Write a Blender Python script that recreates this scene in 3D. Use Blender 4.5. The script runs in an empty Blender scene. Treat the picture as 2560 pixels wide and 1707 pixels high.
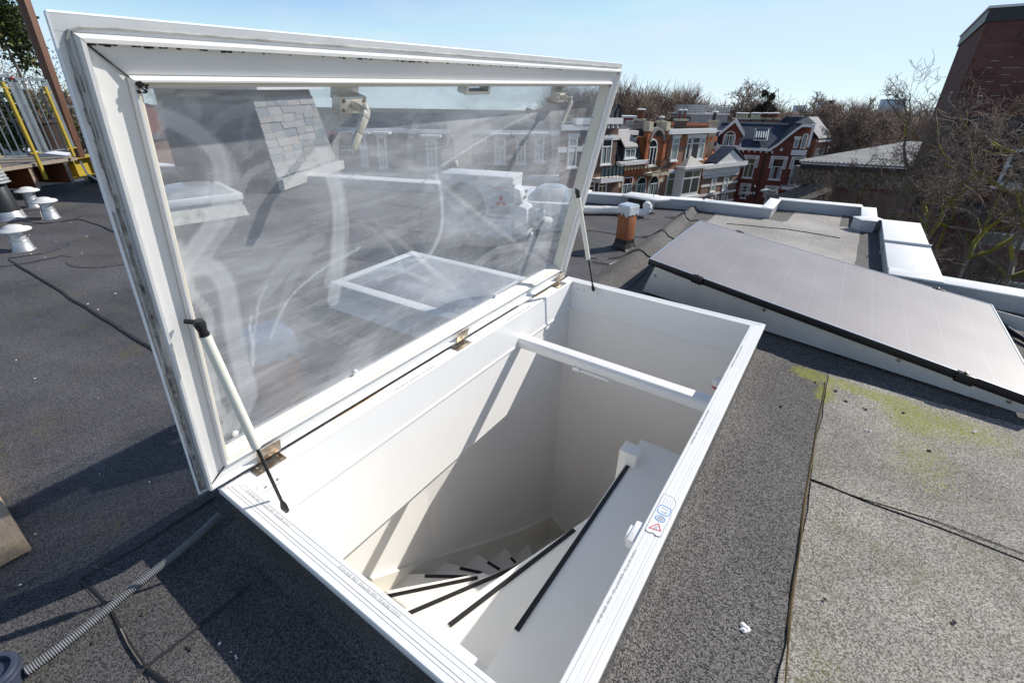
import bpy, bmesh, math, random
import numpy as np
from mathutils import Matrix, Vector, noise
rnd = random.Random(7)
sc = bpy.context.scene
COL = sc.collection
# ------------------------------------------------------------------ camera
FPX = 1155.8; CX, CY = 1280.0, 853.5
ZC = 17.5                                   # the eye, metres above the street
def rotm(p, r):
    cp, sp = math.cos(p), math.sin(p); cr, sr = math.cos(r), math.sin(r)
    fwd = np.array([0, cp, -sp]); down = np.array([0, -sp, -cp]); right = np.array([1., 0, 0])
    return np.array([cr*right+sr*down, -sr*right+cr*down, fwd])
_t = 0.599527750
RH = rotm(0.505763404, -0.0125500649) @ np.array([[math.cos(_t), -math.sin(_t), 0], [math.sin(_t), math.cos(_t), 0], [0, 0, 1]]).T
RW = rotm(math.radians(27.0), math.radians(-0.9))
M3 = RW.T @ RH                               # roof axes (x across the hatch, y along its hinge) -> world
MH = Matrix([list(M3[0])+[0], list(M3[1])+[0], list(M3[2])+[ZC], [0, 0, 0, 1]])
MW = Matrix.Identity(4)
cam = bpy.data.cameras.new('camera'); camo = bpy.data.objects.new('camera', cam); COL.objects.link(camo)
cam.sensor_width = 36; cam.lens = 36*FPX/2560; cam.clip_start = .02; cam.clip_end = 3000
camo.matrix_world = Matrix([[RW[0][i], -RW[1][i], -RW[2][i], [0, 0, ZC][i]] for i in range(3)]+[[0, 0, 0, 1]])
sc.camera = camo
# ------------------------------------------------------------------ light
SUN_H = Vector((.70, 1.15, 1.0)).normalized()          # towards the sun, in roof axes
SUN_W = (MH.to_3x3() @ SUN_H).normalized()
elev = math.asin(SUN_W.z); azim = math.atan2(SUN_W.x, SUN_W.y)
w = bpy.data.worlds.new('World'); sc.world = w; w.use_nodes = True
wn = w.node_tree; bg = wn.nodes['Background']
sky = wn.nodes.new('ShaderNodeTexSky'); sky.sky_type = 'NISHITA'; sky.sun_disc = False
sky.sun_elevation = elev; sky.sun_rotation = azim; sky.altitude = 0; sky.air_density = .6; sky.dust_density = 0; sky.ozone_density = 1.5
tc = wn.nodes.new('ShaderNodeTexCoord'); mp = wn.nodes.new('ShaderNodeMapping'); mp.inputs['Scale'].default_value = (1, 1, 4.5)
nz = wn.nodes.new('ShaderNodeTexNoise'); nz.inputs['Scale'].default_value = 2.2; nz.inputs['Detail'].default_value = 7; nz.inputs['Roughness'].default_value = .55
cr = wn.nodes.new('ShaderNodeValToRGB'); cr.color_ramp.elements[0].position = .50; cr.color_ramp.elements[1].position = .85
mx = wn.nodes.new('ShaderNodeMixRGB'); mx.inputs[2].default_value = (4.4, 4.65, 4.9, 1)
ml = wn.nodes.new('ShaderNodeMath'); ml.operation = 'MULTIPLY'; ml.inputs[1].default_value = .55
L = wn.links.new
L(tc.outputs['Generated'], mp.inputs[0]); L(mp.outputs[0], nz.inputs['Vector']); L(nz.outputs[0], cr.inputs[0]); L(cr.outputs[0], ml.inputs[0])
L(ml.outputs[0], mx.inputs[0])
tn = wn.nodes.new('ShaderNodeMixRGB'); tn.blend_type = 'MULTIPLY'; tn.inputs[0].default_value = 1; tn.inputs[2].default_value = (1.13, 1.06, .97, 1); L(sky.outputs[0], tn.inputs[1]); dk = wn.nodes.new('ShaderNodeMixRGB'); dk.blend_type = 'DARKEN'; dk.inputs[0].default_value = .85; dk.inputs[2].default_value = (3.3, 4.15, 4.75, 1); L(tn.outputs[0], dk.inputs[1]); L(dk.outputs[0], mx.inputs[1]); L(mx.outputs[0], bg.inputs[0])
bg.inputs[1].default_value = .102
sl = bpy.data.lights.new('sun', 'SUN'); sl.energy = 2.85; sl.angle = math.radians(.5); sl.color = (1, .955, .88)
so = bpy.data.objects.new('sun', sl); COL.objects.link(so); so.rotation_euler = SUN_W.to_track_quat('Z', 'Y').to_euler(); so.location = (0, 0, 60)
sc.view_settings.view_transform = 'Standard'; sc.view_settings.look = 'None'; sc.view_settings.gamma = 1
sc.view_settings.use_curve_mapping = False; sc.view_settings.exposure = .95
sc.render.engine = 'CYCLES'; sc.cycles.max_bounces = 14; sc.cycles.diffuse_bounces = 9; sc.cycles.transparent_max_bounces = 16
# ------------------------------------------------------------------ measuring helpers: photograph pixel (2560 wide) -> point
def _ray(R, q): return R.T @ np.array([(q[0]-CX)/FPX, (q[1]-CY)/FPX, 1.])
def hz(q, z): d = _ray(RH, q); return Vector(d*z/d[2])
def hx(q, x): d = _ray(RH, q); return Vector(d*x/d[0])
def hy(q, y): d = _ray(RH, q); return Vector(d*y/d[1])
def wd(q, Y): d = _ray(RW, q); v = d*Y/d[1]; return Vector((v[0], v[1], v[2]+ZC))
def DP(x, y): return (x*2560/2352, y*2560/2352)
# ------------------------------------------------------------------ materials
MATS = {}
def nodemat(name):
    m = bpy.data.materials.new(name); m.use_nodes = True; nt = m.node_tree
    return m, nt, nt.nodes['Principled BSDF'], nt.links.new
def N(nt, t, **k):
    n = nt.nodes.new(t)
    for a, b in k.items():
        if a in n.inputs.keys(): n.inputs[a].default_value = b
        else: setattr(n, a, b)
    return n
def ramp(nt, *st):
    n = nt.nodes.new('ShaderNodeValToRGB'); e = n.color_ramp.elements
    for i, (p, c) in enumerate(st):
        x = e[i] if i < 2 else e.new(p)
        x.position = p; x.color = (c, c, c, 1) if isinstance(c, (int, float)) else (*c, 1)
    return n
def mat(name, col, rough=.6, metal=0, n=0, ns=8, bump=0, bs=60, spec=.5, col2=None, stretch=None, streak=0, coat=0):
    """plain material with a noise-driven drift between col and col2, and fine bump"""
    if name in MATS: return MATS[name]
    m, nt, b, L = nodemat(name); b.inputs['Roughness'].default_value = rough; b.inputs['Metallic'].default_value = metal
    b.inputs['Specular IOR Level'].default_value = spec; b.inputs['Coat Weight'].default_value = coat
    b.inputs['Base Color'].default_value = (*col, 1)
    tc = N(nt, 'ShaderNodeTexCoord'); mp = N(nt, 'ShaderNodeMapping'); L(tc.outputs['Object'], mp.inputs[0])
    if stretch: mp.inputs['Scale'].default_value = stretch
    if n or col2:
        t = N(nt, 'ShaderNodeTexNoise', Scale=ns, Detail=6, Roughness=.6); L(mp.outputs[0], t.inputs['Vector'])
        r = ramp(nt, (.35, 0), (.68, 1)); L(t.outputs[0], r.inputs[0])
        x = N(nt, 'ShaderNodeMixRGB'); L(r.outputs[0], x.inputs[0]); x.inputs[1].default_value = (*col, 1)
        c2 = col2 or tuple(c*(1-n) for c in col); x.inputs[2].default_value = (*c2, 1); L(x.outputs[0], b.inputs['Base Color'])
    if bump:
        t = N(nt, 'ShaderNodeTexNoise', Scale=bs, Detail=4); L(mp.outputs[0], t.inputs['Vector'])
        u = N(nt, 'ShaderNodeBump', Strength=bump, Distance=.01); L(t.outputs[0], u.inputs['Height']); L(u.outputs[0], b.inputs['Normal'])
    MATS[name] = m; return m
def felt(name, lo, hi, scale=260, moss=0.0, big=(.75, 1.15), tint=(1, 1, 1), rough=.85, mossoff=0, cont=.34):
    """mineral-granule roofing felt: two sizes of speckle, broad stains, moss in drifts"""
    m, nt, b, L = nodemat(name); b.inputs['Roughness'].default_value = rough; b.inputs['Specular IOR Level'].default_value = .35
    tc = N(nt, 'ShaderNodeTexCoord'); O = tc.outputs['Object']
    v = N(nt, 'ShaderNodeTexVoronoi', Scale=scale); L(O, v.inputs['Vector'])
    sep = N(nt, 'ShaderNodeSeparateColor'); L(v.outputs['Color'], sep.inputs[0])
    n1 = N(nt, 'ShaderNodeTexNoise', Scale=scale*.75, Detail=3, Roughness=.75); L(O, n1.inputs['Vector'])
    ad = N(nt, 'ShaderNodeMixRGB', blend_type='MIX'); ad.inputs[0].default_value = cont; L(sep.outputs[0], ad.inputs[1]); L(n1.outputs[0], ad.inputs[2])
    r = ramp(nt, (.30, lo), (.72, hi)); L(ad.outputs[0], r.inputs[0])
    n2 = N(nt, 'ShaderNodeTexNoise', Scale=1.7, Detail=8, Roughness=.62); L(O, n2.inputs['Vector'])
    r2 = ramp(nt, (.32, big[0]), (.70, big[1])); L(n2.outputs[0], r2.inputs[0])
    mu = N(nt, 'ShaderNodeMixRGB', blend_type='MULTIPLY'); mu.inputs[0].default_value = 1; L(r.outputs[0], mu.inputs[1]); L(r2.outputs[0], mu.inputs[2])
    out = mu
    # bright grains
    v2 = N(nt, 'ShaderNodeTexVoronoi', Scale=scale*.22); L(O, v2.inputs['Vector'])
    r3 = ramp(nt, (.0, 1), (.06, 0)); L(v2.outputs['Distance'], r3.inputs[0])
    m3 = N(nt, 'ShaderNodeMixRGB'); m3.inputs[2].default_value = (hi[0]*2.2, hi[1]*2.2, hi[2]*2.1, 1); L(r3.outputs[0], m3.inputs[0]); L(out.outputs[0], m3.inputs[1]); out = m3
    if moss:
        n4 = N(nt, 'ShaderNodeTexNoise', Scale=2.3, Detail=10, Roughness=.75); mpp = N(nt, 'ShaderNodeMapping'); mpp.inputs['Location'].default_value = (mossoff, 0, 0); L(O, mpp.inputs[0]); L(mpp.outputs[0], n4.inputs['Vector'])
        r4 = ramp(nt, (.60-moss*.2, 0), (.78-moss*.1, 1)); L(n4.outputs[0], r4.inputs[0])
        n5 = N(nt, 'ShaderNodeTexNoise', Scale=70, Detail=3); L(O, n5.inputs['Vector']); r5 = ramp(nt, (.42, 0), (.6, 1)); L(n5.outputs[0], r5.inputs[0])
        mm = N(nt, 'ShaderNodeMath', operation='MULTIPLY'); L(r4.outputs[0], mm.inputs[0]); L(r5.outputs[0], mm.inputs[1])
        m4 = N(nt, 'ShaderNodeMixRGB'); m4.inputs[2].default_value = (.11, .115, .022, 1); L(mm.outputs[0], m4.inputs[0]); L(out.outputs[0], m4.inputs[1]); out = m4
    # per-vertex moss mask (attribute) where the sheet has one
    at = N(nt, 'ShaderNodeAttribute', attribute_name='moss'); n6 = N(nt, 'ShaderNodeTexNoise', Scale=55, Detail=5, Roughness=.7); L(O, n6.inputs['Vector'])
    m6 = N(nt, 'ShaderNodeMath', operation='ADD'); L(at.outputs['Fac'], m6.inputs[0]); L(n6.outputs[0], m6.inputs[1])
    r6 = ramp(nt, (.72, 0), (1.35, .95)); L(m6.outputs[0], r6.inputs[0])
    n8 = N(nt, 'ShaderNodeTexNoise', Scale=150, Detail=3); L(O, n8.inputs['Vector']); r8 = ramp(nt, (.38, .15), (.62, 1)); L(n8.outputs[0], r8.inputs[0]); m8 = N(nt, 'ShaderNodeMath', operation='MULTIPLY'); L(r6.outputs[0], m8.inputs[0]); L(r8.outputs[0], m8.inputs[1])
    m7 = N(nt, 'ShaderNodeMixRGB'); m7.inputs[2].default_value = (.22, .235, .012, 1); L(m8.outputs[0], m7.inputs[0]); L(out.outputs[0], m7.inputs[1]); out = m7
    L(out.outputs[0], b.inputs['Base Color'])
    n7 = N(nt, 'ShaderNodeTexNoise', Scale=3.5, Detail=3); L(O, n7.inputs['Vector'])
    bb = N(nt, 'ShaderNodeBump', Strength=.35, Distance=.03); L(n7.outputs[0], bb.inputs['Height'])
    bu = N(nt, 'ShaderNodeBump', Strength=.55, Distance=.003); L(ad.outputs[0], bu.inputs['Height']); L(bb.outputs[0], bu.inputs['Normal']); L(bu.outputs[0], b.inputs['Normal'])
    MATS[name] = m; return m
def brick(name, c1, c2, mortar, scale=1.0, bw=.22, bh=.065, msz=.010, rough=.85, dirt=.35):
    m, nt, b, L = nodemat(name); b.inputs['Roughness'].default_value = rough; b.inputs['Specular IOR Level'].default_value = .15
    tc = N(nt, 'ShaderNodeTexCoord'); s = N(nt, 'ShaderNodeSeparateXYZ'); L(tc.outputs['Object'], s.inputs[0])
    ad = N(nt, 'ShaderNodeMath', operation='ADD'); L(s.outputs[0], ad.inputs[0]); L(s.outputs[1], ad.inputs[1])
    c = N(nt, 'ShaderNodeCombineXYZ'); L(ad.outputs[0], c.inputs[0]); L(s.outputs[2], c.inputs[1])
    t = N(nt, 'ShaderNodeTexBrick', Scale=1.0); t.inputs['Brick Width'].default_value = bw*scale; t.inputs['Row Height'].default_value = bh*scale
    t.inputs['Mortar Size'].default_value = msz*scale; t.inputs['Mortar Smooth'].default_value = .3; t.inputs['Bias'].default_value = -.1
    t.inputs['Color1'].default_value = (*c1, 1); t.inputs['Color2'].default_value = (*c2, 1); t.inputs['Mortar'].default_value = (*mortar, 1)
    L(c.outputs[0], t.inputs['Vector'])
    n = N(nt, 'ShaderNodeTexNoise', Scale=.9, Detail=7, Roughness=.65); L(c.outputs[0], n.inputs['Vector'])
    r = ramp(nt, (.3, 1-dirt), (.7, 1.1)); L(n.outputs[0], r.inputs[0])
    mu = N(nt, 'ShaderNodeMixRGB', blend_type='MULTIPLY'); mu.inputs[0].default_value = 1; L(t.outputs[0], mu.inputs[1]); L(r.outputs[0], mu.inputs[2]); L(mu.outputs[0], b.inputs['Base Color'])
    bu = N(nt, 'ShaderNodeBump', Strength=.5, Distance=.01); bu.invert = True; L(t.outputs['Fac'], bu.inputs['Height']); L(bu.outputs[0], b.inputs['Normal'])
    MATS[name] = m; return m
def glassy(name, tint=(.02, .025, .03), rough=.06):
    m, nt, b, L = nodemat(name); b.inputs['Base Color'].default_value = (*tint, 1); b.inputs['Roughness'].default_value = rough; b.inputs['Specular IOR Level'].default_value = .8
    MATS[name] = m; return m
# ------------------------------------------------------------------ mesh helpers
class MB:
    """collects shapes, then links them as ONE mesh object"""
    def __init__(s): s.v = []; s.f = []; s.mi = []
    def add(s, vs, fs, mi=0):
        o = len(s.v); s.v += [tuple(p) for p in vs]; s.f += [tuple(i+o for i in f) for f in fs]; s.mi += [mi]*len(fs); return s
    def quad(s, a, b, c, d, mi=0): return s.add([a, b, c, d], [(0, 1, 2, 3)], mi)
    def hexa(s, p, mi=0): return s.add(p, [(0, 3, 2, 1), (4, 5, 6, 7), (0, 1, 5, 4), (1, 2, 6, 5), (2, 3, 7, 6), (3, 0, 4, 7)], mi)
    def box(s, lo, hi, mi=0):
        x0, y0, z0 = lo; x1, y1, z1 = hi
        return s.hexa([(x0, y0, z0), (x1, y0, z0), (x1, y1, z0), (x0, y1, z0), (x0, y0, z1), (x1, y0, z1), (x1, y1, z1), (x0, y1, z1)], mi)
    def bar(s, a, b, w, h, up=(0, 0, 1), mi=0):
        a = Vector(a); b = Vector(b); d = (b-a).normalized(); u = Vector(up); x = d.cross(u)
        if x.length < 1e-4: x = d.cross(Vector((1, 0, 0)))
        x.normalize(); z = x.cross(d); x *= w/2; z *= h/2
        return s.hexa([a-x-z, a+x-z, a+x+z, a-x+z, b-x-z, b+x-z, b+x+z, b-x+z], mi)
    def tube(s, pts, r, n=8, cap=True, mi=0):
        pts = [Vector(p) for p in pts]; R = r if isinstance(r, (list, tuple)) else [r]*len(pts)
        up = Vector((0, 0, 1)); rings = []; prev = None
        for i, p in enumerate(pts):
            d = (pts[min(i+1, len(pts)-1)]-pts[max(i-1, 0)]).normalized()
            x = d.cross(up) if prev is None else prev - d*prev.dot(d)
            if x.length < 1e-4: x = d.cross(Vector((1, 0, 0)))
            x.normalize(); prev = x; y = d.cross(x)
            rings.append([p+(x*math.cos(2*math.pi*k/n)+y*math.sin(2*math.pi*k/n))*R[i] for k in range(n)])
        vs = [q for g in rings for q in g]; fs = []
        for i in range(len(pts)-1):
            for k in range(n): fs.append((i*n+k, i*n+(k+1) % n, (i+1)*n+(k+1) % n, (i+1)*n+k))
        if cap: fs += [tuple(range(n-1, -1, -1)), tuple((len(pts)-1)*n+k for k in range(n))]
        return s.add(vs, fs, mi)
    def lathe(s, prof, c=(0, 0, 0), n=24, mi=0, axis=None):
        c = Vector(c); Q = Matrix.Identity(3) if axis is None else Vector(axis).to_track_quat('Z', 'Y').to_matrix()
        vs = []; fs = []
        for r, z in prof:
            for k in range(n):
                t = 2*math.pi*k/n; vs.append(c+Q@Vector((r*math.cos(t), r*math.sin(t), z)))
        for i in range(len(prof)-1):
            for k in range(n): fs.append((i*n+k, i*n+(k+1) % n, (i+1)*n+(k+1) % n, (i+1)*n+k))
        fs += [tuple(range(n-1, -1, -1)), tuple((len(prof)-1)*n+k for k in range(n))]
        return s.add(vs, fs, mi)
    def prism(s, poly, z0, z1, mi=0):
        n = len(poly); ok = sum(poly[i][0]*poly[(i+1) % n][1]-poly[(i+1) % n][0]*poly[i][1] for i in range(n)) > 0
        if not ok: poly = poly[::-1]
        vs = [(p[0], p[1], z0) for p in poly]+[(p[0], p[1], z1) for p in poly]
        return s.add(vs, [tuple(range(n-1, -1, -1)), tuple(range(n, 2*n))]+[(i, (i+1) % n, n+(i+1) % n, n+i) for i in range(n)], mi)
    def xprism(s, poly, y0, y1, mi=0):
        """outline in x,z pushed through y"""
        n = len(poly); ok = sum(poly[i][0]*poly[(i+1) % n][1]-poly[(i+1) % n][0]*poly[i][1] for i in range(n)) > 0
        if not ok: poly = poly[::-1]
        vs = [(p[0], y0, p[1]) for p in poly]+[(p[0], y1, p[1]) for p in poly]
        return s.add(vs, [tuple(range(n)), tuple(range(2*n-1, n-1, -1))]+[(i, n+i, n+(i+1) % n, (i+1) % n) for i in range(n)], mi)
    def mesh(s, name, mats, off=None, smooth=False):
        me = bpy.data.meshes.new(name)
        v = s.v if off is None else [tuple(Vector(p)-Vector(off)) for p in s.v]
        me.from_pydata(v, [], s.f)
        for m in (mats if isinstance(mats, (list, tuple)) else [mats]): me.materials.append(m)
        if any(s.mi): me.polygons.foreach_set('material_index', s.mi)
        if smooth: me.polygons.foreach_set('use_smooth', [True]*len(me.polygons))
        me.update(); return me
    def build(s, name, m, parent=None, off=None, smooth=False, bevel=0, label=None, frame=None, segs=2):
        o = bpy.data.objects.new(name, s.mesh(name, m, off, smooth)); COL.objects.link(o)
        if parent is not None: o.parent = parent
        elif frame is not None: o.matrix_world = frame @ Matrix.Translation(off or (0, 0, 0))
        if bevel:
            bm = bmesh.new(); bm.from_mesh(o.data); bmesh.ops.remove_doubles(bm, verts=bm.verts, dist=1e-6)
            es = [e for e in bm.edges if len(e.link_faces) == 2 and e.calc_face_angle(0) > .5]
            bmesh.ops.bevel(bm, geom=es, offset=bevel, segments=segs, affect='EDGES', profile=.5, clamp_overlap=True)
            bm.to_mesh(o.data); bm.free(); o.data.polygons.foreach_set('use_smooth', [True]*len(o.data.polygons))
            o.data.set_sharp_from_angle(angle=.7)
        elif smooth: o.data.set_sharp_from_angle(angle=.8)
        if label: o['label'] = label
        return o
def thing(name, label, cat, frame, base=(0, 0, 0), rz=0, group=None):
    o = bpy.data.objects.new(name, None); COL.objects.link(o); o.empty_display_size = .1
    o.matrix_world = frame @ Matrix.Translation(base) @ Matrix.Rotation(rz, 4, 'Z')
    o['label'] = label; o['category'] = cat
    if group: o['group'] = group
    return o
def tag(o, label, cat, group=None):
    o['label'] = label; o['category'] = cat
    if group: o['group'] = group
    return o
def struct(o): o['kind'] = 'structure'; return o
def dup(root, frame, base, rz=0, label=None, scale=1):
    r = root.copy(); COL.objects.link(r); r.matrix_world = frame @ Matrix.Translation(base) @ Matrix.Rotation(rz, 4, 'Z') @ Matrix.Scale(scale, 4)
    if label: r['label'] = label
    for ch in list(root.children):
        c = ch.copy(); COL.objects.link(c); c.parent = r
        for g in list(ch.children):
            d = g.copy(); COL.objects.link(d); d.parent = c
    return r
def textobj(body, size, parent, m, mat4, name='printed_text', extr=.0002):
    cu = bpy.data.curves.new(name, 'FONT'); cu.body = body; cu.size = size; cu.extrude = extr; cu.resolution_u = 2
    t = bpy.data.objects.new(name, cu); COL.objects.link(t); dg = bpy.context.evaluated_depsgraph_get()
    me = bpy.data.meshes.new_from_object(t.evaluated_get(dg)); bpy.data.objects.remove(t)
    me.materials.clear(); me.materials.append(m); o = bpy.data.objects.new(name, me); COL.objects.link(o)
    o.parent = parent; o.matrix_local = mat4; return o
def frame_from(o, x, y):
    x = Vector(x).normalized(); z = x.cross(Vector(y)).normalized(); y = z.cross(x)
    return Matrix(((x.x, y.x, z.x, o[0]), (x.y, y.y, z.y, o[1]), (x.z, y.z, z.z, o[2]), (0, 0, 0, 1)))
ZR = -1.30                                   # roof surface in roof axes
# ================================================================== materials used on the roof
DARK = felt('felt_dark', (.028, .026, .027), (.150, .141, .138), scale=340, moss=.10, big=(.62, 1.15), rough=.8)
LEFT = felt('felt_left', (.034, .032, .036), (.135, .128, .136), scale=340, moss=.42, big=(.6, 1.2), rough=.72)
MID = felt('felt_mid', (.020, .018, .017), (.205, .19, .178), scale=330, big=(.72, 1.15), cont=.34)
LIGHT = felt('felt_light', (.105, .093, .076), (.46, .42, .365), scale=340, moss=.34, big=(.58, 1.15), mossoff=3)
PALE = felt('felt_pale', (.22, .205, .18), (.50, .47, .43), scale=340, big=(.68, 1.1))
SEAM = mat('seam_bitumen', (.012, .012, .013), .5, n=.3, ns=30)
SEAML = mat('seam_dry_edge', (.22, .19, .16), .9, n=.6, ns=40)
MOSSY = mat('seam_moss', (.07, .055, .02), .95, n=.5, ns=25, col2=(.13, .085, .035))
ZINC = mat('parapet_coated_sheet', (.46, .47, .485), .5, metal=.15, n=.12, ns=3, col2=(.38, .395, .415))
CAPW = mat('parapet_top_sheet', (.74, .74, .73), .6, n=.08, ns=4)
WALLB = brick('own_wall_brick', (.20, .09, .06), (.26, .13, .09), (.35, .32, .28))
# ================================================================== our roof
hx0, hx1, hy0, hy1 = -1.31, -.15, .355, 2.575       # hole under the hatch
par = [(-20, 1.2), (-9.0, 3.2)] + [tuple(hz(q, -1.18)[:2]) for q in [(1474, 483.6), (1755.6, 501.4), (1772, 504), (1931, 520.8), (1950.6, 498.5), (2157, 516.8), (2157, 549), (2207.8, 548), (2227, 682)]]
_a = Vector(par[-2]); _b = Vector(par[-1]); _k = (4.25-_a.y)/(_b.y-_a.y); par[-1] = tuple(_a.lerp(_b, _k)); yR = 4.25
par += [(3.0, yR)]
P2 = par
def roofpoly(mb, poly, z=ZR):
    mb.add([(p[0], p[1], z) for p in poly], [tuple(range(len(poly)))])
roof = MB()
left_far = [p for p in P2 if p[0] < -1.36]
# left field, split at x = hx0
roof.add([(-20, -5, ZR), (hx0, -5, ZR), (hx0, P2[3][1]+.1, ZR)]+[(p[0], p[1], ZR) for p in reversed([q for q in P2 if q[0] < hx0])], [tuple(range(3+len([q for q in P2 if q[0] < hx0])))])
right_far = [q for q in P2 if q[0] > hx0]
rf = [(hx0, P2[3][1]+.1)]+right_far
roof2 = MB()
pts = [(hx1, hy0), (hx1, -5), (3.0, -5)]+list(reversed([q for q in rf]))+[(hx0, hy1), (hx1, hy1)]
roof2.add([(p[0], p[1], ZR) for p in pts], [tuple(range(len(pts)))])
roof2.add([(hx0, -5, ZR), (hx1, -5, ZR), (hx1, hy0, ZR), (hx0, hy0, ZR)], [(0, 1, 2, 3)])
ro = struct(roof.build('roof', LEFT, frame=MH))
ro2 = roof2.build('felt_sheet', MID, ro)
# own building below the roof
bw = MB(); ring = [(p[0], p[1]) for p in P2]+[(3.0, -5), (-20, -5)]
for i in range(len(ring)):
    a = ring[i]; b = ring[(i+1) % len(ring)]
    bw.quad((a[0], a[1], ZR-.02), (b[0], b[1], ZR-.02), (b[0], b[1], -17.4), (a[0], a[1], -17.4))
ob = bw.build('own_building_wall', WALLB, frame=MH); tag(ob, 'brick walls of the house under the flat roof, falling away below the parapet', 'building')
def fmoss(x, y, blobs): return 1.5*min(1, max(0, (x-.03)/.09))*max([0]+[a*math.exp(-(((x-bx)*c+(y-by)*s)**2/sx**2+(-(x-bx)*s+(y-by)*c)**2/sy**2)) for bx, by, sx, sy, a, c, s in blobs])
def blob(q, sx, sy, a, ang=0): v = hz(q, ZR); return (v.x, v.y, sx, sy, a, math.cos(ang), math.sin(ang))
def sheet(name, x0, x1, y0, y1, m, blobs=(), step=.04, z=ZR+.004, parent=ro, edge=.006, warp=.0, label=None):
    nx = max(2, int((x1-x0)/step)); ny = max(2, int((y1-y0)/step)); v = []; at = []
    for j in range(ny+1):
        for i in range(nx+1):
            x = x0+(x1-x0)*i/nx; y = y0+(y1-y0)*j/ny
            ex = edge*noise.noise((x*6, y*6, 3)); ey = edge*noise.noise((x*6, y*6, 9))
            if i in (0, nx): x += ex*2
            if j in (0, ny): y += ey*2
            zz = z+warp*(noise.noise((x*1.6, y*1.6, 0))+.35*noise.noise((x*5, y*2, 4)))
            v.append((x, y, zz)); at.append(fmoss(x, y, blobs))
    f = [(j*(nx+1)+i, j*(nx+1)+i+1, (j+1)*(nx+1)+i+1, (j+1)*(nx+1)+i) for j in range(ny) for i in range(nx)]
    mb = MB(); mb.v = v; mb.f = f; mb.mi = [0]*len(f); o = mb.build(name, m, parent, smooth=True, label=label)
    a = o.data.attributes.new('moss', 'FLOAT', 'POINT'); a.data.foreach_set('value', at)
    return o
BL1 = [blob(DP(1830, 850), .16, .05, .95, -.25), blob(DP(1825, 838), .05, .05, .5), blob(DP(2050, 925), .16, .05, .75, -.2), blob(DP(2090, 960), .12, .18, .45, .3), blob(DP(1895, 905), .04, .10, .6), blob(DP(2180, 980), .30, .16, .33), blob(DP(2120, 1060), .16, .30, .25), blob(DP(1950, 890), .2, .05, .5, -.2)]
sheet('felt_sheet', .215, 3.0, 1.712, 2.62, LIGHT, BL1, warp=.006)
sheet('felt_sheet', .220, 3.0, -4.9, 1.700, LIGHT, BL1, warp=.006, step=.08)
sheet('felt_sheet', .02, .208, -4.9, 2.62, MID, BL1, warp=.003, step=.045, label='dark granular felt strip along the hatch')
SEC = ['pale worn felt sheet']
def polysheet(q, m, z, label=None, name='felt_sheet'):
    mb = MB(); p = [hz(a, z) for a in q]; c = sum(p, Vector())/len(p)
    out = []
    for i in range(len(p)):
        a, b = p[i], p[(i+1) % len(p)]
        n = max(1, int((b-a).length/.12))
        for k in range(n):
            v = a.lerp(b, k/n); out.append((v.x+.006*noise.noise((v.x*9, v.y*9, 1)), v.y+.006*noise.noise((v.x*9, v.y*9, 5)), z))
    mb.add(out, [tuple(range(len(out)))]); o = mb.build(name, m, ro, label=label)
    if o.data.polygons[0].normal.z < 0: o.data.flip_normals()
    return o
Z4 = lambda x, y: (1900+x/2.177, y/2.177)
Z3 = lambda x, y: (1400+x/3.36, 180+y/3.36)
polysheet([Z3(1262, 1238), Z3(1322, 1183), Z4(0, 1186), Z4(120, 1208), Z4(150, 1203), Z4(196, 1150), Z4(445, 1170), Z4(432, 1232), Z4(548, 1245), Z4(516, 1450), (2000, 690), (1700, 600)], PALE, ZR+.004, 'pale worn felt field by the far parapet')
# dark repair patches on the left and near the hatch
R8 = lambda x, y: (x/2.613, 1150+y/2.613)
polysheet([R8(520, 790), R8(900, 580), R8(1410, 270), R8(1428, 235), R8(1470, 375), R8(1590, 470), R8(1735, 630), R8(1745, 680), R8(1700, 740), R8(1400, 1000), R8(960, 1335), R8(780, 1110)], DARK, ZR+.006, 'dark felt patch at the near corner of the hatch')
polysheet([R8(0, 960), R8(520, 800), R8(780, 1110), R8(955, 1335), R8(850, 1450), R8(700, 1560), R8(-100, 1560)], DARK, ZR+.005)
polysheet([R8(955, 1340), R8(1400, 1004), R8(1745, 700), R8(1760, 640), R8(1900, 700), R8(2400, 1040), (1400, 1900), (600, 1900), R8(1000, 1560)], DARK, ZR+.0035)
Z0 = lambda x, y: (x/5.227, 380+y/5.227)
def disc(q, r, m=LEFT, z=ZR+.005, asp=1):
    c = hz(q, z); mb = MB(); mb.add([(c.x+r*(1+.05*noise.noise((k, c.x, 0)))*math.cos(k*math.pi/18), c.y+asp*r*math.sin(k*math.pi/18), z) for k in range(36)], [tuple(range(36))]); return mb.build('felt_patch', m, ro)
disc(Z0(330, 1290), .42); disc(Z0(650, 850), .30); disc(Z0(1250, 1210), .38, DARK, ZR+.004, .8); disc(Z0(1550, 1330), .34, DARK, ZR+.0045)
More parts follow.
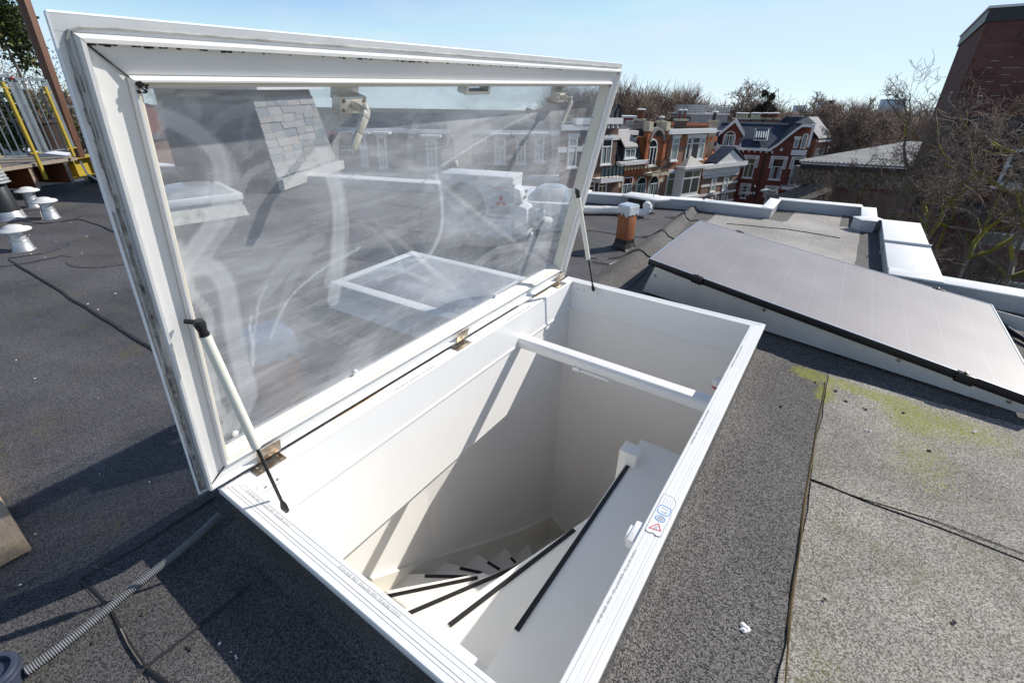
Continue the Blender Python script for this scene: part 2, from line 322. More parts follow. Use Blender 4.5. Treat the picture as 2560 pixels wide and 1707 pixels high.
# lap joints: black welds and dry lifted edges
def seam(qs, wdt=.012, m=SEAM, z=ZR+.006, px=True, wob=.012, ht=.005, name='felt_seam'):
    p = [hz(q, z) for q in qs] if px else [Vector((q[0], q[1], z)) for q in qs]
    out = []
    for a, b in zip(p, p[1:]):
        n = max(2, int((b-a).length/.08))
        for k in range(n): out.append(a.lerp(b, k/n))
    out.append(p[-1]); L_ = []; R_ = []
    for i, v in enumerate(out):
        d = (out[min(i+1, len(out)-1)]-out[max(i-1, 0)]); d.z = 0; d.normalize(); nn = Vector((-d.y, d.x, 0))
        v = v+nn*wob*noise.noise((v.x*3.1, v.y*3.1, 2)); ww = wdt*(.65+.7*abs(noise.noise((v.x*11, v.y*11, 7))))
        L_.append(v-nn*ww/2); R_.append(v+nn*ww/2)
    mb = MB(); n = len(out); up = Vector((0, 0, ht))
    mb.add(L_+R_+[(a+b)/2+up for a, b in zip(L_, R_)], [(i, i+1, 2*n+i+1, 2*n+i) for i in range(n-1)]+[(2*n+i, 2*n+i+1, n+i+1, n+i) for i in range(n-1)])
    return mb.build(name, m, ro)
seam([(2063, 955), (2040, 1070), (2022, 1196), (2006, 1300), (1985, 1500), (1950, 1790)], .009, MOSSY, ht=.003)
seam([(2025, 1200), (2160, 1248), (2330, 1300), (2560, 1386)], .006, MOSSY, ht=.002)
seam([DP(20, 598), DP(100, 645), DP(210, 715), DP(355, 805)], .008, SEAML); seam([DP(20, 596), DP(100, 643), DP(210, 712), DP(355, 802)], .009)
seam([R8(520, 790), R8(700, 960), R8(785, 1100), R8(955, 1335), R8(1100, 1456), R8(1250, 1600)], .016); seam([R8(790, 1100), R8(850, 1200), R8(945, 1330)], .006, SEAML, ZR+.009)
seam([R8(830, 1450), R8(960, 1335), R8(1400, 1003), R8(1700, 745), R8(1748, 690), R8(1735, 630), R8(1590, 470)], .012)
seam([R8(520, 790), R8(900, 580), R8(1420, 240)], .010); seam([Z0(1000, 870), Z0(1300, 960), Z0(1560, 1070)], .016); seam([Z0(100, 1395), Z0(550, 1330), Z0(880, 1240), Z0(900, 1200)], .012)
seam([Z0(340, 915), Z0(560, 935), Z0(1000, 890)], .010); seam([Z0(1080, 370), Z0(1350, 470), (330, 520)], .02); seam([Z0(0, 770), Z0(400, 770), Z0(640, 740)], .012)
S6 = lambda x, y: (1400+x/4.9, 480+y/4.9)
seam([S6(120, 775), S6(300, 800), S6(460, 817)], .012); seam([S6(395, 858), S6(600, 890), S6(705, 843)], .012, wob=0); seam([S6(310, 470), S6(480, 488), S6(690, 520), S6(900, 552), S6(1075, 565)], .012)
seam([S6(330, 135), S6(560, 155), S6(740, 160)], .014); seam([S6(920, 335), S6(1100, 330), S6(1280, 310), S6(1400, 322)], .012); seam([S6(1120, 195), S6(1400, 212)], .016)
seam([S6(810, 1190), S6(940, 1080), S6(1050, 985)], .010)
seam([Z3(1400, 1275), Z3(1900, 1320), Z3(2352, 1395)], .016); seam([Z3(1800, 1175), Z3(2100, 1190), Z3(2352, 1220)], .014)
G2 = lambda x, y: (800+x/2.613, 100+y/2.613)
seam([G2(190, 1040), G2(400, 1060), G2(640, 1100), G2(760, 1120)], .014); seam([G2(190, 1185), G2(500, 1230), G2(790, 1275)], .014)
G3 = lambda x, y: (380+x/3.137, 600+y/3.137)
seam([G3(540, 235), G3(920, 360), G3(1230, 470)], .010); seam([G3(870, 600), G3(1130, 700), G3(1480, 830)], .008)
seam([(2300, 690), (2560, 850)], .01)
# raised felt ridge running from the hatch to the far parapet
lb = [hz(S6(400, 1050), ZR), hz(S6(1690, 125), ZR)]; rb = [hz(S6(1000, 1040), ZR), hz(S6(1760, 165), ZR)]
rd = MB(); nseg = 46; prof = [(0, 0), (.10, .018), (.28, .062), (.42, .078), (.56, .070), (.75, .03), (1, 0)]
vs = []
for i in range(nseg+1):
    t = -.14+1.14*i/nseg
    for u, h in prof:
        p = lb[0].lerp(lb[1], t).lerp(rb[0].lerp(rb[1], t), u); k = 1+.10*noise.noise((t*22, u*2, 0))
        lap = .006*(1-((t*3.6+.25) % 1.0))
        vs.append((p.x, p.y, ZR+.003+h*.62*k+lap*.6))
n_ = len(prof); rd.add(vs, [(i*n_+j, i*n_+j+1, (i+1)*n_+j+1, (i+1)*n_+j) for i in range(nseg) for j in range(n_-1)])
rdo = rd.build('felt_ridge', MID, ro, smooth=True); 
for t in (.18, .42, .70):   # welded laps across the ridge
    mb = MB(); q = []
    for u in [-.25]+[p[0] for p in prof]+[1.3, 1.6]:
        h = np.interp(u, [p[0] for p in prof], [p[1] for p in prof]); tt = t+.02*math.sin(u*5)
        p = lb[0].lerp(lb[1], tt)+(rb[0].lerp(rb[1], tt)-lb[0].lerp(lb[1], tt))*u; q.append((p.x, p.y, ZR+.009+h*.66))
    mb.tube(q, .006, 5); mb.build('felt_seam', SEAM, ro)
# ================================================================== parapet
pp = thing('roof_parapet', 'low grey and white sheet metal parapet stepping round the far edge of the flat roof', 'parapet', MH, (par[5][0], par[5][1], ZR))
offb = (par[5][0], par[5][1], ZR)
def capseg(a, b, wout, side=1, z1=-1.195, m2=None):
    a = Vector((a[0], a[1], 0)); b = Vector((b[0], b[1], 0)); d = (b-a).normalized(); n = Vector((-d.y, d.x, 0))*side
    mb = MB()
    def P(s, o, z): p = s+n*o; return (p.x, p.y, z)
    A, B = a, b
    mb.hexa([P(A, 0, ZR-.05), P(B, 0, ZR-.05), P(B, wout, ZR-.25), P(A, wout, ZR-.25), P(A, 0, z1), P(B, 0, z1), P(B, wout, z1+.012), P(A, wout, z1+.012)])
    o = mb.build('cap_segment', ZINC, pp, off=offb)
    t = MB(); t.hexa([P(A-d*.01, -.012, z1), P(B+d*.01, -.012, z1), P(B+d*.01, wout+.01, z1+.012), P(A-d*.01, wout+.01, z1+.012), P(A-d*.01, -.012, z1+.012), P(B+d*.01, -.012, z1+.012), P(B+d*.01, wout+.01, z1+.018), P(A-d*.01, wout+.01, z1+.018)])
    t.build('cap_top', CAPW, o, off=offb, bevel=.003)
    if (b-a).length > 1.7:
        k = int((b-a).length/1.3)
        for j in range(1, k+1):
            c = a.lerp(b, j/(k+1)); s = MB(); s.hexa([P(c-d*.012, -.018, ZR+.005), P(c+d*.012, -.018, ZR+.005), P(c+d*.012, wout+.012, ZR), P(c-d*.012, wout+.012, ZR), P(c-d*.012, -.018, z1+.030), P(c+d*.012, -.018, z1+.030), P(c+d*.012, wout+.012, z1+.040), P(c-d*.012, wout+.012, z1+.040)])
            s.build('joint_cover', ZINC, o, off=offb)
    return o
wid = {0: .2, 1: .2, 2: .10, 4: .10, 5: .10, 6: .10, 7: .12, 8: .12, 9: .30, 10: .14}
for i in range(len(par)-1):
    if (Vector(par[i+1])-Vector(par[i])).length < .06: continue
    capseg(par[i], par[i+1], wid.get(i, .12))
# ================================================================== the roof hatch
PVC = mat('white_pvc', (.81, .79, .76), .30, n=.03, ns=4, col2=(.74, .735, .72), bump=.03, bs=30)
PVCL = mat('white_pvc_lining', (.81, .80, .785), .33, n=.03, ns=3)
PVCC = mat('cream_pvc_glazing_bead', (.76, .73, .65), .4, n=.25, ns=9, col2=(.69, .64, .53))
BOARD = mat('white_painted_board', (.83, .815, .79), .55, n=.03, ns=2, bump=.02, bs=40)
INOX = mat('stainless_dirty', (.52, .48, .42), .35, metal=.9, n=.5, ns=35, col2=(.25, .17, .10))
RUST = mat('rust_stain', (.42, .22, .06), .9, n=.5, ns=50, col2=(.62, .42, .15))
BLACKP = mat('black_plastic', (.012, .012, .013), .35)
GRIME = mat('black_grime', (.03, .028, .024), .95, n=.4, ns=60)
HB = (-.73, 1.46, ZR)
hatch = thing('roof_hatch', 'open white roof hatch with raised clear dome lid above a stairwell in the flat roof', 'roof hatch', MH, HB)
FX0, FX1, FY0, FY1, FZ = -1.328, -.130, .337, 2.590, -1.100
def ringrail(name, P, LA, LB, prof, m, parent, off, names=('rail_near', ), sides=(0, 1, 2, 3), gap=.0006, smooth=False):
    """mitred frame pieces: prof = [(inset from the outer edge, height)]; sides 0:b=0  1:a=LA  2:b=LB  3:a=0"""
    outs = []
    for sd in sides:
        mb = MB(); vs = []
        for w_, c in prof:
            g = gap
            if sd == 0: e = [(w_+g, w_, c), (LA-w_-g, w_, c)]
            elif sd == 1: e = [(LA-w_, w_+g, c), (LA-w_, LB-w_-g, c)]
            elif sd == 2: e = [(LA-w_-g, LB-w_, c), (w_+g, LB-w_, c)]
            else: e = [(w_, LB-w_-g, c), (w_, w_+g, c)]
            for a, b, cc in e: vs.append(P(a, b, cc))
        n = len(prof)
        mb.add(vs, [(2*i, 2*i+1, 2*i+3, 2*i+2) for i in range(n-1)]+[tuple(2*i for i in range(n-1, -1, -1)), tuple(2*i+1 for i in range(n))])
        o = mb.build(name, m, parent, off=off)
        bm = bmesh.new(); bm.from_mesh(o.data); bmesh.ops.recalc_face_normals(bm, faces=bm.faces); bm.to_mesh(o.data); bm.free()
        outs.append(o)
    return outs
PF = lambda a, b, c: (FX0+b, FY0+a, FZ+c)
LA, LB_ = FY1-FY0, FX1-FX0
pf = [(0, -.022), (0, -.004), (.003, 0), (.016, 0), (.0165, -.0012), (.019, -.0012), (.0195, 0), (.024, 0), (.0245, -.0014), (.028, -.0014), (.0285, 0), (.040, 0), (.0405, -.0010), (.0425, -.0010), (.043, 0), (.053, 0), (.0534, -.002), (.0544, -.002), (.0548, 0), (.064, 0), (.066, -.002), (.066, -.016), (.02, -.022)]
rails = ringrail('frame_rail', PF, LA, LB_, pf, PVC, hatch, HB)
lin = [(.0655, -.016), (.0655, -.186), (.060, -.188), (.0555, -.188), (.0555, -.016)]
ringrail('lining_panel', PF, LA, LB_, lin, PVCL, hatch, HB)
# felt upstand with a flared foot
up = [(.010, -.0225), (.010, -.13), (.004, -.160), (-.030, -.183), (-.085, -.193), (-.16, -.1955), (-.16, -.199), (.03, -.199), (.03, -.0225)]
ringrail('felt_upstand', PF, LA, LB_, up, MID, hatch, HB, sides=(1, 2))
ringrail('felt_upstand', PF, LA, LB_, up, DARK, hatch, HB, sides=(0, 3))
# deep reveal boards below the lining (down to the ceiling line)
def wallbox(name, lo, hi, m=BOARD, parent=None, label=None): return MB().box(lo, hi).build(name, m, parent, off=HB if parent else None, frame=MH, label=label)
ZL, ZCE = FZ-.189, -1.725
ix0, ix1, iy0, iy1 = -1.268, -.190, .397, 2.530
for lo, hi in [((ix0-.03, iy0-.03, ZCE), (ix0, iy1+.03, ZL)), ((ix1, iy0-.03, ZCE), (ix1+.03, iy1+.03, ZL)), ((ix0+.0005, iy1, ZCE), (ix1-.0005, iy1+.03, ZL)), ((ix0+.0005, iy0-.03, ZCE), (ix1-.0005, iy0, ZL))]:
    wallbox('reveal_board', lo, hi, parent=hatch)
# cover bead under the lining
ringrail('cover_bead', PF, LA, LB_, [(.0658, -.184), (.0700, -.186), (.0700, -.196), (.061, -.196), (.061, -.184)], PVCL, hatch, HB)
# crossbar
by = 1.945
cb = MB(); pr_ = [(-.040, -1.300), (-.040, -1.262), (-.030, -1.250), (-.026, -1.247), (.030, -1.247), (.036, -1.252), (.040, -1.262), (.040, -1.300), (.02, -1.305), (-.02, -1.305)]
cb.add([(x, by+p[0], p[1]) for x in (ix0+.001, ix1-.001) for p in pr_], [(i, (i+1) % 10, 10+(i+1) % 10, 10+i) for i in range(10)]+[tuple(range(9, -1, -1)), tuple(range(10, 20))])
cbo = cb.build('crossbar', PVC, hatch, off=HB, bevel=.002)
MB().box((ix0, by-.052, -1.306), (ix0+.006, by+.052, -1.236)).build('end_plate', PVC, cbo, off=HB)
MB().box((-.905, by-.052, -1.318), (-.865, by-.036, -1.297)).build('catch_block', PVC, hatch, off=HB, bevel=.002)
MB().box((-.86, by-.050, -1.313), (-.70, by-.045, -1.300)).build('cable_cover', PVC, cbo, off=HB)
# small fittings
for cx_, cy_ in ((ix0+.012, iy1-.014),):
    MB().box((cx_-.012, cy_-.012, ZL-.012), (cx_+.014, cy_+.012, ZL+.012)).build('corner_clip', PVCL, hatch, off=HB, bevel=.002)
def screw(parent, p, nrm, r=.0045, off=HB, m=None):
    mb = MB(); mb.lathe([(r, 0), (r*.95, .0012), (r*.55, .0022), (r*.5, .0012), (.0005, .0012)], p, 10, axis=nrm); return mb.build('screw', m or INOX, parent, off=off)
bp1 = MB().box((-1.240, iy1-.0095, -1.157), (-1.045, iy1-.0045, -1.122)).build('strut_plate', PVCL, hatch, off=HB)
for x in (-1.215, -1.17, -1.075): screw(bp1, (x, iy1-.0095, -1.140), (0, -1, 0))
bp2 = MB().box((ix0+.0085, iy0+.02, -1.157), (ix0+.0125, iy0+.11, -1.122)).build('strut_plate', PVCL, hatch, off=HB)
for y in (.44, .48): screw(bp2, (ix0+.0125, y, -1.140), (1, 0, 0))
# white latch keeper on the right rail
kp = MB().box((ix1-.030, .905, -1.145), (ix1+.004, .985, -1.112)).build('latch_keeper', PVC, hatch, off=HB, bevel=.003)
MB().box((ix1-.040, .925, -1.150), (ix1-.030, .965, -1.118)).build('keeper_tongue', PVC, kp, off=HB, bevel=.002)
kp2 = MB().box((ix1-.022, 2.08, -1.20), (ix1+.004, 2.14, -1.165)).build('latch_keeper', PVC, hatch, off=HB, bevel=.003)
# ------------------------------------------------------------------ printing and sticker on the frame
INK = mat('grey_ink', (.38, .38, .39), .6)
def lab(body, o, xd, yd, size, parent=hatch):
    m4 = Matrix.Translation(-Vector(HB)) @ frame_from(o, xd, yd); return textobj(body, size, parent, INK, m4)
lab('07 SEP 2022   01:53   -CE acc EN 1873-  CE. acc EN 12101-2', (FX1-.0500, .640, FZ+.0004), (0, 1, 0), (-1, 0, 0), .0095, rails[2])
lab('07 SEP 2022   01:53   -CE acc EN 1873-  CE. acc EN 12101-2', (FX1-.0500, 1.40, FZ+.0004), (0, 1, 0), (-1, 0, 0), .0095, rails[2])
lab('07 SEP 2022   01:53   -CE acc EN 1873-  CE. acc EN 12101-2', (FX1-.0500, 2.02, FZ+.0004), (0, 1, 0), (-1, 0, 0), .0095, rails[2])
lab('29 JUN 2022  08:51  CE acc.EN 1873 - CE acc.EN 12101-2', (-.80, FY0+.0435, FZ+.0004), (1, 0, 0), (0, 1, 0), .0095, rails[3])
lab('29 JUN 2022  08:51  CE acc.EN 1873 - CE acc.EN 12101-2', (-1.245, FY0+.0435, FZ+.0004), (1, 0, 0), (0, 1, 0), .0095, rails[3])
lab('07 SEP 2022   01:53   -CE acc EN 1873-  CE. acc EN 12101-2', (FX0+.0500, 1.25, FZ+.0004), (0, -1, 0), (1, 0, 0), .0095, rails[0])
lab('07 SEP 2022   01:53   -CE acc EN 1873-  CE. acc EN 12101-2', (FX0+.0500, 2.05, FZ+.0004), (0, -1, 0), (1, 0, 0), .0095, rails[0])
STB = (-.163, 1.03, FZ)
stk = MB(); SX0, SX1, SY0, SY1 = FX1-.056, FX1-.011, .955, 1.115
torn = [(SX0, SY0), (SX0+.010, SY0-.004), (SX0+.022, SY0+.001), (SX0+.034, SY0-.003), (SX1, SY0+.002), (SX1-.002, .99), (SX1+.001, 1.03), (SX1-.003, 1.06), (SX1-.001, 1.09), (SX1-.006, 1.105), (SX1-.012, 1.112), (SX0+.02, 1.117), (SX0+.008, 1.114), (SX0, SY1)]
stk.add([(p[0], p[1], FZ+.0012) for p in torn], [tuple(range(len(torn)))])
STK = mat('sticker_film', (.80, .81, .82), .25)
sto = stk.build('warning_sticker', STK, rails[2], off=HB, label='torn white warning sticker with blue and red symbols')
RED_ = mat('sticker_red', (.72, .10, .12), .4); BLU = mat('sticker_blue', (.16, .36, .75), .4); GRY = mat('sticker_grey', (.42, .42, .44), .5); EDG = mat('sticker_edge', (.25, .24, .22), .7)
_st = []
def loopline(pts, w_, m, closed=True, z=FZ+.0018):
    mb = MB(); n = len(pts)
    for i in range(n if closed else n-1):
        a = Vector((*pts[i], z)); b = Vector((*pts[(i+1) % n], z)); mb.bar(a, b, w_, .0006)
    o = mb.build('sticker_print', m, rails[2], off=HB); return o
loopline(torn, .0011, EDG, z=FZ+.0014)
cx_ = (SX0+SX1)/2
loopline([(cx_-.016, .967), (cx_+.016, .974), (cx_+.002, .996)][::-1], .0026, RED_)
loopline([(cx_-.004, .972), (cx_+.004, .987)], .002, GRY, False); loopline([(cx_+.004, .973), (cx_-.001, .983)], .002, GRY, False)
loopline([(cx_+.014*math.cos(t*math.pi/10), 1.016+.011*math.sin(t*math.pi/10)) for t in range(20)], .0022, BLU)
mb = MB(); mb.add([(cx_+.010*math.cos(t*math.pi/5)*(1+.2*math.sin(3*t)), 1.016+.007*math.sin(t*math.pi/5), FZ+.0016) for t in range(10)], [tuple(range(10))]); mb.build('sticker_print', GRY, rails[2], off=HB)
rr = [(cx_+sx*(.016-.004*(1-math.cos(t)))*1, 0) for sx in (1,) for t in (0,)]
def rrect(x0, x1, y0, y1, r):
    o = []
    for cx2, cy2, a0 in ((x1-r, y1-r, 0), (x0+r, y1-r, 90), (x0+r, y0+r, 180), (x1-r, y0+r, 270)):
        for k in range(5): t = math.radians(a0+k*22.5); o.append((cx2+r*math.cos(t), cy2+r*math.sin(t)))
    return o
loopline(rrect(cx_-.017, cx_+.017, 1.035, 1.069, .007), .0022, BLU)
loopline([(cx_-.010, 1.060), (cx_+.011, 1.058)], .001, GRY, False); loopline([(cx_-.008, 1.045), (cx_+.010, 1.043), (cx_+.004, 1.050)], .001, INK, False)
for k in range(4): loopline([(SX0+.009+k*.008, 1.076), (SX0+.009+k*.008, 1.105)], .0008, INK, False)
# ------------------------------------------------------------------ the lid
BLc, BRc = Vector((-1.300, .309, -1.075)), Vector((-1.310, 2.506, -1.075)); TLc, TRc = Vector((-.997, .305, .058)), Vector((-1.065, 2.500, .071))
LL, LH = 2.197, 1.180; NL = Vector((.966, .0044, -.2583)).normalized()
def LP(a, b, c=0):
    s, t = a/LL, b/LH
    return BLc*(1-s)*(1-t)+BRc*s*(1-t)+TLc*(1-s)*t+TRc*s*t+NL*c
def proj(p): c = RH@np.array(p); return np.array([CX+FPX*c[0]/c[2], CY+FPX*c[1]/c[2]])
def inv(q, c=0):
    d = Vector(_ray(RH, q)); p0 = LP(0, 0, c); v = d*(p0.dot(NL)/d.dot(NL)); A = (v-p0)
    x = np.array([max(0, min(LL, A.y)), max(0, min(LH, A.dot((TLc-BLc).normalized())))]); q = np.array(q, float)
    for i in range(12):
        f0 = proj(LP(*x, c)); J = np.array([(proj(LP(x[0]+1e-3, x[1], c))-f0)/1e-3, (proj(LP(x[0], x[1]+1e-3, c))-f0)/1e-3]).T
        x = x-np.clip(np.linalg.solve(J, f0-q), -.3, .3)
    return x
lp = [(.014, -.075), (0, -.070), (0, -.004), (.003, .002), (.009, .002), (.011, -.006), (.013, -.012), (.056, -.018), (.058, -.020), (.059, -.008), (.0620, -.006), (.0655, -.006), (.067, -.012), (.0675, -.020), (.080, -.060), (.080, -.075)]
PL = lambda a, b, c: LP(a, b, c)
lidr = None
# the lid part itself is the hinge-side rail; everything else of the lid hangs from it
r0 = ringrail('lid', PL, LL, LH, lp, PVC, hatch, HB, sides=(0,))[0]
r0['label'] = 'raised clear dome lid in a white frame leaning open'
ringrail('frame_rail', PL, LL, LH, lp[:-2], PVC, r0, HB, sides=(1, 2, 3))
ringrail('glazing_bead', PL, LL, LH, [(.0675, -.0190), (.0690, -.0155), (.0725, -.0155), (.0735, -.0200), (.0765, -.0210), (.0860, -.052), (.0875, -.057), (.0875, -.062), (.070, -.04)], PVCC, r0, HB, gap=.001)
# dirt lines in the mitres and along the rebate
for a0, a1 in (((0.010, LH-.010), (.060, LH-.060)), ((.062, LH-.062), (.078, LH-.080)), ((LL-.012, LH-.012), (LL-.022, LH-.022)), ((LL-.060, LH-.060), (LL-.078, LH-.078)), ((.012, .012), (.058, .058)), ((LL-.012, .012), (LL-.06, .06))):
    mb = MB(); n = 7
    for k in range(n):
        t0, t1 = k/n, (k+1)/n; wq = .0018+.0022*abs(noise.noise((k*1.7, a0[0]*9, 0)))
        f = lambda t: LP(a0[0]+(a1[0]-a0[0])*t, a0[1]+(a1[1]-a0[1])*t, -.0125)
        mb.bar(f(t0), f(t1), wq, .004, up=NL)
    mb.build('dirt_line', GRIME, r0, off=HB)
mb = MB()
for k in range(70):   # crumbs of grime in the outer rebate, top-left
    a = .012+rnd.random()**2*1.6; b = LH-.013-rnd.random()*.002; s = .0012+rnd.random()*.0016
    p = LP(a, b, -.0115); mb.bar(p, LP(a+s*3, b, -.0115), s, s, up=NL)
for k in range(60):
    b = LH-.012-rnd.random()**1.5*.9; p = LP(.0115, b, -.0115); s = .001+rnd.random()*.002; mb.bar(p, LP(.0115, b-s*4, -.0115), s, s, up=NL)
for k in range(26):
    p = LP(.062+rnd.random()*.02, LH-.064-rnd.random()*.018, -.004); mb.bar(p, p+Vector((.001, .004, 0)), .002, .003, up=NL)
mo = mb.build('grime_crumbs', GRIME, r0, off=HB); mo['kind'] = 'stuff'
# acrylic skirt
def trans_mat(name, col, alpha_lo, alpha_hi, scale=20, rough=.25, stretch=(1, 1, 1), gl=.35, thr=(.35, .65)):
    m = bpy.data.materials.new(name); m.use_nodes = True; nt = m.node_tree; nt.nodes.clear(); L = nt.links.new
    out = N(nt, 'ShaderNodeOutputMaterial'); tr = N(nt, 'ShaderNodeBsdfTransparent'); tr.inputs[0].default_value = (.93, .95, .97, 1)
    di = N(nt, 'ShaderNodeBsdfPrincipled'); di.inputs['Base Color'].default_value = (*col, 1); di.inputs['Roughness'].default_value = rough
    tc = N(nt, 'ShaderNodeTexCoord'); mp = N(nt, 'ShaderNodeMapping'); mp.inputs['Scale'].default_value = stretch; L(tc.outputs['Object'], mp.inputs[0])
    t = N(nt, 'ShaderNodeTexNoise', Scale=scale, Detail=8, Roughness=.65); L(mp.outputs[0], t.inputs['Vector'])
    r = ramp(nt, (thr[0], alpha_lo), (thr[1], alpha_hi)); L(t.outputs[0], r.inputs[0])
    mx = N(nt, 'ShaderNodeMixShader'); L(r.outputs[0], mx.inputs[0]); L(tr.outputs[0], mx.inputs[1]); L(di.outputs[0], mx.inputs[2])
    gs = N(nt, 'ShaderNodeBsdfGlossy'); gs.inputs['Roughness'].default_value = .03
    fr = N(nt, 'ShaderNodeFresnel'); fr.inputs[0].default_value = 1.45; mm = N(nt, 'ShaderNodeMath', operation='MULTIPLY'); mm.inputs[1].default_value = gl; L(fr.outputs[0], mm.inputs[0])
    m2 = N(nt, 'ShaderNodeMixShader'); L(mm.outputs[0], m2.inputs[0]); L(mx.outputs[0], m2.inputs[1]); L(gs.outputs[0], m2.inputs[2]); L(m2.outputs[0], out.inputs[0])
    return m, nt, r, mx
SKW = trans_mat('acrylic_skirt_white', (.72, .73, .735), .85, 1.0, 12)[0]
SKC = trans_mat('acrylic_skirt_clear', (.40, .38, .34), .06, .75, 26, stretch=(1, 1, .35), thr=(.42, .62))[0]
SKE = mat('acrylic_edge', (.80, .84, .88), .15)
def skirt(a0, b0, a1, b1, m, name='skirt'):
    mb = MB(); mb.hexa([LP(a0, b0, -.020), LP(a1, b0, -.020), LP(a1, b1, -.020), LP(a0, b1, -.020), LP(a0, b0, -.015), LP(a1, b0, -.015), LP(a1, b1, -.015), LP(a0, b1, -.015)]); return mb.build(name, m, r0, off=HB)
SK = .022
skirt(-SK, LH+.0005, LL+.016, LH+SK*1.05, SKW); skirt(-SK, LH*.76, -.0006, LH, SKW); skirt(-SK, -.004, -.0006, LH*.76-.0005, SKC)
mb = MB()
for a0, b0, a1, b1 in ((-SK, -.004, -SK, LH+SK*1.05), (-SK, -.004, .0, -.004), (-SK, LH+SK*1.05, LL+.016, LH+SK*1.05)):
    mb.tube([LP(a0, b0, -.0175), LP(a1, b1, -.0175)], .0030, 6)
mb.build('skirt_edge', SKE, r0, off=HB)
# sealing strip between skirt and frame, broken and dirty
SEALM = mat('dirty_sealant', (.42, .40, .36), .8, n=.9, ns=45, col2=(.05, .045, .04))
mb = MB()
for k in range(46):
    b = .02+k*.0245; wob = .006*noise.noise((k*.6, 0, 0)); mb.bar(LP(-.0095+wob*.4, b, -.0135), LP(-.0095+wob*.4, b+.0243, -.0135), .006+.004*noise.noise((k*.9, 3, 0)), .003, up=NL)
mb.build('seal_strip', SEALM, r0, off=HB)
mb = MB(); mb.tube([LP(-.0085, LH-.25, -.013), LP(-.0095, LH-.03, -.013), LP(-.0085, LH-.008, -.013), LP(-.003, LH+.003, -.013), LP(.012, LH+.007, -.013), LP(.06, LH+.009, -.013), LP(LL*.5, LH+.009, -.013), LP(LL-.02, LH+.009, -.013)], .0022, 6)
mb.build('seal_strip', mat('seal_grey', (.50, .50, .48), .6, n=.5, ns=20), r0, off=HB)
# ---- panes: inner sheet carries wiping smears and painted reflection bands, outer dome bulges away
SW = []   # dome-edge reflections painted into the haze: (polyline in photograph pixels, half width px, strength)
A1 = lambda x, y: (340+x/3.734, 200+y/3.734)
def sw(pts, w0, s, f=A1): SW.append(([f(*p) for p in pts], w0, s))
sw([(270, 350), (480, 440), (640, 560), (760, 700), (800, 850), (790, 1050), (760, 1250), (680, 1400), (560, 1568), (400, 1800)], 22, .42)
sw([(470, 400), (660, 530), (820, 690), (900, 850), (920, 1050), (900, 1200), (850, 1360), (740, 1500), (620, 1700)], 15, .26)
sw([(110, 90), (200, 220), (245, 330), (250, 450), (200, 530)], 7, .42)
sw([(1830, 370), (1740, 520), (1740, 650), (1780, 800), (1850, 980), (1890, 1200), (1890, 1500), (1880, 1800), (1840, 2050)], 15, .40)
sw([(1900, 400), (1860, 600), (1880, 850), (1930, 1100), (1960, 1400), (1930, 1800)], 7, .28)
sw([(130, 30), (500, 60), (1100, 110), (1800, 130)], 10, .18); sw([(100, 80), (500, 140), (1000, 160), (1190, 165)], 4, .3); sw([(480, 130), (560, 300), (540, 440), (640, 500), (860, 330), (1200, 220)], 16, .16)
sw([(1280, 620), (1050, 620), (870, 700), (900, 780), (1200, 560)], 12, .12); sw([(1230, 790), (1060, 880), (980, 1050), (930, 1250)], 9, .22); sw([(1100, 150), (1030, 400), (1010, 600), (1060, 700)], 9, .16)
sw([(1880, 500), (2100, 620), (2450, 760), (2900, 900)], 10, .10)
sw([(190, 80), (60, 150), (200, 240), (420, 200), (560, 320), (610, 520), (640, 720), (690, 950), (740, 1120), (750, 1220), (700, 1330), (620, 1450)], 24, .34, G3)
sw([(540, 300), (600, 500), (620, 700), (650, 850), (690, 1000)], 13, .18, G3)
sw([(250, 260), (330, 430), (430, 560), (450, 700), (440, 850), (460, 1000), (500, 1250), (560, 1380), (600, 1420), (540, 1520)], 12, .34, G3)
sw([(770, 600), (780, 800), (800, 980)], 3, .5, G3); sw([(900, 360), (840, 480), (820, 620), (800, 760), (800, 950)], 3, .30, G3); sw([(1631, 60), (1350, 220), (1100, 430), (980, 640), (930, 780)], 2.5, .42, G3)
sw([(1310, 0), (1100, 150), (950, 330), (870, 420)], 18, .13, G3); sw([(1240, 130), (1080, 340), (980, 700)], 9, .12, G3)
sw([(1450, 0), (1440, 200), (1400, 330)], 16, .30, G3)
sw([(760, 880), (790, 1000), (800, 1150), (780, 1280), (700, 1420), (560, 1500), (380, 1568)], 4, .40, G2); sw([(860, 560), (1100, 480), (1300, 400), (1600, 330)], 14, .16, G2); sw([(800, 820), (1000, 690), (1230, 560), (1420, 470)], 3, .35, G2)
sw([(820, 760), (980, 640), (1200, 540), (1350, 500)], 12, .13, G2); sw([(980, 480), (820, 520), (560, 520), (300, 470)], 14, .18, G2); sw([(1290, 1200), (1420, 1330), (1500, 1420)], 9, .2, G2); sw([(1520, 480), (1540, 760), (1480, 980), (1490, 1200)], 10, .16, G2)
sw([(1000, 1500), (1150, 1380), (1400, 1340), (1600, 1350)], 9, .22, G2); sw([(180, 1560), (400, 1490), (520, 1500), (700, 1568)], 5, .4, G2)
NU, NV = 300, 160; a0, a1, b0, b1 = .082, LL-.082, .082, LH-.082
vs = []; pxs = np.zeros(((NU+1)*(NV+1), 2))
for j in range(NV+1):
    for i in range(NU+1):
        p = LP(a0+(a1-a0)*i/NU, b0+(b1-b0)*j/NV, -.058); vs.append(p); pxs[j*(NU+1)+i] = proj(p)
val = np.zeros(len(vs))
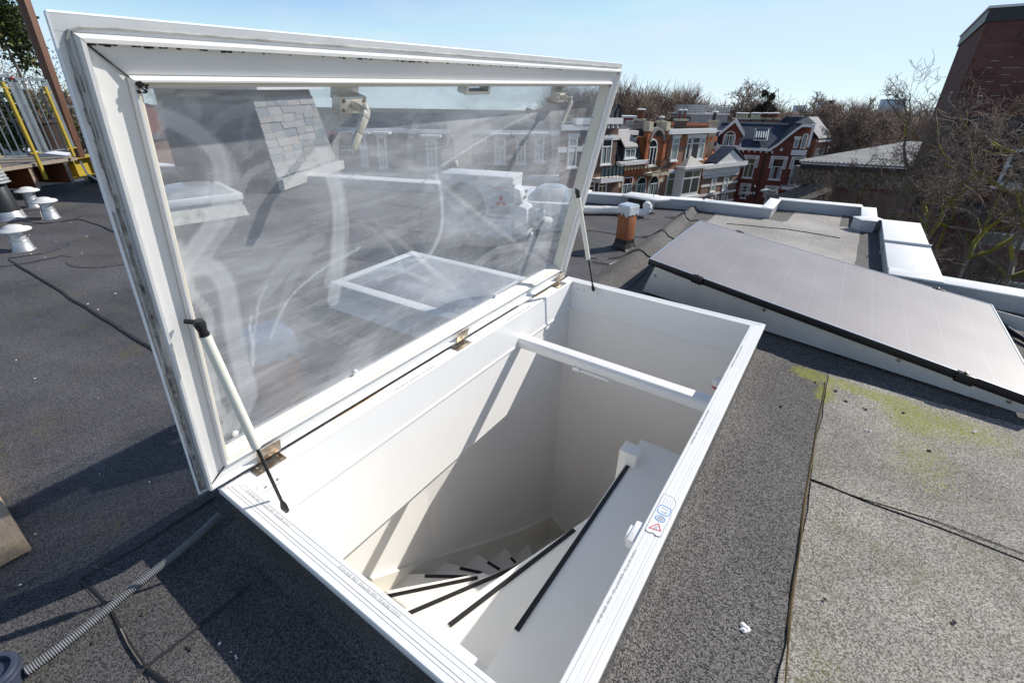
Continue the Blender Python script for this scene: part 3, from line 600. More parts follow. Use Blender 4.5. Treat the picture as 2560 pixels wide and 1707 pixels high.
for pl, w0, s in SW:
    # Catmull-Rom smoothing of the reflection band
    P_ = np.array(pl); Q = []
    for k in range(len(P_)-1):
        pa = P_[max(k-1, 0)]; pb = P_[k]; pc = P_[k+1]; pd = P_[min(k+2, len(P_)-1)]
        for t in np.linspace(0, 1, 5, endpoint=False):
            Q.append(.5*((2*pb)+(-pa+pc)*t+(2*pa-5*pb+4*pc-pd)*t*t+(-pa+3*pb-3*pc+pd)*t**3))
    Q.append(P_[-1]); Q = np.array(Q); dmin = np.full(len(vs), 1e9); sgn = np.zeros(len(vs))
    for k in range(len(Q)-1):
        d = Q[k+1]-Q[k]; l2 = d@d+1e-9; r = pxs-Q[k]; t = np.clip((r@d)/l2, 0, 1); e = r-t[:, None]*d; dd = np.hypot(e[:, 0], e[:, 1])
        c = np.sign(d[0]*r[:, 1]-d[1]*r[:, 0]); u = dd < dmin; dmin[u] = dd[u]; sgn[u] = c[u]
    x = dmin/w0; body = np.clip((1.15-x)*2.2, 0, 1)*(.6+.4*np.clip(x, 0, 1)**3)       # painted reflection, brighter towards the edge of the band
    val = np.maximum(val, s*body)+.25*s*body*(val > 0)
def pane_material():
    m, nt, r, mx = trans_mat('acrylic_pane_smears_and_reflections', (.74, .75, .78), 0, 1, 1.4, .5, gl=.55)
    L = nt.links.new; tc = [n for n in nt.nodes if n.type == 'TEX_COORD'][0]
    def streak(rot, sc, scale, lo, hi, amp):
        mp = N(nt, 'ShaderNodeMapping'); mp.inputs['Rotation'].default_value = (rot, 0, 0); mp.inputs['Scale'].default_value = sc; L(tc.outputs['Object'], mp.inputs[0])
        d = N(nt, 'ShaderNodeTexNoise', Scale=1.6, Detail=3); L(mp.outputs[0], d.inputs['Vector'])
        ad = N(nt, 'ShaderNodeMixRGB', blend_type='LINEAR_LIGHT'); ad.inputs[0].default_value = .28; L(mp.outputs[0], ad.inputs[1]); L(d.outputs['Color'], ad.inputs[2])
        t = N(nt, 'ShaderNodeTexNoise', Scale=scale, Detail=9, Roughness=.62); L(ad.outputs[0], t.inputs['Vector'])
        rr = ramp(nt, (lo, 0), (hi, amp)); L(t.outputs[0], rr.inputs[0]); return rr
    s1 = streak(.55, (1, .7, 2.8), 2.0, .44, .80, .33); s2 = streak(.95, (1, .8, 6), 4, .50, .80, .24); s3 = streak(0, (1, 1, 1), 1.9, .42, .74, .28)
    at = N(nt, 'ShaderNodeAttribute', attribute_name='reflection_band')  # painted dome reflections, summed with the wiping streaks below
    a = at.outputs['Fac']
    for s_ in (s1, s2, s3):
        ad = N(nt, 'ShaderNodeMath', operation='ADD'); L(a, ad.inputs[0]); L(s_.outputs[0], ad.inputs[1]); a = ad.outputs[0]
    ad = N(nt, 'ShaderNodeMath', operation='ADD', use_clamp=True); L(a, ad.inputs[0]); ad.inputs[1].default_value = .16
    mi = N(nt, 'ShaderNodeMath', operation='MINIMUM'); L(ad.outputs[0], mi.inputs[0]); mi.inputs[1].default_value = .80
    for l in list(mx.inputs[0].links): nt.links.remove(l)
    L(mi.outputs[0], mx.inputs[0]); return m
PANE = pane_material()
mb = MB(); mb.v = [tuple(v) for v in vs]; mb.f = [(j*(NU+1)+i, j*(NU+1)+i+1, (j+1)*(NU+1)+i+1, (j+1)*(NU+1)+i) for j in range(NV) for i in range(NU)]; mb.mi = [0]*len(mb.f)
pane = mb.build('pane', PANE, r0, off=HB, smooth=True, label='clear acrylic pane with wiping smears and painted-in reflection bands')
at = pane.data.attributes.new('reflection_band', 'FLOAT', 'POINT'); at.data.foreach_set('value', np.clip(val*1.1, 0, .75).astype(np.float32))
DOME = trans_mat('acrylic_dome_outer', (.72, .74, .78), .0, .05, 3, .4, gl=.10)[0]
mb = MB(); nu, nv = 60, 36; vv = []
for j in range(nv+1):
    for i in range(nu+1):
        u, v = i/nu*2-1, j/nv*2-1; h = ((1-abs(u)**5)*(1-abs(v)**4))**.7*.17
        vv.append(tuple(LP(a0-.05+(a1-a0+.10)*i/nu, b0-.05+(b1-b0+.10)*j/nv, -.076-h)))
mb.add(vv, [(j*(nu+1)+i, (j+1)*(nu+1)+i, (j+1)*(nu+1)+i+1, j*(nu+1)+i+1) for j in range(nv) for i in range(nu)])
mb.build('outer_dome', DOME, r0, off=HB, smooth=True)
# little white spacer studs at the pane edge
for q in ((1330, 585), (1460, 365), (1482, 300), (890, 930), (1240, 740), (590, 1085)):
    a, b = inv(q, -.05); mb = MB(); mb.lathe([(.009, 0), (.010, .004), (.007, .009), (.002, .010)], LP(a, b, -.057), 10, axis=NL); mb.build('spacer_stud', PVC, r0, off=HB, smooth=True)
# ---- handles
HAN = mat('satin_aluminium_cream', (.70, .67, .60), .3, metal=.45, n=.1, ns=8); ALU = mat('brushed_aluminium', (.74, .73, .70), .36, metal=.8, n=.12, ns=20)
def local_box(mb, a0, a1, b0, b1, c0, c1):
    mb.hexa([LP(a0, b0, c0), LP(a1, b0, c0), LP(a1, b1, c0), LP(a0, b1, c0), LP(a0, b0, c1), LP(a1, b0, c1), LP(a1, b1, c1), LP(a0, b1, c1)]); return mb
def handle(ac, sgn=1):
    bt = 1.104
    pl = local_box(MB(), ac-.040, ac+.040, 1.068, bt, -.060, -.050).build('handle_bracket', ALU, r0, off=HB, bevel=.001)
    local_box(MB(), ac-.048, ac+.046, bt-.003, bt+.004, -.062, -.030).build('handle_bracket', ALU, r0, off=HB, bevel=.001)
    local_box(MB(), ac-.040, ac+.042, 1.040, 1.080, -.056, -.022).build('handle_box', HAN, r0, off=HB, bevel=.003)
    for da in (-.031, .033):
        for db in (1.049, 1.071): MB().lathe([(.005, 0), (.005, .0015), (.0028, .002), (.0028, .001), (.0005, .001)], LP(ac+da, db, -.022), 12, axis=NL).build('bolt', INOX, r0, off=HB)
    mb = MB(); mb.tube([LP(ac+.002, 1.061, -.022), LP(ac+.001, 1.061, .005), LP(ac-.003, 1.062, .022)], [.012, .010, .011], 14)
    path = [(ac+.004, 1.068, .022), (ac-.006, 1.062, .030), (ac-.012, 1.050, .033), (ac-.030, 1.014, .033), (ac-.050, .975, .033)]
    for p, q2, w2 in zip(path, path[1:], (.024, .023, .021, .020)): mb.bar(LP(*p), LP(*q2), w2, .011, up=NL)
    mb.build('handle', HAN, r0, off=HB, bevel=.002, label='cream lever handle hanging from its bracket')
handle(.537); handle(1.652)
al_ = inv((1163, 216), -.03)[0]; ar_ = inv((1222, 216), -.03)[0]; bt = 1.104; bl_ = inv((1190, 238), -.02)[1]; mb = MB()
local_box(mb, al_, al_+.011, bl_, bt, -.060, -.022); local_box(mb, ar_-.011, ar_, bl_, bt, -.060, -.022); local_box(mb, al_+.0111, ar_-.0111, bl_, bl_+.010, -.060, -.022); local_box(mb, al_-.008, ar_+.008, bt-.002, bt+.004, -.062, -.026)
mb.build('catch_loop', ALU, r0, off=HB)
# ---- hinges
for q1 in (DP(600, 1052), DP(1042, 786), DP(1268, 650)):
    v = hz(q1, -1.099); y = v.y
    mb = MB(); x0 = FX0+.004; mb.box((x0, y-.05, -1.0985), (x0+.052, y+.05, -1.0960))
    hg = mb.build('hinge', INOX, hatch, off=HB, bevel=.0008); mb = MB(); aa = y-.309; local_box(mb, aa-.03, aa+.05, .004, .055, .003, .0055); mb.build('hinge_leaf', INOX, hg, off=HB)
    mb = MB(); mb.tube([(x0, y-.05, -1.094), (x0, y+.05, -1.094)], .0045, 8); mb.build('hinge_pin', INOX, hg, off=HB)
    for dx, dy in ((.015, -.035), (.04, -.035), (.015, .035), (.04, .035)): screw(hg, (x0+dx, y+dy, -1.0960), (0, 0, 1), .005)
    for db in (.018, .042): screw(hg, LP(aa, db, .0055), NL, .005)
# rust bleeding out of the hinge gap
mb = MB(); 
for k in range(60):
    y = .33+2.2*k/60+.01; s = max(0, noise.noise((y*3, 1, 0)))
    if s > .12: mb.box((FX0+.0055, y, FZ+.0003), (FX0+.008+.010*s, y+.034, FZ+.0008))
mb.build('rust_stain', RUST, rails[0], off=HB)
mb = MB()
for k in range(26):
    b = .62-.52*k/26; w_ = .004+.007*abs(noise.noise((k*.7, 0, 5))); mb.bar(LP(LL+.0012, b, -.04), LP(LL+.0012, b-.0205, -.04), .0012, w_, up=NL)
mb.build('rust_stain', RUST, r0, off=HB)
# dark gap line between frame and lid
MB().box((FX0+.0015, FY0+.0, FZ+.0003), (FX0+.0050, FY1-.02, FZ+.0009)).build('gasket', BLACKP, rails[0], off=HB)
# ---- gas struts
CREAM = mat('cream_strut_sleeve', (.78, .76, .66), .35)
def strut(T, B_, frac, lidn):
    T = Vector(T); B_ = Vector(B_); d = (B_-T).normalized(); K = T.lerp(B_, frac)
    s = MB().tube([T+d*.035, K], .0125, 20).build('gas_strut', CREAM, hatch, off=HB, smooth=True)
    MB().tube([K, B_-d*.02], .0048, 12).build('piston_rod', BLACKP, s, off=HB, smooth=True)
    mb = MB(); mb.tube([T-d*.006, T+d*.004, T+d*.022, T+d*.036], [.010, .0135, .010, .012], 14); mb.tube([T, T+lidn], .006, 8); mb.build('ball_socket', BLACKP, s, off=HB, smooth=True)
    mb = MB(); mb.tube([B_-d*.030, B_-d*.014, B_+d*.012, B_+d*.016], [.006, .010, .010, .007], 12); mb.build('ball_socket', BLACKP, s, off=HB, smooth=True)
    return s
a, b = inv((497, 806), .02); T1 = LP(a, b, .02); B1 = hz((712, 1270), -1.150); B1.y = max(B1.y, iy0+.02)
strut(T1, B1, .60, -NL*.02+Vector((0, -.02, 0)))
a, b = inv((1443, 478), .02); T2 = LP(a, b, .02); B2 = hy((1483, 722), iy1-.035)
strut(T2, B2, .66, -NL*.02+Vector((0, .02, 0)))
MB().tube([B1, B1+Vector((0, -.04, 0))], .005, 8).build('strut_pin', INOX, hatch, off=HB); MB().tube([B2, B2+Vector((0, .03, 0))], .007, 8).build('strut_pin', INOX, hatch, off=HB)
# ================================================================== the stairwell
PAINTW = mat('stairwell_paint', (.87, .85, .825), .7, n=.05, ns=1.2, bump=.02, bs=90)
STAIR = mat('white_stair_paint', (.82, .80, .745), .45, n=.03, ns=3, bump=.02, bs=50)
SIDE = mat('string_paint', (.78, .75, .68), .45, n=.04, ns=3)
RUB = mat('anti_slip_rubber', (.022, .019, .020), .5)
FLZ = -4.25
lw = lambda y: ix0-.025-.140*(iy1-max(y, 1.30))-.02*(1.30-min(y, 1.30))
def wquad(pts, name): 
    mb = MB(); mb.add(pts, [(0, 1, 2, 3)]); mb.add([Vector(p)+Vector((0, 0, 0)) for p in pts], []); o = mb.build(name, PAINTW, frame=MH); return struct(o)
wl = MB(); wl.prism([(lw(iy1+.03), iy1+.03), (lw(1.3), 1.3), (lw(.1), .1), (lw(.1)-.1, .1), (lw(1.3)-.1, 1.3), (lw(iy1+.03)-.1, iy1+.03)], FLZ, ZCE-.001); struct(wl.build('stairwell_wall_left', PAINTW, frame=MH))
struct(MB().box((-1.42, iy1+.001, FLZ), (.2, iy1+.10, ZCE-.001)).build('stairwell_wall_far', PAINTW, frame=MH))
struct(MB().box((ix1+.002, .0, FLZ), (ix1+.12, iy1, ZCE-.001)).build('stairwell_wall_right', PAINTW, frame=MH))
struct(MB().box((-1.9, .0, FLZ), (ix1+.12, .1, ZCE-.001)).build('stairwell_wall_near', PAINTW, frame=MH))
struct(MB().box((-1.9, .0, FLZ-.1), (.2, 2.7, FLZ)).build('stairwell_floor', SIDE, frame=MH))
cl = MB(); cl.prism([(ix0-.03, iy1+.03), (lw(.0)-.1, .0), (lw(1.3)-.2, 1.3), (lw(iy1)-.3, iy1+.03)], ZCE, ZCE+.05); cl.box((ix0-.5, .0, ZCE+.0005), (ix1+.12, iy0-.031, ZCE+.05)); struct(cl.build('stairwell_ceiling', PAINTW, frame=MH))
SB = (-.9, 1.4, FLZ)
st = thing('winder_staircase', 'white painted winding staircase with black anti-slip strips descending below the open hatch', 'staircase', MH, SB)
# nosing lines: (z, outer point, inner point) ; outer points run to the wall
C_ = (-1.245, 1.50)
Zs = lambda x, y: (800+x/2.816, 1150+y/2.816)
RS = .245; zst = [-1.555, -1.80, -2.045, -2.29, -2.50, -2.71, -2.92, -3.13, -3.34, -3.55]
npx = [None, ((800, 1190), (1850, 430)), ((600, 1040), (1450, 710)), ((445, 920), (1150, 790)), ((570, 785), (1090, 800)), ((860, 708), (1150, 793)), ((1095, 648), (1270, 768)), ((1285, 595), (1385, 718)), ((1437, 552), (1495, 665)), ((1607, 470), (1635, 560))]
nos = [(zst[0], (-.475, .12), (-.475, 1.86))]
for k in range(1, 10):
    z = zst[k]; a = hz(Zs(*npx[k][0]), z); b = hz(Zs(*npx[k][1]), z); d = (b-a).normalized()
    if k < 4: a = a-d*(.75 if k == 1 else .5)
    a.x = max(a.x, lw(a.y)+.0) if k >= 4 else a.x
    nos.append((z, (a.x, max(a.y, .12)), (b.x, b.y)))
def V2(a, z): return Vector((a[0], a[1], z))
for i, (z, o_, n_) in enumerate(nos):
    o_ = Vector(o_); n_ = Vector(n_); d = (n_-o_).normalized(); nn = Vector((d.y, -d.x))          # towards the riser side (up the stair)
    if i == 0:
        poly = [(ix1, .1), (ix1, 1.865), (-.475, 1.865), (-.475, .1)]
    else:
        pz, po, pn = nos[i-1]; po = Vector(po); pn = Vector(pn)
        poly = [tuple(o_), tuple(n_), tuple(pn+(po-pn)*.0+Vector((.03, 0))), tuple(po+Vector((.03, -.02)))]
        if i == 2: poly = [tuple(o_), tuple(n_), tuple(pn), tuple(po)]
        if i == 3: poly = [tuple(o_), tuple(n_), tuple(pn), tuple(po), (-1.62, .12), (-1.62, .5)]
    mb = MB(); mb.prism(poly, z-.03, z); tr = mb.build('landing' if i == 0 else 'tread', STAIR, st, off=SB, bevel=.003)
    # riser below the nosing, set back
    if i < 9:
        a = o_+nn*.022; b = n_+nn*.022; mb = MB()
        mb.hexa([V2(a, z-RS-.001), V2(b, z-RS-.001), V2(b+nn*.018, z-RS-.001), V2(a+nn*.018, z-RS-.001), V2(a, z-.0305), V2(b, z-.0305), V2(b+nn*.018, z-.0305), V2(a+nn*.018, z-.0305)])
        mb.build('riser', STAIR, st, off=SB)
# anti-slip strips, from the measured ends
Zs = lambda x, y: (800+x/2.816, 1150+y/2.816)
spx = [None, ((910, 1162), (1790, 490)), ((560, 1105), (1400, 745)), ((420, 968), (1110, 826)), ((738, 815), (1040, 820)), ((985, 760), (1140, 793)), ((1180, 718), (1265, 768)), ((1343, 686), (1378, 722))]
ST = [(zst[0], hz(DP(1442, 1070), zst[0]), hz(DP(1186, 1447), zst[0]), .018)]+[(zst[k], hz(Zs(*spx[k][0]), zst[k]), hz(Zs(*spx[k][1]), zst[k]), .020) for k in range(1, 8)]
trs = [o for o in st.children if o.name.split('.')[0] in ('landing', 'tread')]
trs.sort(key=lambda o: -max((o.matrix_local@v.co).z for v in o.data.vertices))
for i, (z, a, b, w_) in enumerate(ST):
    a = Vector(a); b = Vector(b); d = (b-a).normalized(); n = Vector((-d.y, d.x, 0)); par_ = trs[i]
    mb = MB(); mb.bar(a+Vector((0, 0, .0015)), b+Vector((0, 0, .0015)), w_, .003)
    for k in range(4): o = n*((k-1.5)*w_/4); mb.bar(a+o+Vector((0, 0, .004)), b+o+Vector((0, 0, .004)), w_*.14, .002)
    mb.build('anti_slip_strip', RUB, par_, off=SB)
# wall string following the flight, and the closed inner string
mb = MB()
path = [(.10, -1.70+.05), (.45, -1.93), (.8, -2.17), (1.1, -2.42), (1.5, -2.70), (1.95, -3.03), (2.2, -3.18), (2.52, -3.42)]
path = [(lambda v: (v.y, v.z))(hx(Zs(*q), lw(hx(Zs(*q), X).y)+.02)) for q, X in (((330, 850), -1.56), ((575, 770), -1.53), ((800, 690), -1.50), ((1000, 635), -1.46), ((1200, 575), -1.42), ((1420, 500), -1.36), ((1640, 400), -1.31))]
path = [(.12, path[0][1]+.45)]+path; path[-1] = (iy1-.001, path[-1][1])
for (y0, z0), (y1, z1) in zip(path, path[1:]):
    x0, x1 = lw(y0), lw(y1)
    mb.hexa([(x0, y0, z0-.62), (x0+.022, y0, z0-.62), (x1+.022, y1, z1-.62), (x1, y1, z1-.62), (x0, y0, z0), (x0+.022, y0, z0), (x1+.022, y1, z1), (x1, y1, z1)])
mb.build('wall_string', SIDE, st, off=SB)
za = hy(Zs(1640, 400), iy1-.04).z; zb = hy(Zs(1740, 490), iy1-.04)
mb = MB(); mb.hexa([(-1.30, iy1-.035, za-.6), (-.55, iy1-.035, za-1.1), (-.55, iy1-.001, za-1.1), (-1.30, iy1-.001, za-.6), (-1.30, iy1-.035, za), (-.55, iy1-.035, za-.42), (-.55, iy1-.001, za-.42), (-1.30, iy1-.001, za)]); mb.build('wall_string', SIDE, st, off=SB)
# edge of the landing and the side face down to the flight
MB().box((-.473, .1, -2.10), (-.455, 1.86, zst[0]-.031)).build('inner_string', STAIR, st, off=SB, bevel=.002)
MB().box((-.475, 1.862, -1.80), (ix1, 1.88, zst[0]-.031)).build('landing_edge', STAIR, st, off=SB)
nwa = hz(DP(1437, 1012), -1.49); nwb = hz(DP(1500, 1020), -1.49); MB().box((nwa.x, nwa.y-.075, -2.4), (nwa.x+.085, nwa.y+.005, -1.49)).build('newel_post', STAIR, st, off=SB, bevel=.004)
b_ = hz(Zs(1040, 1335), zst[0]-.01); MB().box((b_.x-.05, b_.y-.09, -2.0), (-.4755, b_.y, zst[0]-.01)).build('newel_post', STAIR, st, off=SB, bevel=.004)
# alarm sounder on the right wall, below the rim
AB = (ix1, 1.905, -1.43)
v = hx((1783, 955), ix1-.03); v = Vector((ix1, min(iy1-.1, v.y), v.z)); 
WHP = mat('white_abs_plastic', (.78, .77, .75), .3); REDL = mat('red_lens', (.45, .01, .02), .2)
q = hz((1786, 955), -1.36); AB = (ix1-.0, q.y, -1.36); print('sensor', q, hx((1786, 955), ix1-.05))
al = thing('alarm_sensor', 'small white wall sensor with a red window tucked under the right rim of the hatch', 'sensor', MH, AB)
mb = MB(); mb.lathe([(.030, 0), (.030, .012), (.022, .016)], AB, 20, axis=(-1, 0, 0)); mb.build('base', WHP, al, off=AB, smooth=True)
mb = MB(); c = Vector(AB)+Vector((-.055, 0, -.005)); mb.tube([Vector(AB), c], .009, 10); mb.lathe([(.006, -.035), (.024, -.032), (.030, -.015), (.032, .004), (.028, .024), (.016, .034), (.002, .036)], c, 20, axis=(-.3, -.3, 1)); mb.build('head', WHP, al, off=AB, smooth=True)
mb = MB(); mb.lathe([(.0330, -.008), (.0335, 0), (.0328, .006)], c, 20, axis=(-.3, -.3, 1)); mb.build('red_window', REDL, al, off=AB)
# ================================================================== solar panel
PVG = mat('solar_glass', (.20, .17, .185), .16, n=.12, ns=2, col2=(.17, .15, .165), coat=.6)
def cells():
    m, nt, b, L = nodemat('solar_cells'); tc = N(nt, 'ShaderNodeTexCoord'); s = N(nt, 'ShaderNodeSeparateXYZ'); L(tc.outputs['Object'], s.inputs[0]); sy_ = N(nt, 'ShaderNodeMath', operation='MULTIPLY_ADD'); L(s.outputs[1], sy_.inputs[0]); sy_.inputs[1].default_value = .19; L(s.outputs[0], sy_.inputs[2])
    def line(src, per, wid):
        a = N(nt, 'ShaderNodeMath', operation='MODULO'); a.inputs[1].default_value = per; L(src, a.inputs[0]); b_ = N(nt, 'ShaderNodeMath', operation='ABSOLUTE'); L(a.outputs[0], b_.inputs[0])
        c = N(nt, 'ShaderNodeMath', operation='LESS_THAN'); c.inputs[1].default_value = wid; L(b_.outputs[0], c.inputs[0]); return c.outputs[0]
    l1 = line(s.outputs[1], .028, .0035); l2 = line(sy_.outputs[0], .166, .005); l3 = line(sy_.outputs[0], .0332, .002)
    n = N(nt, 'ShaderNodeTexNoise', Scale=2.5, Detail=6); L(tc.outputs['Object'], n.inputs['Vector']); r = ramp(nt, (.3, .215), (.75, .30)); L(n.outputs[0], r.inputs[0])
    cc = N(nt, 'ShaderNodeMixRGB', blend_type='MULTIPLY'); cc.inputs[0].default_value = 1; cc.inputs[1].default_value = (.92, .80, .78, 1); L(r.outputs[0], cc.inputs[2]); src = cc
    for l, c in ((l1, (.36, .33, .34)), (l3, (.30, .26, .28)), (l2, (.42, .39, .40))):
        x = N(nt, 'ShaderNodeMixRGB'); x.inputs[2].default_value = (*c, 1); g = N(nt, 'ShaderNodeMath', operation='MULTIPLY'); g.inputs[1].default_value = .22; L(l, g.inputs[0]); L(g.outputs[0], x.inputs[0]); L(src.outputs[0], x.inputs[1]); src = x
    L(src.outputs[0], b.inputs['Base Color']); b.inputs['Roughness'].default_value = .5; b.inputs['Coat Weight'].default_value = .22; b.inputs['Coat Roughness'].default_value = .3; return m
CELL = cells()
PFR = mat('black_panel_frame', (.018, .016, .020), .35, metal=.3)
PLATE = mat('galvanised_plate', (.84, .83, .80), .36, metal=.45, n=.22, ns=2.2, col2=(.70, .70, .69), bump=.02, bs=14)
FRL = mat('anodised_edge', (.75, .76, .78), .25, metal=.8)
pb0, pb1 = hz(DP(1475, 668), -1.285), hz((2560, 1035), -1.285)
pdir = (pb1-pb0); pdir.z = 0; pdir.normalize(); pn_ = Vector((-pdir.y, pdir.x, 0))             # pn_ points away from the viewer
def onplate(q, off=0):
    d = Vector(_ray(RH, q)); nn = pn_; p = pb0+pn_*off; return d*(p.dot(nn)/d.dot(nn))
E0 = onplate(DP(1491, 594), -.03); E1 = onplate(DP(2352, 908), -.03)
ed = (E1-E0).normalized(); PLn = 2.0
slope = Vector((ed.x, ed.y, ed.z)); side = pn_.copy()
F0 = hz(DP(1610, 501), E0.z+.0); side = (F0-E0); side -= ed*side.dot(ed); side.normalize(); PW = 1.27; nrm = ed.cross(side).normalized()
print('panel', PW, E0, F0, nrm)
cr_ = hz(DP(2272, 700), (E0+ed*PLn).z); print('right far', cr_, E0+ed*PLn+side*PW)
PB = tuple(E0+Vector((0, 0, -.2)))
sp = thing('solar_panel', 'large tilted solar panel on a galvanised metal tray beside the hatch', 'solar panel', MH, PB)
pm = Matrix.Translation(-Vector(PB)) @ Matrix(((ed.x, side.x, nrm.x, E0.x), (ed.y, side.y, nrm.y, E0.y), (ed.z, side.z, nrm.z, E0.z), (0, 0, 0, 1)))
def inpanel(mb, name, m, parent=sp, **k):
    mb.v = [(x-.19*y, y, z) for x, y, z in mb.v]; o = mb.build(name, m, parent, **k); o.matrix_local = (pm if parent is sp else Matrix.Identity(4)); return o
gl = inpanel(MB().box((.010, .010, -.006), (PLn-.010, PW-.010, -.001)), 'glass_sheet', CELL)
for lo, hi in (((0, 0, -.042), (PLn, .0095, 0)), ((0, PW-.0095, -.042), (PLn, PW, 0)), ((0, .01, -.042), (.0095, PW-.01, 0)), ((PLn-.0095, .01, -.042), (PLn, PW-.01, 0))):
    fr_ = inpanel(MB().box(lo, hi), 'frame_rail', PFR, bevel=.001)
    x0, y0, _ = lo; x1, y1, _ = hi
    inpanel(MB().box((x0+.001, y0+.001, .0002), (x1-.001, y1-.001, .0012)), 'edge_highlight', FRL, parent=fr_)
for x in (.36, PLn-.28):
    for y0, sg in ((0, 1), (PW, -1)):
        mb = MB(); mb.box((x-.035, y0-.012*sg if sg > 0 else y0, -.046), (x+.035, y0 if sg > 0 else y0+.012, .003)); mb.box((x-.035, min(y0, y0+.012*sg), .0015), (x+.035, max(y0, y0+.012*sg), .004))
        c_ = inpanel(mb, 'clamp', PFR, bevel=.001)
        m2 = MB(); m2.lathe([(.007, 0), (.007, .008), (.001, .009)], (x-.005, y0+.004*sg, .004), 8); inpanel(m2, 'clamp_bolt', INOX, parent=c_)
# side plate of the tray: upper edge follows the panel, lower edge lies on the felt
t0 = onplate(DP(1505, 612)); b0 = onplate(DP(1476, 668)); t1 = onplate(DP(2352, 912)); b1 = onplate((2560, 1036))
ext = (t1-t0)*.16; extb = (b1-b0)*.12
th = pn_*.003
mb = MB(); A_, B_, C2, D_ = b0, b1+extb, t1+ext, t0
mb.hexa([A_, B_, B_+th, A_+th, D_, C2, C2+th, D_+th]); plt = mb.build('side_plate', PLATE, sp, off=PB)
mb = MB(); mb.hexa([D_-pn_*.010-Vector((0, 0, .008)), C2-pn_*.010-Vector((0, 0, .008)), C2+pn_*.03, D_+pn_*.03, D_-pn_*.008+Vector((0, 0, .004)), C2-pn_*.008+Vector((0, 0, .004)), C2+pn_*.03+Vector((0, 0, .006)), D_+pn_*.03+Vector((0, 0, .006))])
mb.build('folded_edge', FRL, plt, off=PB, bevel=.003)
for q in [(1400+1168/4.9, 480+1022/4.9), (1800+342/3.095, 700+230/3.095), (1800+692/3.095, 700+607/3.095), (1800+1383/3.095, 700+617/3.095), (1800+1624/3.095, 700+842/3.095), (1800+2237/3.095, 700+938/3.095)]:
    v = onplate(q); mb = MB(); mb.lathe([(.011, 0), (.011, .0015), (.007, .002), (.0068, .0055), (.001, .006)], v, 12, axis=-pn_); mb.build('screw', INOX, plt, off=PB)
mb = MB(); mb.hexa([A_, A_+pn_*1.15, A_+pn_*1.15+Vector((.003, 0, 0)), A_+Vector((.003, 0, 0)), D_, D_+pn_*1.15, D_+pn_*1.15+Vector((.003, 0, 0)), D_+Vector((.003, 0, 0))]); mb.build('end_plate', PLATE, sp, off=PB)
mb = MB(); g2 = pn_*1.15; mb.hexa([A_+g2, B_+g2, B_+g2+th, A_+g2+th, D_+g2, C2+g2, C2+g2+th, D_+g2+th]); mb.build('side_plate', PLATE, sp, off=PB)
# cable at the right
CB = hz((2560, 850), ZR); tag(MB().tube([hz((2420, 760), ZR+.06), hz((2480, 790), ZR+.05), hz((2520, 822), ZR+.03), hz((2575, 858), ZR+.02), hz((2700, 930), ZR+.02)], .014, 10).build('cable_conduit', BLACKP, off=CB, frame=MH, smooth=True), 'thick black cable lying on the felt behind the solar panel', 'cable')
# ================================================================== square terracotta flue posts
TERR = mat('terracotta', (.34, .115, .042), .75, n=.25, ns=6, col2=(.25, .075, .028), bump=.05, bs=50)
TAPE = mat('silver_duct_tape', (.55, .58, .62), .32, metal=.35, n=.3, ns=16, col2=(.72, .74, .76), bump=.25, bs=28)
TAR = mat('black_tar', (.012, .011, .010), .45, n=.3, ns=30)
def flue(q, hgt, wdt, rot, label, zt=None):
    b = hz(q, ZR); B = tuple(b); t = thing('flue_post', label, 'flue', MH, B, rot)
    h = wdt/2
    MB().box((-h, -h, .03), (h, h, hgt-.02)).build('shaft', TERR, t, bevel=.006)
    mb = MB(); top = hgt; z0 = hgt-.5*wdt
    ring = []
    for k in range(32):
        s = k/8; e = int(s); f = s-e; c = [(-1, -1), (1, -1), (1, 1), (-1, 1), (-1, -1)]; x = c[e][0]*(1-f)+c[e+1][0]*f; y = c[e][1]*(1-f)+c[e+1][1]*f
        ring.append((x*(h+.006), y*(h+.006), z0-(.05*abs(noise.noise((k*.9, b.x, 1)))+.014*(k % 3 == 0))))
    n = len(ring); v = ring+[(x*1.01, y*1.01, top-.01) for x, y, _ in ring]+[(x*.93, y*.93, top+.004) for x, y, _ in ring]
    mb.add(v, [(i, (i+1) % n, n+(i+1) % n, n+i) for i in range(n)]+[(n+i, n+(i+1) % n, 2*n+(i+1) % n, 2*n+i) for i in range(n)]+[tuple(range(2*n, 3*n))]); mb.build('tape_wrap', TAPE, t)
    for k in range(3): MB().box((-h-.004, -h*.7+k*h*.62, top+.003+k*.0004), (h+.004, -h*.7+k*h*.62+h*.5, top+.006+k*.0004)).build('tape_strip', TAPE, t)
    mb = MB(); v = []
    for z, s in ((.0, 1.9), (.012, 1.35), (.05, 1.10), (.085, 1.06)):
        for k in range(16):
            s4 = k/4; e = int(s4); f = s4-e; c = [(-1, -1), (1, -1), (1, 1), (-1, 1), (-1, -1)]; x = c[e][0]*(1-f)+c[e+1][0]*f; y = c[e][1]*(1-f)+c[e+1][1]*f
            j = 1+.10*noise.noise((k*1.3, z*30, b.x)); v.append((x*h*s*j, y*h*s*j, z+.012*noise.noise((k, z*9, 2)) if z else 0))
    mb.add(v, [(r*16+i, r*16+(i+1) % 16, (r+1)*16+(i+1) % 16, (r+1)*16+i) for r in range(3) for i in range(16)]); mb.build('tar_collar', TAR, t); return t
flue(DP(1432, 568), .385, .120, math.radians(-15), 'terracotta flue post with silver taped top standing in the open right of the lid')
flue(DP(672, 985), .47, .145, math.radians(-10), 'square terracotta flue post with a silver taped top seen through the dome pane')
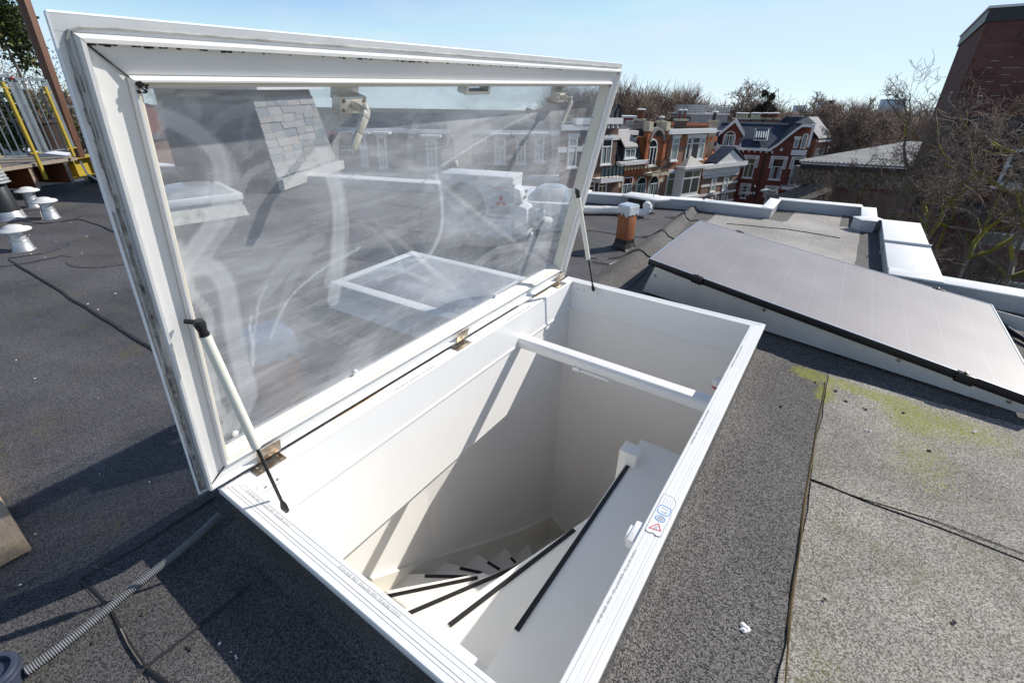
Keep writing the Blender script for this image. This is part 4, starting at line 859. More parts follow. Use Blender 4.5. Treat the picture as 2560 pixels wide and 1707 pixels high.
# ================================================================== insulated pipes
WRAP = mat('white_pipe_wrap', (.76, .75, .72), .5, n=.15, ns=14, col2=(.60, .59, .56), bump=.5, bs=22)
def px3(q, Y): return hy(q, Y)
pbase = hz(S6(600, 250), ZR); pts_ = [hz(S6(-250, 260), ZR+.06), hz(S6(-60, 215), ZR+.06), hz(S6(150, 215), ZR+.05), hz(S6(400, 222), ZR+.05), hz(S6(600, 222), ZR+.05), hz(S6(760, 230), ZR+.05), hz(S6(900, 245), ZR+.05), hz(S6(1010, 260), ZR+.05), hz(S6(1055, 235), ZR+.07), hz(S6(1080, 180), ZR+.12), hz(S6(1060, 160), ZR+.12)]
fine = []
for a, b in zip(pts_, pts_[1:]):
    for k in range(6): fine.append(a.lerp(b, k/6))
tag(MB().tube(fine, [.045+.006*noise.noise((i*.5, 0, 0)) for i in range(len(fine))], 14).build('insulated_pipe', WRAP, off=pbase, frame=MH, smooth=True), 'white wrapped pipe running across the felt behind the terracotta post to the roof outlet', 'pipe')
ob_ = hz(S6(1020, 210), ZR); ho = thing('roof_outlet', 'white moulded roof outlet cowl where the wrapped pipe enters the roof', 'roof outlet', MH, tuple(ob_))
mb = MB(); mb.prism([(-.26, -.10), (.20, -.14), (.30, .02), (.10, .16), (-.24, .14)], .13, .155); mb.build('cowl', WRAP, ho, bevel=.008)
MB().box((-.20, -.02, 0), (-.03, .12, .13)).build('outlet_body', BLACKP, ho); MB().tube([(.08, -.04, 0), (.09, -.04, .13)], .05, 12).build('pipe_stub', WRAP, ho, smooth=True)
MB().tube([(.14, -.08, .02), (.13, -.20, .0), (.06, -.34, .01), (.0, -.42, .03)], .009, 6).build('loose_wire', PVC, ho, smooth=True)
MB().tube([(.10, .0, .15), (.14, .03, .45), (.17, .06, .85)], .0035, 5).build('thin_aerial', BLACKP, ho)
# ================================================================== roof vents, left
VALU = mat('galvanised_vent', (.62, .62, .61), .38, metal=.65, n=.3, ns=9, col2=(.45, .45, .44), bump=.04, bs=20); VCAP = mat('vent_cap_grey', (.60, .595, .58), .55, n=.1, ns=8)
def vent(q, s, label):
    b = hz(q, ZR); t = thing('roof_vent', label, 'roof vent', MH, tuple(b), group='mushroom vents on the dark felt')
    mb = MB(); mb.lathe([(.125*s, 0), (.118*s, .012*s), (.108*s, .02*s), (.095*s, .13*s), (.092*s, .145*s), (.085*s, .15*s), (.07*s, .27*s)], (0, 0, 0), 28); mb.build('spun_collar', VALU, t, smooth=True)
    MB().lathe([(.092*s, .142*s), (.098*s, .146*s), (.092*s, .150*s)], (0, 0, 0), 28).build('collar_ring', VALU, t, smooth=True)
    MB().lathe([(.088*s, .225*s), (.094*s, .232*s), (.088*s, .262*s), (.06*s, .27*s)], (0, 0, 0), 28).build('throat', VALU, t, smooth=True)
    MB().lathe([(.10*s, .262*s), (.168*s, .262*s), (.172*s, .270*s), (.160*s, .288*s), (.10*s, .305*s), (.092*s, .318*s), (.05*s, .334*s), (.001, .338*s)], (0, 0, 0), 36).build('cap', VCAP, t, smooth=True)
    return t
vent(Z0(450, 715), .66, 'furthest grey mushroom vent, nearest the yellow beam of the deck'); vent(Z0(675, 870), .66, 'middle grey mushroom vent, standing furthest right of the three'); vent(Z0(320, 1285), .66, 'nearest grey mushroom vent, largest of the three, on a round felt patch')
b = hz(Z0(150, 870), ZR); bpv = thing('chimney_pipe', 'black flue pipe with a louvred grey cowl at the left edge of the roof', 'flue pipe', MH, tuple(b)); bpv.scale = (.68, .68, .68)
MB().lathe([(.19, 0), (.175, .02), (.165, .11), (.160, .12)], (0, 0, 0), 28).build('metal_skirt', VALU, bpv, smooth=True)
MB().lathe([(.158, .10), (.150, .15), (.128, .52), (.12, .53)], (0, 0, 0), 28).build('black_pipe', mat('black_rubber_pipe', (.016, .018, .020), .5), bpv, smooth=True)
for k in range(5): MB().lathe([(.135-k*.004, .54+k*.045), (.20-k*.008, .54+k*.045), (.17-k*.008, .575+k*.045), (.12, .58+k*.045)], (0, 0, 0), 28).build('louvre_ring', VALU, bpv, smooth=True)
MB().lathe([(.16, .77), (.17, .775), (.10, .83), (.01, .84)], (0, 0, 0), 24).build('cowl_top', VALU, bpv, smooth=True)
# ================================================================== heat pump unit seen through the pane
ACW = mat('ac_casing', (.70, .70, .68), .4, n=.05, ns=3); ACD = mat('ac_dark_inside', (.025, .026, .028), .6); LOGO = mat('logo_red', (.62, .02, .035), .4); INKD = mat('dark_print', (.03, .03, .035), .5)
K4 = lambda x, y: (1050+x/4.9, 380+y/4.9)
zb = ZR+.15; c0 = hz(K4(290, 965), zb); c1 = hz(K4(1130, 1052), zb); ax = (c1-c0); ax.z = 0; AWd = ax.length; ax.normalize(); ay = Vector((-ax.y, ax.x, 0))
AH = AWd*.735; AD = AWd*.40; print('ac width', AWd, c0, c1)
rz = math.atan2(ax.y, ax.x); AB_ = (c0.x, c0.y, ZR); ac = thing('heat_pump_unit', 'white outdoor heat pump unit with one round fan grille seen through the dome pane', 'heat pump', MH, AB_, rz)
W_, H0, H1 = AWd, .15, .15+AH
# casing with a real opening behind the grille
fx, fz, fr_ = W_*.325, H0+AH*.49, AH*.44
mb = MB(); nn = 40; ringo = []; 
for k in range(nn):
    a = 2*math.pi*k/nn; ringo.append((fx+fr_*math.cos(a), fz+fr_*math.sin(a)))
outer = []
for k in range(nn):
    a = 2*math.pi*k/nn; c, s = math.cos(a), math.sin(a); tt = min((W_-fx if c > 0 else fx)/max(abs(c), 1e-6), (H1-fz if s > 0 else fz-H0)/max(abs(s), 1e-6)); outer.append((fx+tt*c, fz+tt*s))
for k in range(nn):
    k2 = (k+1) % nn; mb.add([(ringo[k][0], 0, ringo[k][1]), (ringo[k2][0], 0, ringo[k2][1]), (outer[k2][0], 0, outer[k2][1]), (outer[k][0], 0, outer[k][1])], [(0, 1, 2, 3)])
    mb.add([(ringo[k][0], 0, ringo[k][1]), (ringo[k2][0], 0, ringo[k2][1]), (ringo[k2][0], .06, ringo[k2][1]), (ringo[k][0], .06, ringo[k][1])], [(3, 2, 1, 0)])
for a_, b_ in (((W_, H1), (W_, H1)), ((0, H1), (0, H1)), ((0, H0), (0, H0)), ((W_, H0), (W_, H0))):
    pass
def corner(x, z):
    ks = sorted(range(nn), key=lambda k: (outer[k][0]-x)**2+(outer[k][1]-z)**2)[:3]
    e = [k for k in ks if abs(outer[k][0]-x) < 1e-6]; g = [k for k in ks if abs(outer[k][1]-z) < 1e-6]
    if e and g: mb.add([(outer[e[0]][0], 0, outer[e[0]][1]), (x, 0, z), (outer[g[0]][0], 0, outer[g[0]][1])], [(0, 1, 2)])
for x in (0, W_):
    for z in (H0, H1): corner(x, z)
mb.quad((0, 0, H0), (0, 0, H1), (0, AD, H1), (0, AD, H0)); mb.quad((W_, 0, H0), (W_, AD, H0), (W_, AD, H1), (W_, 0, H1)); mb.quad((0, AD, H0), (0, AD, H1), (W_, AD, H1), (W_, AD, H0)); mb.quad((0, 0, H0), (0, AD, H0), (W_, AD, H0), (W_, 0, H0))
mb.build('casing', ACW, ac)
MB().box((-.006, -.008, H1-.0), (W_+.006, AD+.006, H1+.022)).build('top_cover', ACW, ac, bevel=.006)
mb = MB(); mb.lathe([(fr_*.99, 0), (.01, .001)], (fx, .07, fz), 32, axis=(0, -1, 0)); mb.build('fan_cavity', ACD, ac)
fan = MB().lathe([(.07, 0), (.08, .02), (.06, .05), (.005, .055)], (fx, .065, fz), 20, axis=(0, -1, 0)).build('fan_rotor', ACD, ac, smooth=True)
for k in range(3):
    a = 2.1*k+.4; mb = MB(); pts = []
    for j in range(7):
        t = a+j*.18; pts += [(fx+.07*math.cos(t), .062-.006*j, fz+.07*math.sin(t)), (fx+fr_*.93*math.cos(t+.12), .060-.007*j, fz+fr_*.93*math.sin(t+.12))]
    mb.add(pts, [(2*j, 2*j+1, 2*j+3, 2*j+2) for j in range(6)]); mb.build('fan_blade', mat('fan_blade_grey', (.16, .165, .17), .5), fan)
# grille: rings and spokes of wire standing proud
GW = mat('grille_wire', (.74, .74, .72), .4)
rg = MB().lathe([(fr_*1.03, 0), (fr_*1.05, .010), (fr_*.99, .014), (fr_*.97, .004)], (fx, -.004, fz), 40, axis=(0, -1, 0))
rg = MB(); rg.tube([(fx+fr_*1.01*math.cos(2*math.pi*k/40), -.008, fz+fr_*1.01*math.sin(2*math.pi*k/40)) for k in range(41)], .012, 6, cap=False); rgo = rg.build('grille_ring', ACW, ac, smooth=True)
mb = MB()
for i in range(15):
    r = fr_*(.20+.80*i/15); yb = -.014-.016*(1-(r/fr_)**2); mb.tube([(fx+r*math.cos(2*math.pi*k/32), yb, fz+r*math.sin(2*math.pi*k/32)) for k in range(33)], .0013, 3, cap=False)
for k in range(44):
    a = 2*math.pi*k/44; mb.tube([(fx+fr_*u*math.cos(a+.30*u), -.014-.016*(1-u*u), fz+fr_*u*math.sin(a+.30*u)) for u in (.18, .45, .72, 1.0)], .0013, 3, cap=False)
gw = mb.build('grille_wires', GW, ac); gw['kind'] = 'stuff'
MB().lathe([(fr_*.205, 0), (fr_*.20, .006), (.01, .008)], (fx, -.028, fz), 28, axis=(0, -1, 0)).build('grille_hub', ACW, ac, smooth=True)
lx, lz = W_*.845, H0+AH*.62
def diamond(x, z, ang, s=.030):
    m = MB(); c, sn = math.cos(ang), math.sin(ang)
    q = [(0, 0), (s*.5, s*.866), (0, s*1.732), (-s*.5, s*.866)]; m.add([(x+u*c-v*sn, -.002, z+u*sn+v*c) for u, v in q], [(3, 2, 1, 0)]); return m
for a in (0, 2*math.pi/3, -2*math.pi/3): diamond(lx, lz, a, .034).build('logo_mark', LOGO, ac)
AX = Matrix(((1, 0, 0, 0), (0, 0, -1, 0), (0, 1, 0, 0), (0, 0, 0, 1)))
def actext(s, x, z, size, m): textobj(s, size, ac, m, Matrix.Translation((x, -.002, z)) @ AX, 'printed_text')
MB().box((lx-.115, -.0012, lz-.10), (lx+.115, 0, lz+.15)).build('logo_plate', mat('logo_plate_grey', (.62, .62, .62), .4), ac)
actext('INVERTER', lx-.075, lz+.105, .030, LOGO); actext('MITSUBISHI', lx-.098, lz-.060, .033, INKD); actext('HEAVY INDUSTRIES', lx-.098, lz-.086, .020, INKD)
MB().box((lx-.10, -.0012, H0+.09), (lx+.09, 0, H0+.245)).build('dealer_label', mat('dealer_label_white', (.80, .80, .80), .4), ac)
TEAL = mat('dealer_logo_blue', (.03, .16, .24), .4); actext('d', lx-.045, H0+.155, .085, TEAL); actext('t', lx+.0, H0+.155, .075, TEAL); actext('techniek', lx-.07, H0+.115, .03, INK)
MB().box((W_*.62, -.003, H0+AH*.33), (W_*.985, 0, H0+AH*.345)).build('casing_groove', ACD, ac)
mb = MB(); mb.hexa([(W_, AD*.12, H0+AH*.60), (W_+.07, AD*.2, H0+AH*.60), (W_+.07, AD*.75, H0+AH*.60), (W_, AD*.85, H0+AH*.60), (W_, AD*.15, H0+AH*.86), (W_+.045, AD*.25, H0+AH*.82), (W_+.045, AD*.7, H0+AH*.82), (W_, AD*.8, H0+AH*.86)]); mb.build('cable_cover', ACW, ac, bevel=.008)
MB().box((W_+.068, AD*.35, H0+AH*.66), (W_+.073, AD*.6, H0+AH*.70)).build('handle_slot', ACD, ac)
mb = MB(); mb.hexa([(W_, -.005, H0+.03), (W_+.13, .02, H0+.03), (W_+.13, AD*.95, H0+.03), (W_, AD, H0+.03), (W_, .02, H0+AH*.58), (W_+.11, .05, H0+AH*.52), (W_+.11, AD*.9, H0+AH*.52), (W_, AD*.95, H0+AH*.58)]); mb.build('valve_cover', ACW, ac, bevel=.012)
for x in (W_*.18, W_*.82):
    MB().box((x-.03, -.03, .0), (x+.03, AD+.03, .05)).build('rubber_foot', BLACKP, ac, bevel=.008); MB().box((x-.02, -.02, .05), (x+.02, AD+.02, H0-.001)).build('support_rail', VALU, ac)
a0_ = Vector(hz(K4(1390, 620), ZR+.5)); 
E1_ = MH.inverted() @ ac.matrix_world @ Vector((W_+.12, AD*.5, H0+AH*.42))
pA = [E1_, E1_+Vector((.10, .02, 0)), hz(K4(1430, 760), ZR+.30), hz(K4(1500, 830), ZR+.20), hz(K4(1600, 850), ZR+.10), hz(K4(1750, 760), ZR+.07), hz(K4(1900, 700), ZR+.06)]
tag(MB().tube(pA, .04, 12).build('insulated_pipe', WRAP, off=tuple(pA[-1]), frame=MH, smooth=True), 'white wrapped pipe bending from the side of the heat pump unit to the roof', 'pipe')
tag(MB().tube([E1_+Vector((.02, 0, -.1)), hz(K4(1480, 1020), ZR+.05), hz(K4(1440, 1100), ZR+.012), hz(K4(1330, 1200), ZR+.012), hz(K4(1240, 1330), ZR+.012), hz(K4(1190, 1460), ZR+.012), hz(K4(1180, 1600), ZR+.012)], .008, 8).build('power_cable', BLACKP, off=tuple(hz(K4(1330, 1200), ZR)), frame=MH, smooth=True), 'thin black cable curling over the felt below the heat pump unit', 'cable')
# ================================================================== skylights seen through the pane
SKYP = trans_mat('skylight_acrylic', (.66, .67, .68), .35, .65, 3, .3, gl=.8)[0]
def skylight(cx, cy, lx_, ly_, rz, hgt, dome, label, upm=LIGHT):
    t = thing('skylight', label, 'skylight', MH, (cx, cy, ZR), rz, 'dome skylights on our roof'); a, b = lx_/2, ly_/2
    mb = MB()
    for (x0, y0, x1, y1) in ((-a, -b, a, -b), (a, -b, a, b), (a, b, -a, b), (-a, b, -a, -b)):
        mb.add([(x0*1.12, y0*1.12, 0), (x1*1.12, y1*1.12, 0), (x1, y1, hgt), (x0, y0, hgt)], [(0, 1, 2, 3)])
    mb.build('upstand', upm, t)
    for lo, hi in (((-a-.03, -b-.03), (a+.03, -b+.05)), ((-a-.03, b-.05), (a+.03, b+.03)), ((-a-.03, -b+.0505), (-a+.05, b-.0505)), ((a-.05, -b+.0505), (a+.03, b-.0505))): MB().box((*lo, hgt), (*hi, hgt+.07)).build('frame_rail', PVC, t, bevel=.006)
    mb = MB(); n = 20; vv = []
    for j in range(n+1):
        for i in range(n+1):
            u, v = i/n*2-1, j/n*2-1; vv.append((u*(a-.045), v*(b-.045), hgt+.072+dome*((1-abs(u)**3.2)*(1-abs(v)**3.2))**.8))
    mb.add(vv, [(j*(n+1)+i, j*(n+1)+i+1, (j+1)*(n+1)+i+1, (j+1)*(n+1)+i) for j in range(n) for i in range(n)]); mb.build('dome', SKYP, t, smooth=True)
    MB().box((-a+.05, -b+.05, hgt*.3), (a-.05, b-.05, hgt*.3+.004)).build('light_well', mat('light_well_white', (.62, .62, .62), .6), t); return t
sa = hz(DP(735, 665), ZR+.12); sb_ = hz(DP(985, 745), ZR+.12); sc_ = hz(DP(880, 605), ZR+.12); print('sky1', sa, sb_, sc_)
c = (sb_+sc_)/2; d = sb_-sa
skylight((sa.x+sb_.x)/2+.12, (sa.y+sb_.y)/2+.42, 1.0, .72, math.atan2(d.y, d.x), .11, .05, 'low white framed dome skylight just behind the lid, nearest of the skylights', WRAP)
b = hz(K4(1640, 720), ZR); d2 = hz(K4(1780, 660), ZR+.15)
s0_ = hz(K4(1180, 640), ZR+.22); s1_ = hz(K4(1775, 670), ZR+.22); dd2 = s1_-s0_; print('sky2', s0_, s1_)
skylight((s0_.x+s1_.x)/2-.05, (s0_.y+s1_.y)/2+.30, dd2.length, .75, math.atan2(dd2.y, dd2.x), .20, .10, 'clear dome skylight behind the white pipes of the heat pump unit', WRAP)
A5 = lambda x, y: (340+x/3.734, 200+y/3.734)
e0 = hz(A5(290, 1325), ZR+.02); e1 = hz(A5(910, 1235), ZR+.02); d = e1-e0; print('sky3', e0, e1)
skylight((e0.x+e1.x)/2-.28, (e0.y+e1.y)/2+.10, max(.7, d.length), .8, math.atan2(d.y, d.x), .17, .08, 'grey dome skylight on a peeling white upstand at the left of the pane', mat('peeling_white_upstand', (.72, .70, .64), .6, n=.6, ns=10, col2=(.40, .36, .28)))
# ================================================================== slate clad roof house
SLATES = [mat('slate_%s' % n, c, .55, n=.25, ns=10, col2=tuple(k*.7 for k in c), bump=.15, bs=30) for n, c in (('pale', (.36, .34, .32)), ('grey', (.30, .29, .28)), ('blue', (.24, .25, .26)), ('warm', (.34, .30, .27)))]
DSL = mat('dark_slate_front', (.07, .072, .082), .6, n=.4, ns=5, bump=.1, bs=14)
q0 = hz(A5(1350, 1050), ZR); q1 = hz(A5(1900, 850), ZR); ad = (q1-q0); wl_ = ad.length; ad.normalize(); an = Vector((ad.y, -ad.x, 0)); print('slate', q0, q1, wl_)
top0 = hx(A5(1180, 95), q0.x).z; HS = top0-ZR; print('slate h', HS)
sh = thing('slate_roof_house', 'slate clad roof house with pale slated side seen through the dome pane', 'roof house', MH, tuple(q0), math.atan2(ad.y, ad.x))
# local: x along the slated side, -y towards the viewer's right, +y behind
lean = .16; DL = (hz(A5(245, 1075), ZR)-q0).length; print('RC DL', DL)
mb = MB(); mb.hexa([(0, 0, 0), (wl_, 0, 0), (wl_, DL, 0), (0, DL, 0), (lean*.4, lean, HS), (wl_-.25, lean, HS), (wl_-.25, DL, HS), (lean*.4, DL, HS)]); mb.build('body', DSL, sh)
rows = 10; hrow = (HS-.30)/rows; cells_ = []
base = MB().box((0, 0, 0), (.30, .003, .22))
meshes = []
for si in range(4):
    m_ = MB(); m_.hexa([(0, -.012, 0), (1, -.012, 0), (1, -.004, 0), (0, -.004, 0), (0, -.004, 1), (1, -.004, 1), (1, .002, 1), (0, .002, 1)]); meshes.append(m_.mesh('slate', SLATES[si]))
for r in range(rows):
    z0 = .20+r*hrow; x = -.0; k = 0; xo = lean*.4*z0/HS; y = lean*z0/HS
    xend = wl_-.25*z0/HS; x = xo+.01
    while x < xend-.02:
        ww = min(rnd.uniform(.20, .34), xend-x); o = bpy.data.objects.new('slate', meshes[rnd.choice([0, 0, 0, 1, 1, 2, 3])]); COL.objects.link(o); o.parent = sh
        o.location = (x, y-.004-rnd.random()*.006, z0-rnd.random()*.03); o.scale = (ww-.008, 1, hrow+.02); o.rotation_euler = (-.02-math.atan2(lean, HS), rnd.uniform(-.012, .012), 0); x += ww
MB().box((-.03, -.09, .04), (wl_+.02, -.01, .17)).build('foot_flashing', mat('pale_flashing', (.55, .53, .48), .6, n=.3, ns=6), sh)
mb = MB(); mb.box((-.04, -.02, HS), (wl_-.15, DL+.05, HS+.14)); mb.build('roof_edge', CAPW, sh)
# ================================================================== conduit, lid, timber, bits
CON = mat('grey_corrugated_conduit', (.27, .27, .275), .45, n=.2, ns=30)
ca = hz((548, 1287), ZR+.03); cbp = hz(R8(160, 1378), ZR+.02)
mb = MB(); n = 104; pts_c = []; rr = []
for i in range(n*4):
    t = i/(n*4-1); p = ca.lerp(cbp, t); nrm_ = Vector((-(cbp-ca).y, (cbp-ca).x, 0)).normalized(); p = p+nrm_*(.016*math.sin(t*3.0)+.004*math.sin(t*9)); pts_c.append(p); rr.append(.0125 if i % 4 in (0, 1) else .0086)
tag(mb.tube(pts_c, rr, 12).build('corrugated_conduit', CON, off=tuple(cbp), frame=MH), 'grey corrugated conduit running over the felt into the near corner of the hatch upstand', 'conduit')
bb_ = hz(R8(15, 1470), ZR); bt = thing('pipe_socket', 'dark blue grey plastic socket at the bottom left end of the corrugated conduit', 'pipe socket', MH, tuple(bb_)); bt.scale = (.75, .75, .75)
BLG = mat('blue_grey_plastic', (.045, .055, .085), .35, n=.2, ns=10)
MB().lathe([(.060, 0), (.060, .045), (.066, .048), (.066, .075), (.060, .080), (.050, .080), (.048, .06), (.01, .058)], (0, 0, 0), 32).build('socket_body', BLG, bt, smooth=True)
MB().lathe([(.067, .050), (.070, .056), (.067, .062)], (0, 0, 0), 32).build('socket_ring', BLG, bt, smooth=True)
WOODP = mat('weathered_timber', (.56, .40, .26), .8, n=.5, ns=5, col2=(.36, .25, .16), stretch=(1, 9, 9), bump=.4, bs=22)
t1_ = hz(R8(145, 495), ZR+.07); t2_ = hz(R8(0, 250), ZR+.07)
wb = MB(); dv = (t2_-t1_); dv.z = 0; dv.normalize(); nv_ = Vector((-dv.y, dv.x, 0)); nv_ = nv_ if nv_.dot(Vector((-1, 0, 0))) > -2 else nv_
if (hz(R8(-50, 560), ZR+.07)-t1_).dot(nv_) < 0: nv_ = -nv_
e = [t1_, t1_+dv*1.2, t1_+dv*1.2+nv_*.5, t1_+nv_*.5]
wb.hexa([Vector((p.x, p.y, ZR+.006)) for p in (e[0], e[3], e[2], e[1])]+[Vector((p.x, p.y, ZR+.07)) for p in (e[0], e[3], e[2], e[1])])
wo = wb.build('timber_plank', WOODP, off=(t1_.x, t1_.y, ZR), frame=MH, bevel=.004); tag(wo, 'weathered wooden plank lying on the dark felt at the left edge', 'plank')
bm = bmesh.new(); bm.from_mesh(wo.data); bmesh.ops.recalc_face_normals(bm, faces=bm.faces); bm.to_mesh(wo.data); bm.free()
# crumbs: droppings, grit, leaves
def crumbs(name, qs, m, s0, s1, label, cat):
    mb = MB()
    for q in qs:
        v = hz(q, ZR+.008) if not isinstance(q, Vector) else q; s = rnd.uniform(s0, s1); k = rnd.randint(5, 7); a = rnd.random()*6
        ring = [(v.x+s*(.6+.6*rnd.random())*math.cos(a+i*6.283/k), v.y+s*(.6+.6*rnd.random())*math.sin(a+i*6.283/k), v.z) for i in range(k)]
        mb.add(ring+[(v.x, v.y, v.z+s*.5)], [(i, (i+1) % k, k) for i in range(k)])
    o = mb.build(name, m, frame=MH); o['label'] = label; o['category'] = cat; o['kind'] = 'stuff'; return o
WHT = mat('chalky_white', (.80, .78, .74), .8); DKB = mat('dead_leaf', (.05, .04, .03), .9)
Q1 = lambda x, y: (1800+x/3.095, 700+y/3.095)
crumbs('droppings', [Q1(1130, 1160), Q1(1160, 1165), Q1(1330, 1050), Q1(1970, 1170), Q1(990, 855), (1860, 1563), (1863, 1570), (1857, 1558), R8(1435, 1195), R8(1510, 1250), R8(1545, 1290), R8(1540, 1275)]+[Vector((rnd.uniform(-7, -1.6), rnd.uniform(-.5, 3.2), ZR+.008)) for _ in range(90)], WHT, .002, .008, 'white bird droppings and grit scattered on the felt', 'droppings')
crumbs('dead_leaves', [Q1(1110, 990), Q1(1130, 1000), Q1(1420, 1025), Q1(1360, 1000), Q1(975, 935), Q1(810, 905), Q1(895, 855), Q1(1620, 1320), Q1(740, 790), Q1(475, 975), R8(945, 990), R8(965, 1000), R8(935, 1000), R8(610, 1185), R8(1230, 1215), R8(1250, 1225)]+[Vector((rnd.uniform(.25, 1.4), rnd.uniform(.6, 2.5), ZR+.01)) for _ in range(8)], DKB, .003, .010, 'dark scraps of dead leaf and moss on the felt', 'leaf litter')
crumbs('chalk_smudge', [(1862, 1566), (1860, 1575), (1868, 1570), (1856, 1562)], WHT, .006, .012, 'white splash on the granular felt strip', 'droppings')
# ================================================================== raised deck at the far left
Zl = lambda x, y: (x/5.227, 150+y/5.227)
STEELG = mat('galvanised_steel', (.17, .20, .225), .55, metal=.2, n=.2, ns=9, col2=(.12, .145, .165)); YEL = mat('yellow_paint', (.40, .29, .03), .5, n=.3, ns=8, col2=(.36, .26, .03))
JOI = mat('orange_brown_joist', (.20, .062, .018), .7, n=.5, ns=4, col2=(.12, .035, .012), stretch=(1, 1, 3)); DBO = mat('grey_deck_board', (.33, .27, .21), .8, n=.35, ns=5, stretch=(1, 8, 8)); POSTW = mat('brown_post_wood', (.15, .068, .04), .65, n=.4, ns=4, stretch=(6, 6, .6))
END = mat('sawn_timber_end', (.36, .25, .19), .8, n=.3, ns=12)
DZ = -.90; dA = hz((188, 394), DZ); dB = hz((0, 422), DZ); dd = (dB-dA).normalized(); dn = Vector((-dd.y, dd.x, 0)); dn = dn if dn.x < 0 else -dn     # dn: away from the viewer
Lk = 4.2; DB = (dA.x, dA.y, ZR); deck = thing('roof_deck', 'raised timber deck on yellow steel beams behind the mushroom vents', 'deck', MH, DB)
dE = dA+dd*Lk
def deckpt(s, t, z): p = dA+dd*s+dn*t; return Vector((p.x, p.y, z))
for k in range(19):
    t = .0+k*.145; MB().hexa([deckpt(-.02, t, DZ-.035), deckpt(Lk, t, DZ-.035), deckpt(Lk, t+.138, DZ-.035), deckpt(-.02, t+.138, DZ-.035), deckpt(-.02, t, DZ), deckpt(Lk, t, DZ), deckpt(Lk, t+.138, DZ), deckpt(-.02, t+.138, DZ)]).build('deck_board', DBO, deck, off=DB)
s = .12
while s < Lk:
    j = MB().hexa([deckpt(s, .03, DZ-.29), deckpt(s+.05, .03, DZ-.29), deckpt(s+.05, 2.7, DZ-.29), deckpt(s, 2.7, DZ-.29), deckpt(s, .03, DZ-.037), deckpt(s+.05, .03, DZ-.037), deckpt(s+.05, 2.7, DZ-.037), deckpt(s, 2.7, DZ-.037)]).build('joist', JOI, deck, off=DB)
    MB().hexa([deckpt(s, .022, DZ-.29), deckpt(s+.05, .022, DZ-.29), deckpt(s+.05, .0295, DZ-.29), deckpt(s, .0295, DZ-.29), deckpt(s, .022, DZ-.037), deckpt(s+.05, .022, DZ-.037), deckpt(s+.05, .0295, DZ-.037), deckpt(s, .0295, DZ-.037)]).build('joist_end', END, j, off=DB); s += .46
MB().hexa([deckpt(.1, .45, DZ-.28), deckpt(Lk, .45, DZ-.28), deckpt(Lk, .50, DZ-.28), deckpt(.1, .50, DZ-.28), deckpt(.1, .45, DZ-.05), deckpt(Lk, .45, DZ-.05), deckpt(Lk, .50, DZ-.05), deckpt(.1, .50, DZ-.05)]).build('noggin', JOI, deck, off=DB)
# yellow I-beam sticking out at the right end
def ibeam(a, b, h=.26, w_=.20, tf=.018, parent=deck, name='steel_beam', m=YEL):
    a = Vector(a); b = Vector(b); o = MB(); up = Vector((0, 0, 1)); o.bar(a+up*(h/2-tf/2), b+up*(h/2-tf/2), w_, tf); o.bar(a-up*(h/2-tf/2), b-up*(h/2-tf/2), w_, tf); o.bar(a, b, .012, h-2*tf)
    ob = o.build(name, m, parent, off=DB); d = (b-a).normalized(); s_ = d.cross(up)
    for t in (.12, .55):
        p = a.lerp(b, t); MB().bar(p-s_*.09-up*0, p+s_*.09, .012, h-2*tf-.002).build('stiffener', m, ob, off=DB)
    return ob
ibeam(deckpt(-.62, .35, DZ-.17), deckpt(.14, .35, DZ-.17)); ibeam(deckpt(.3, 1.6, DZ-.17), deckpt(Lk, 1.6, DZ-.17))
MB().box((deckpt(-.5, .35, 0).x-.10, deckpt(-.5, .35, 0).y-.10, ZR), (deckpt(-.5, .35, 0).x+.10, deckpt(-.5, .35, 0).y+.10, DZ-.305)).build('pad_foot', BLACKP, deck, off=DB)
MB().box((deckpt(-.3, .9, 0).x-.2, deckpt(-.3, .9, 0).y-.15, ZR), (deckpt(-.3, .9, 0).x+.2, deckpt(-.3, .9, 0).y+.15, ZR+.06)).build('concrete_pad', CAPW, deck, off=DB)
# yellow stanchions bolted over the deck edge
def ondeck(q, t=0.):
    d = Vector(_ray(RH, q)); p = dA+dn*t; return d*(p.dot(dn)/d.dot(dn))
for qt, qb in ((Zl(105, 290), Zl(605, 1560)), (Zl(640, 350), Zl(965, 1262)), (Zl(-420, 250), Zl(60, 1560))):
    a = ondeck(qt, -.05); b = ondeck(qb, -.05); a.x, a.y = b.x, b.y
    o = MB().bar(b, a, .032, .03, up=dd).build('stanchion', YEL, deck, off=DB)
    mb = MB(); mb.bar(a+Vector((0, 0, -.06))+dd*.05, a+Vector((0, 0, -.06))-dd*.06, .02, .012); mb.build('clip', YEL, o, off=DB); mb = MB(); mb.bar(Vector((b.x, b.y, DZ+.12))+dd*.05, Vector((b.x, b.y, DZ+.12))-dd*.08, .02, .012); mb.build('clip', YEL, o, off=DB)
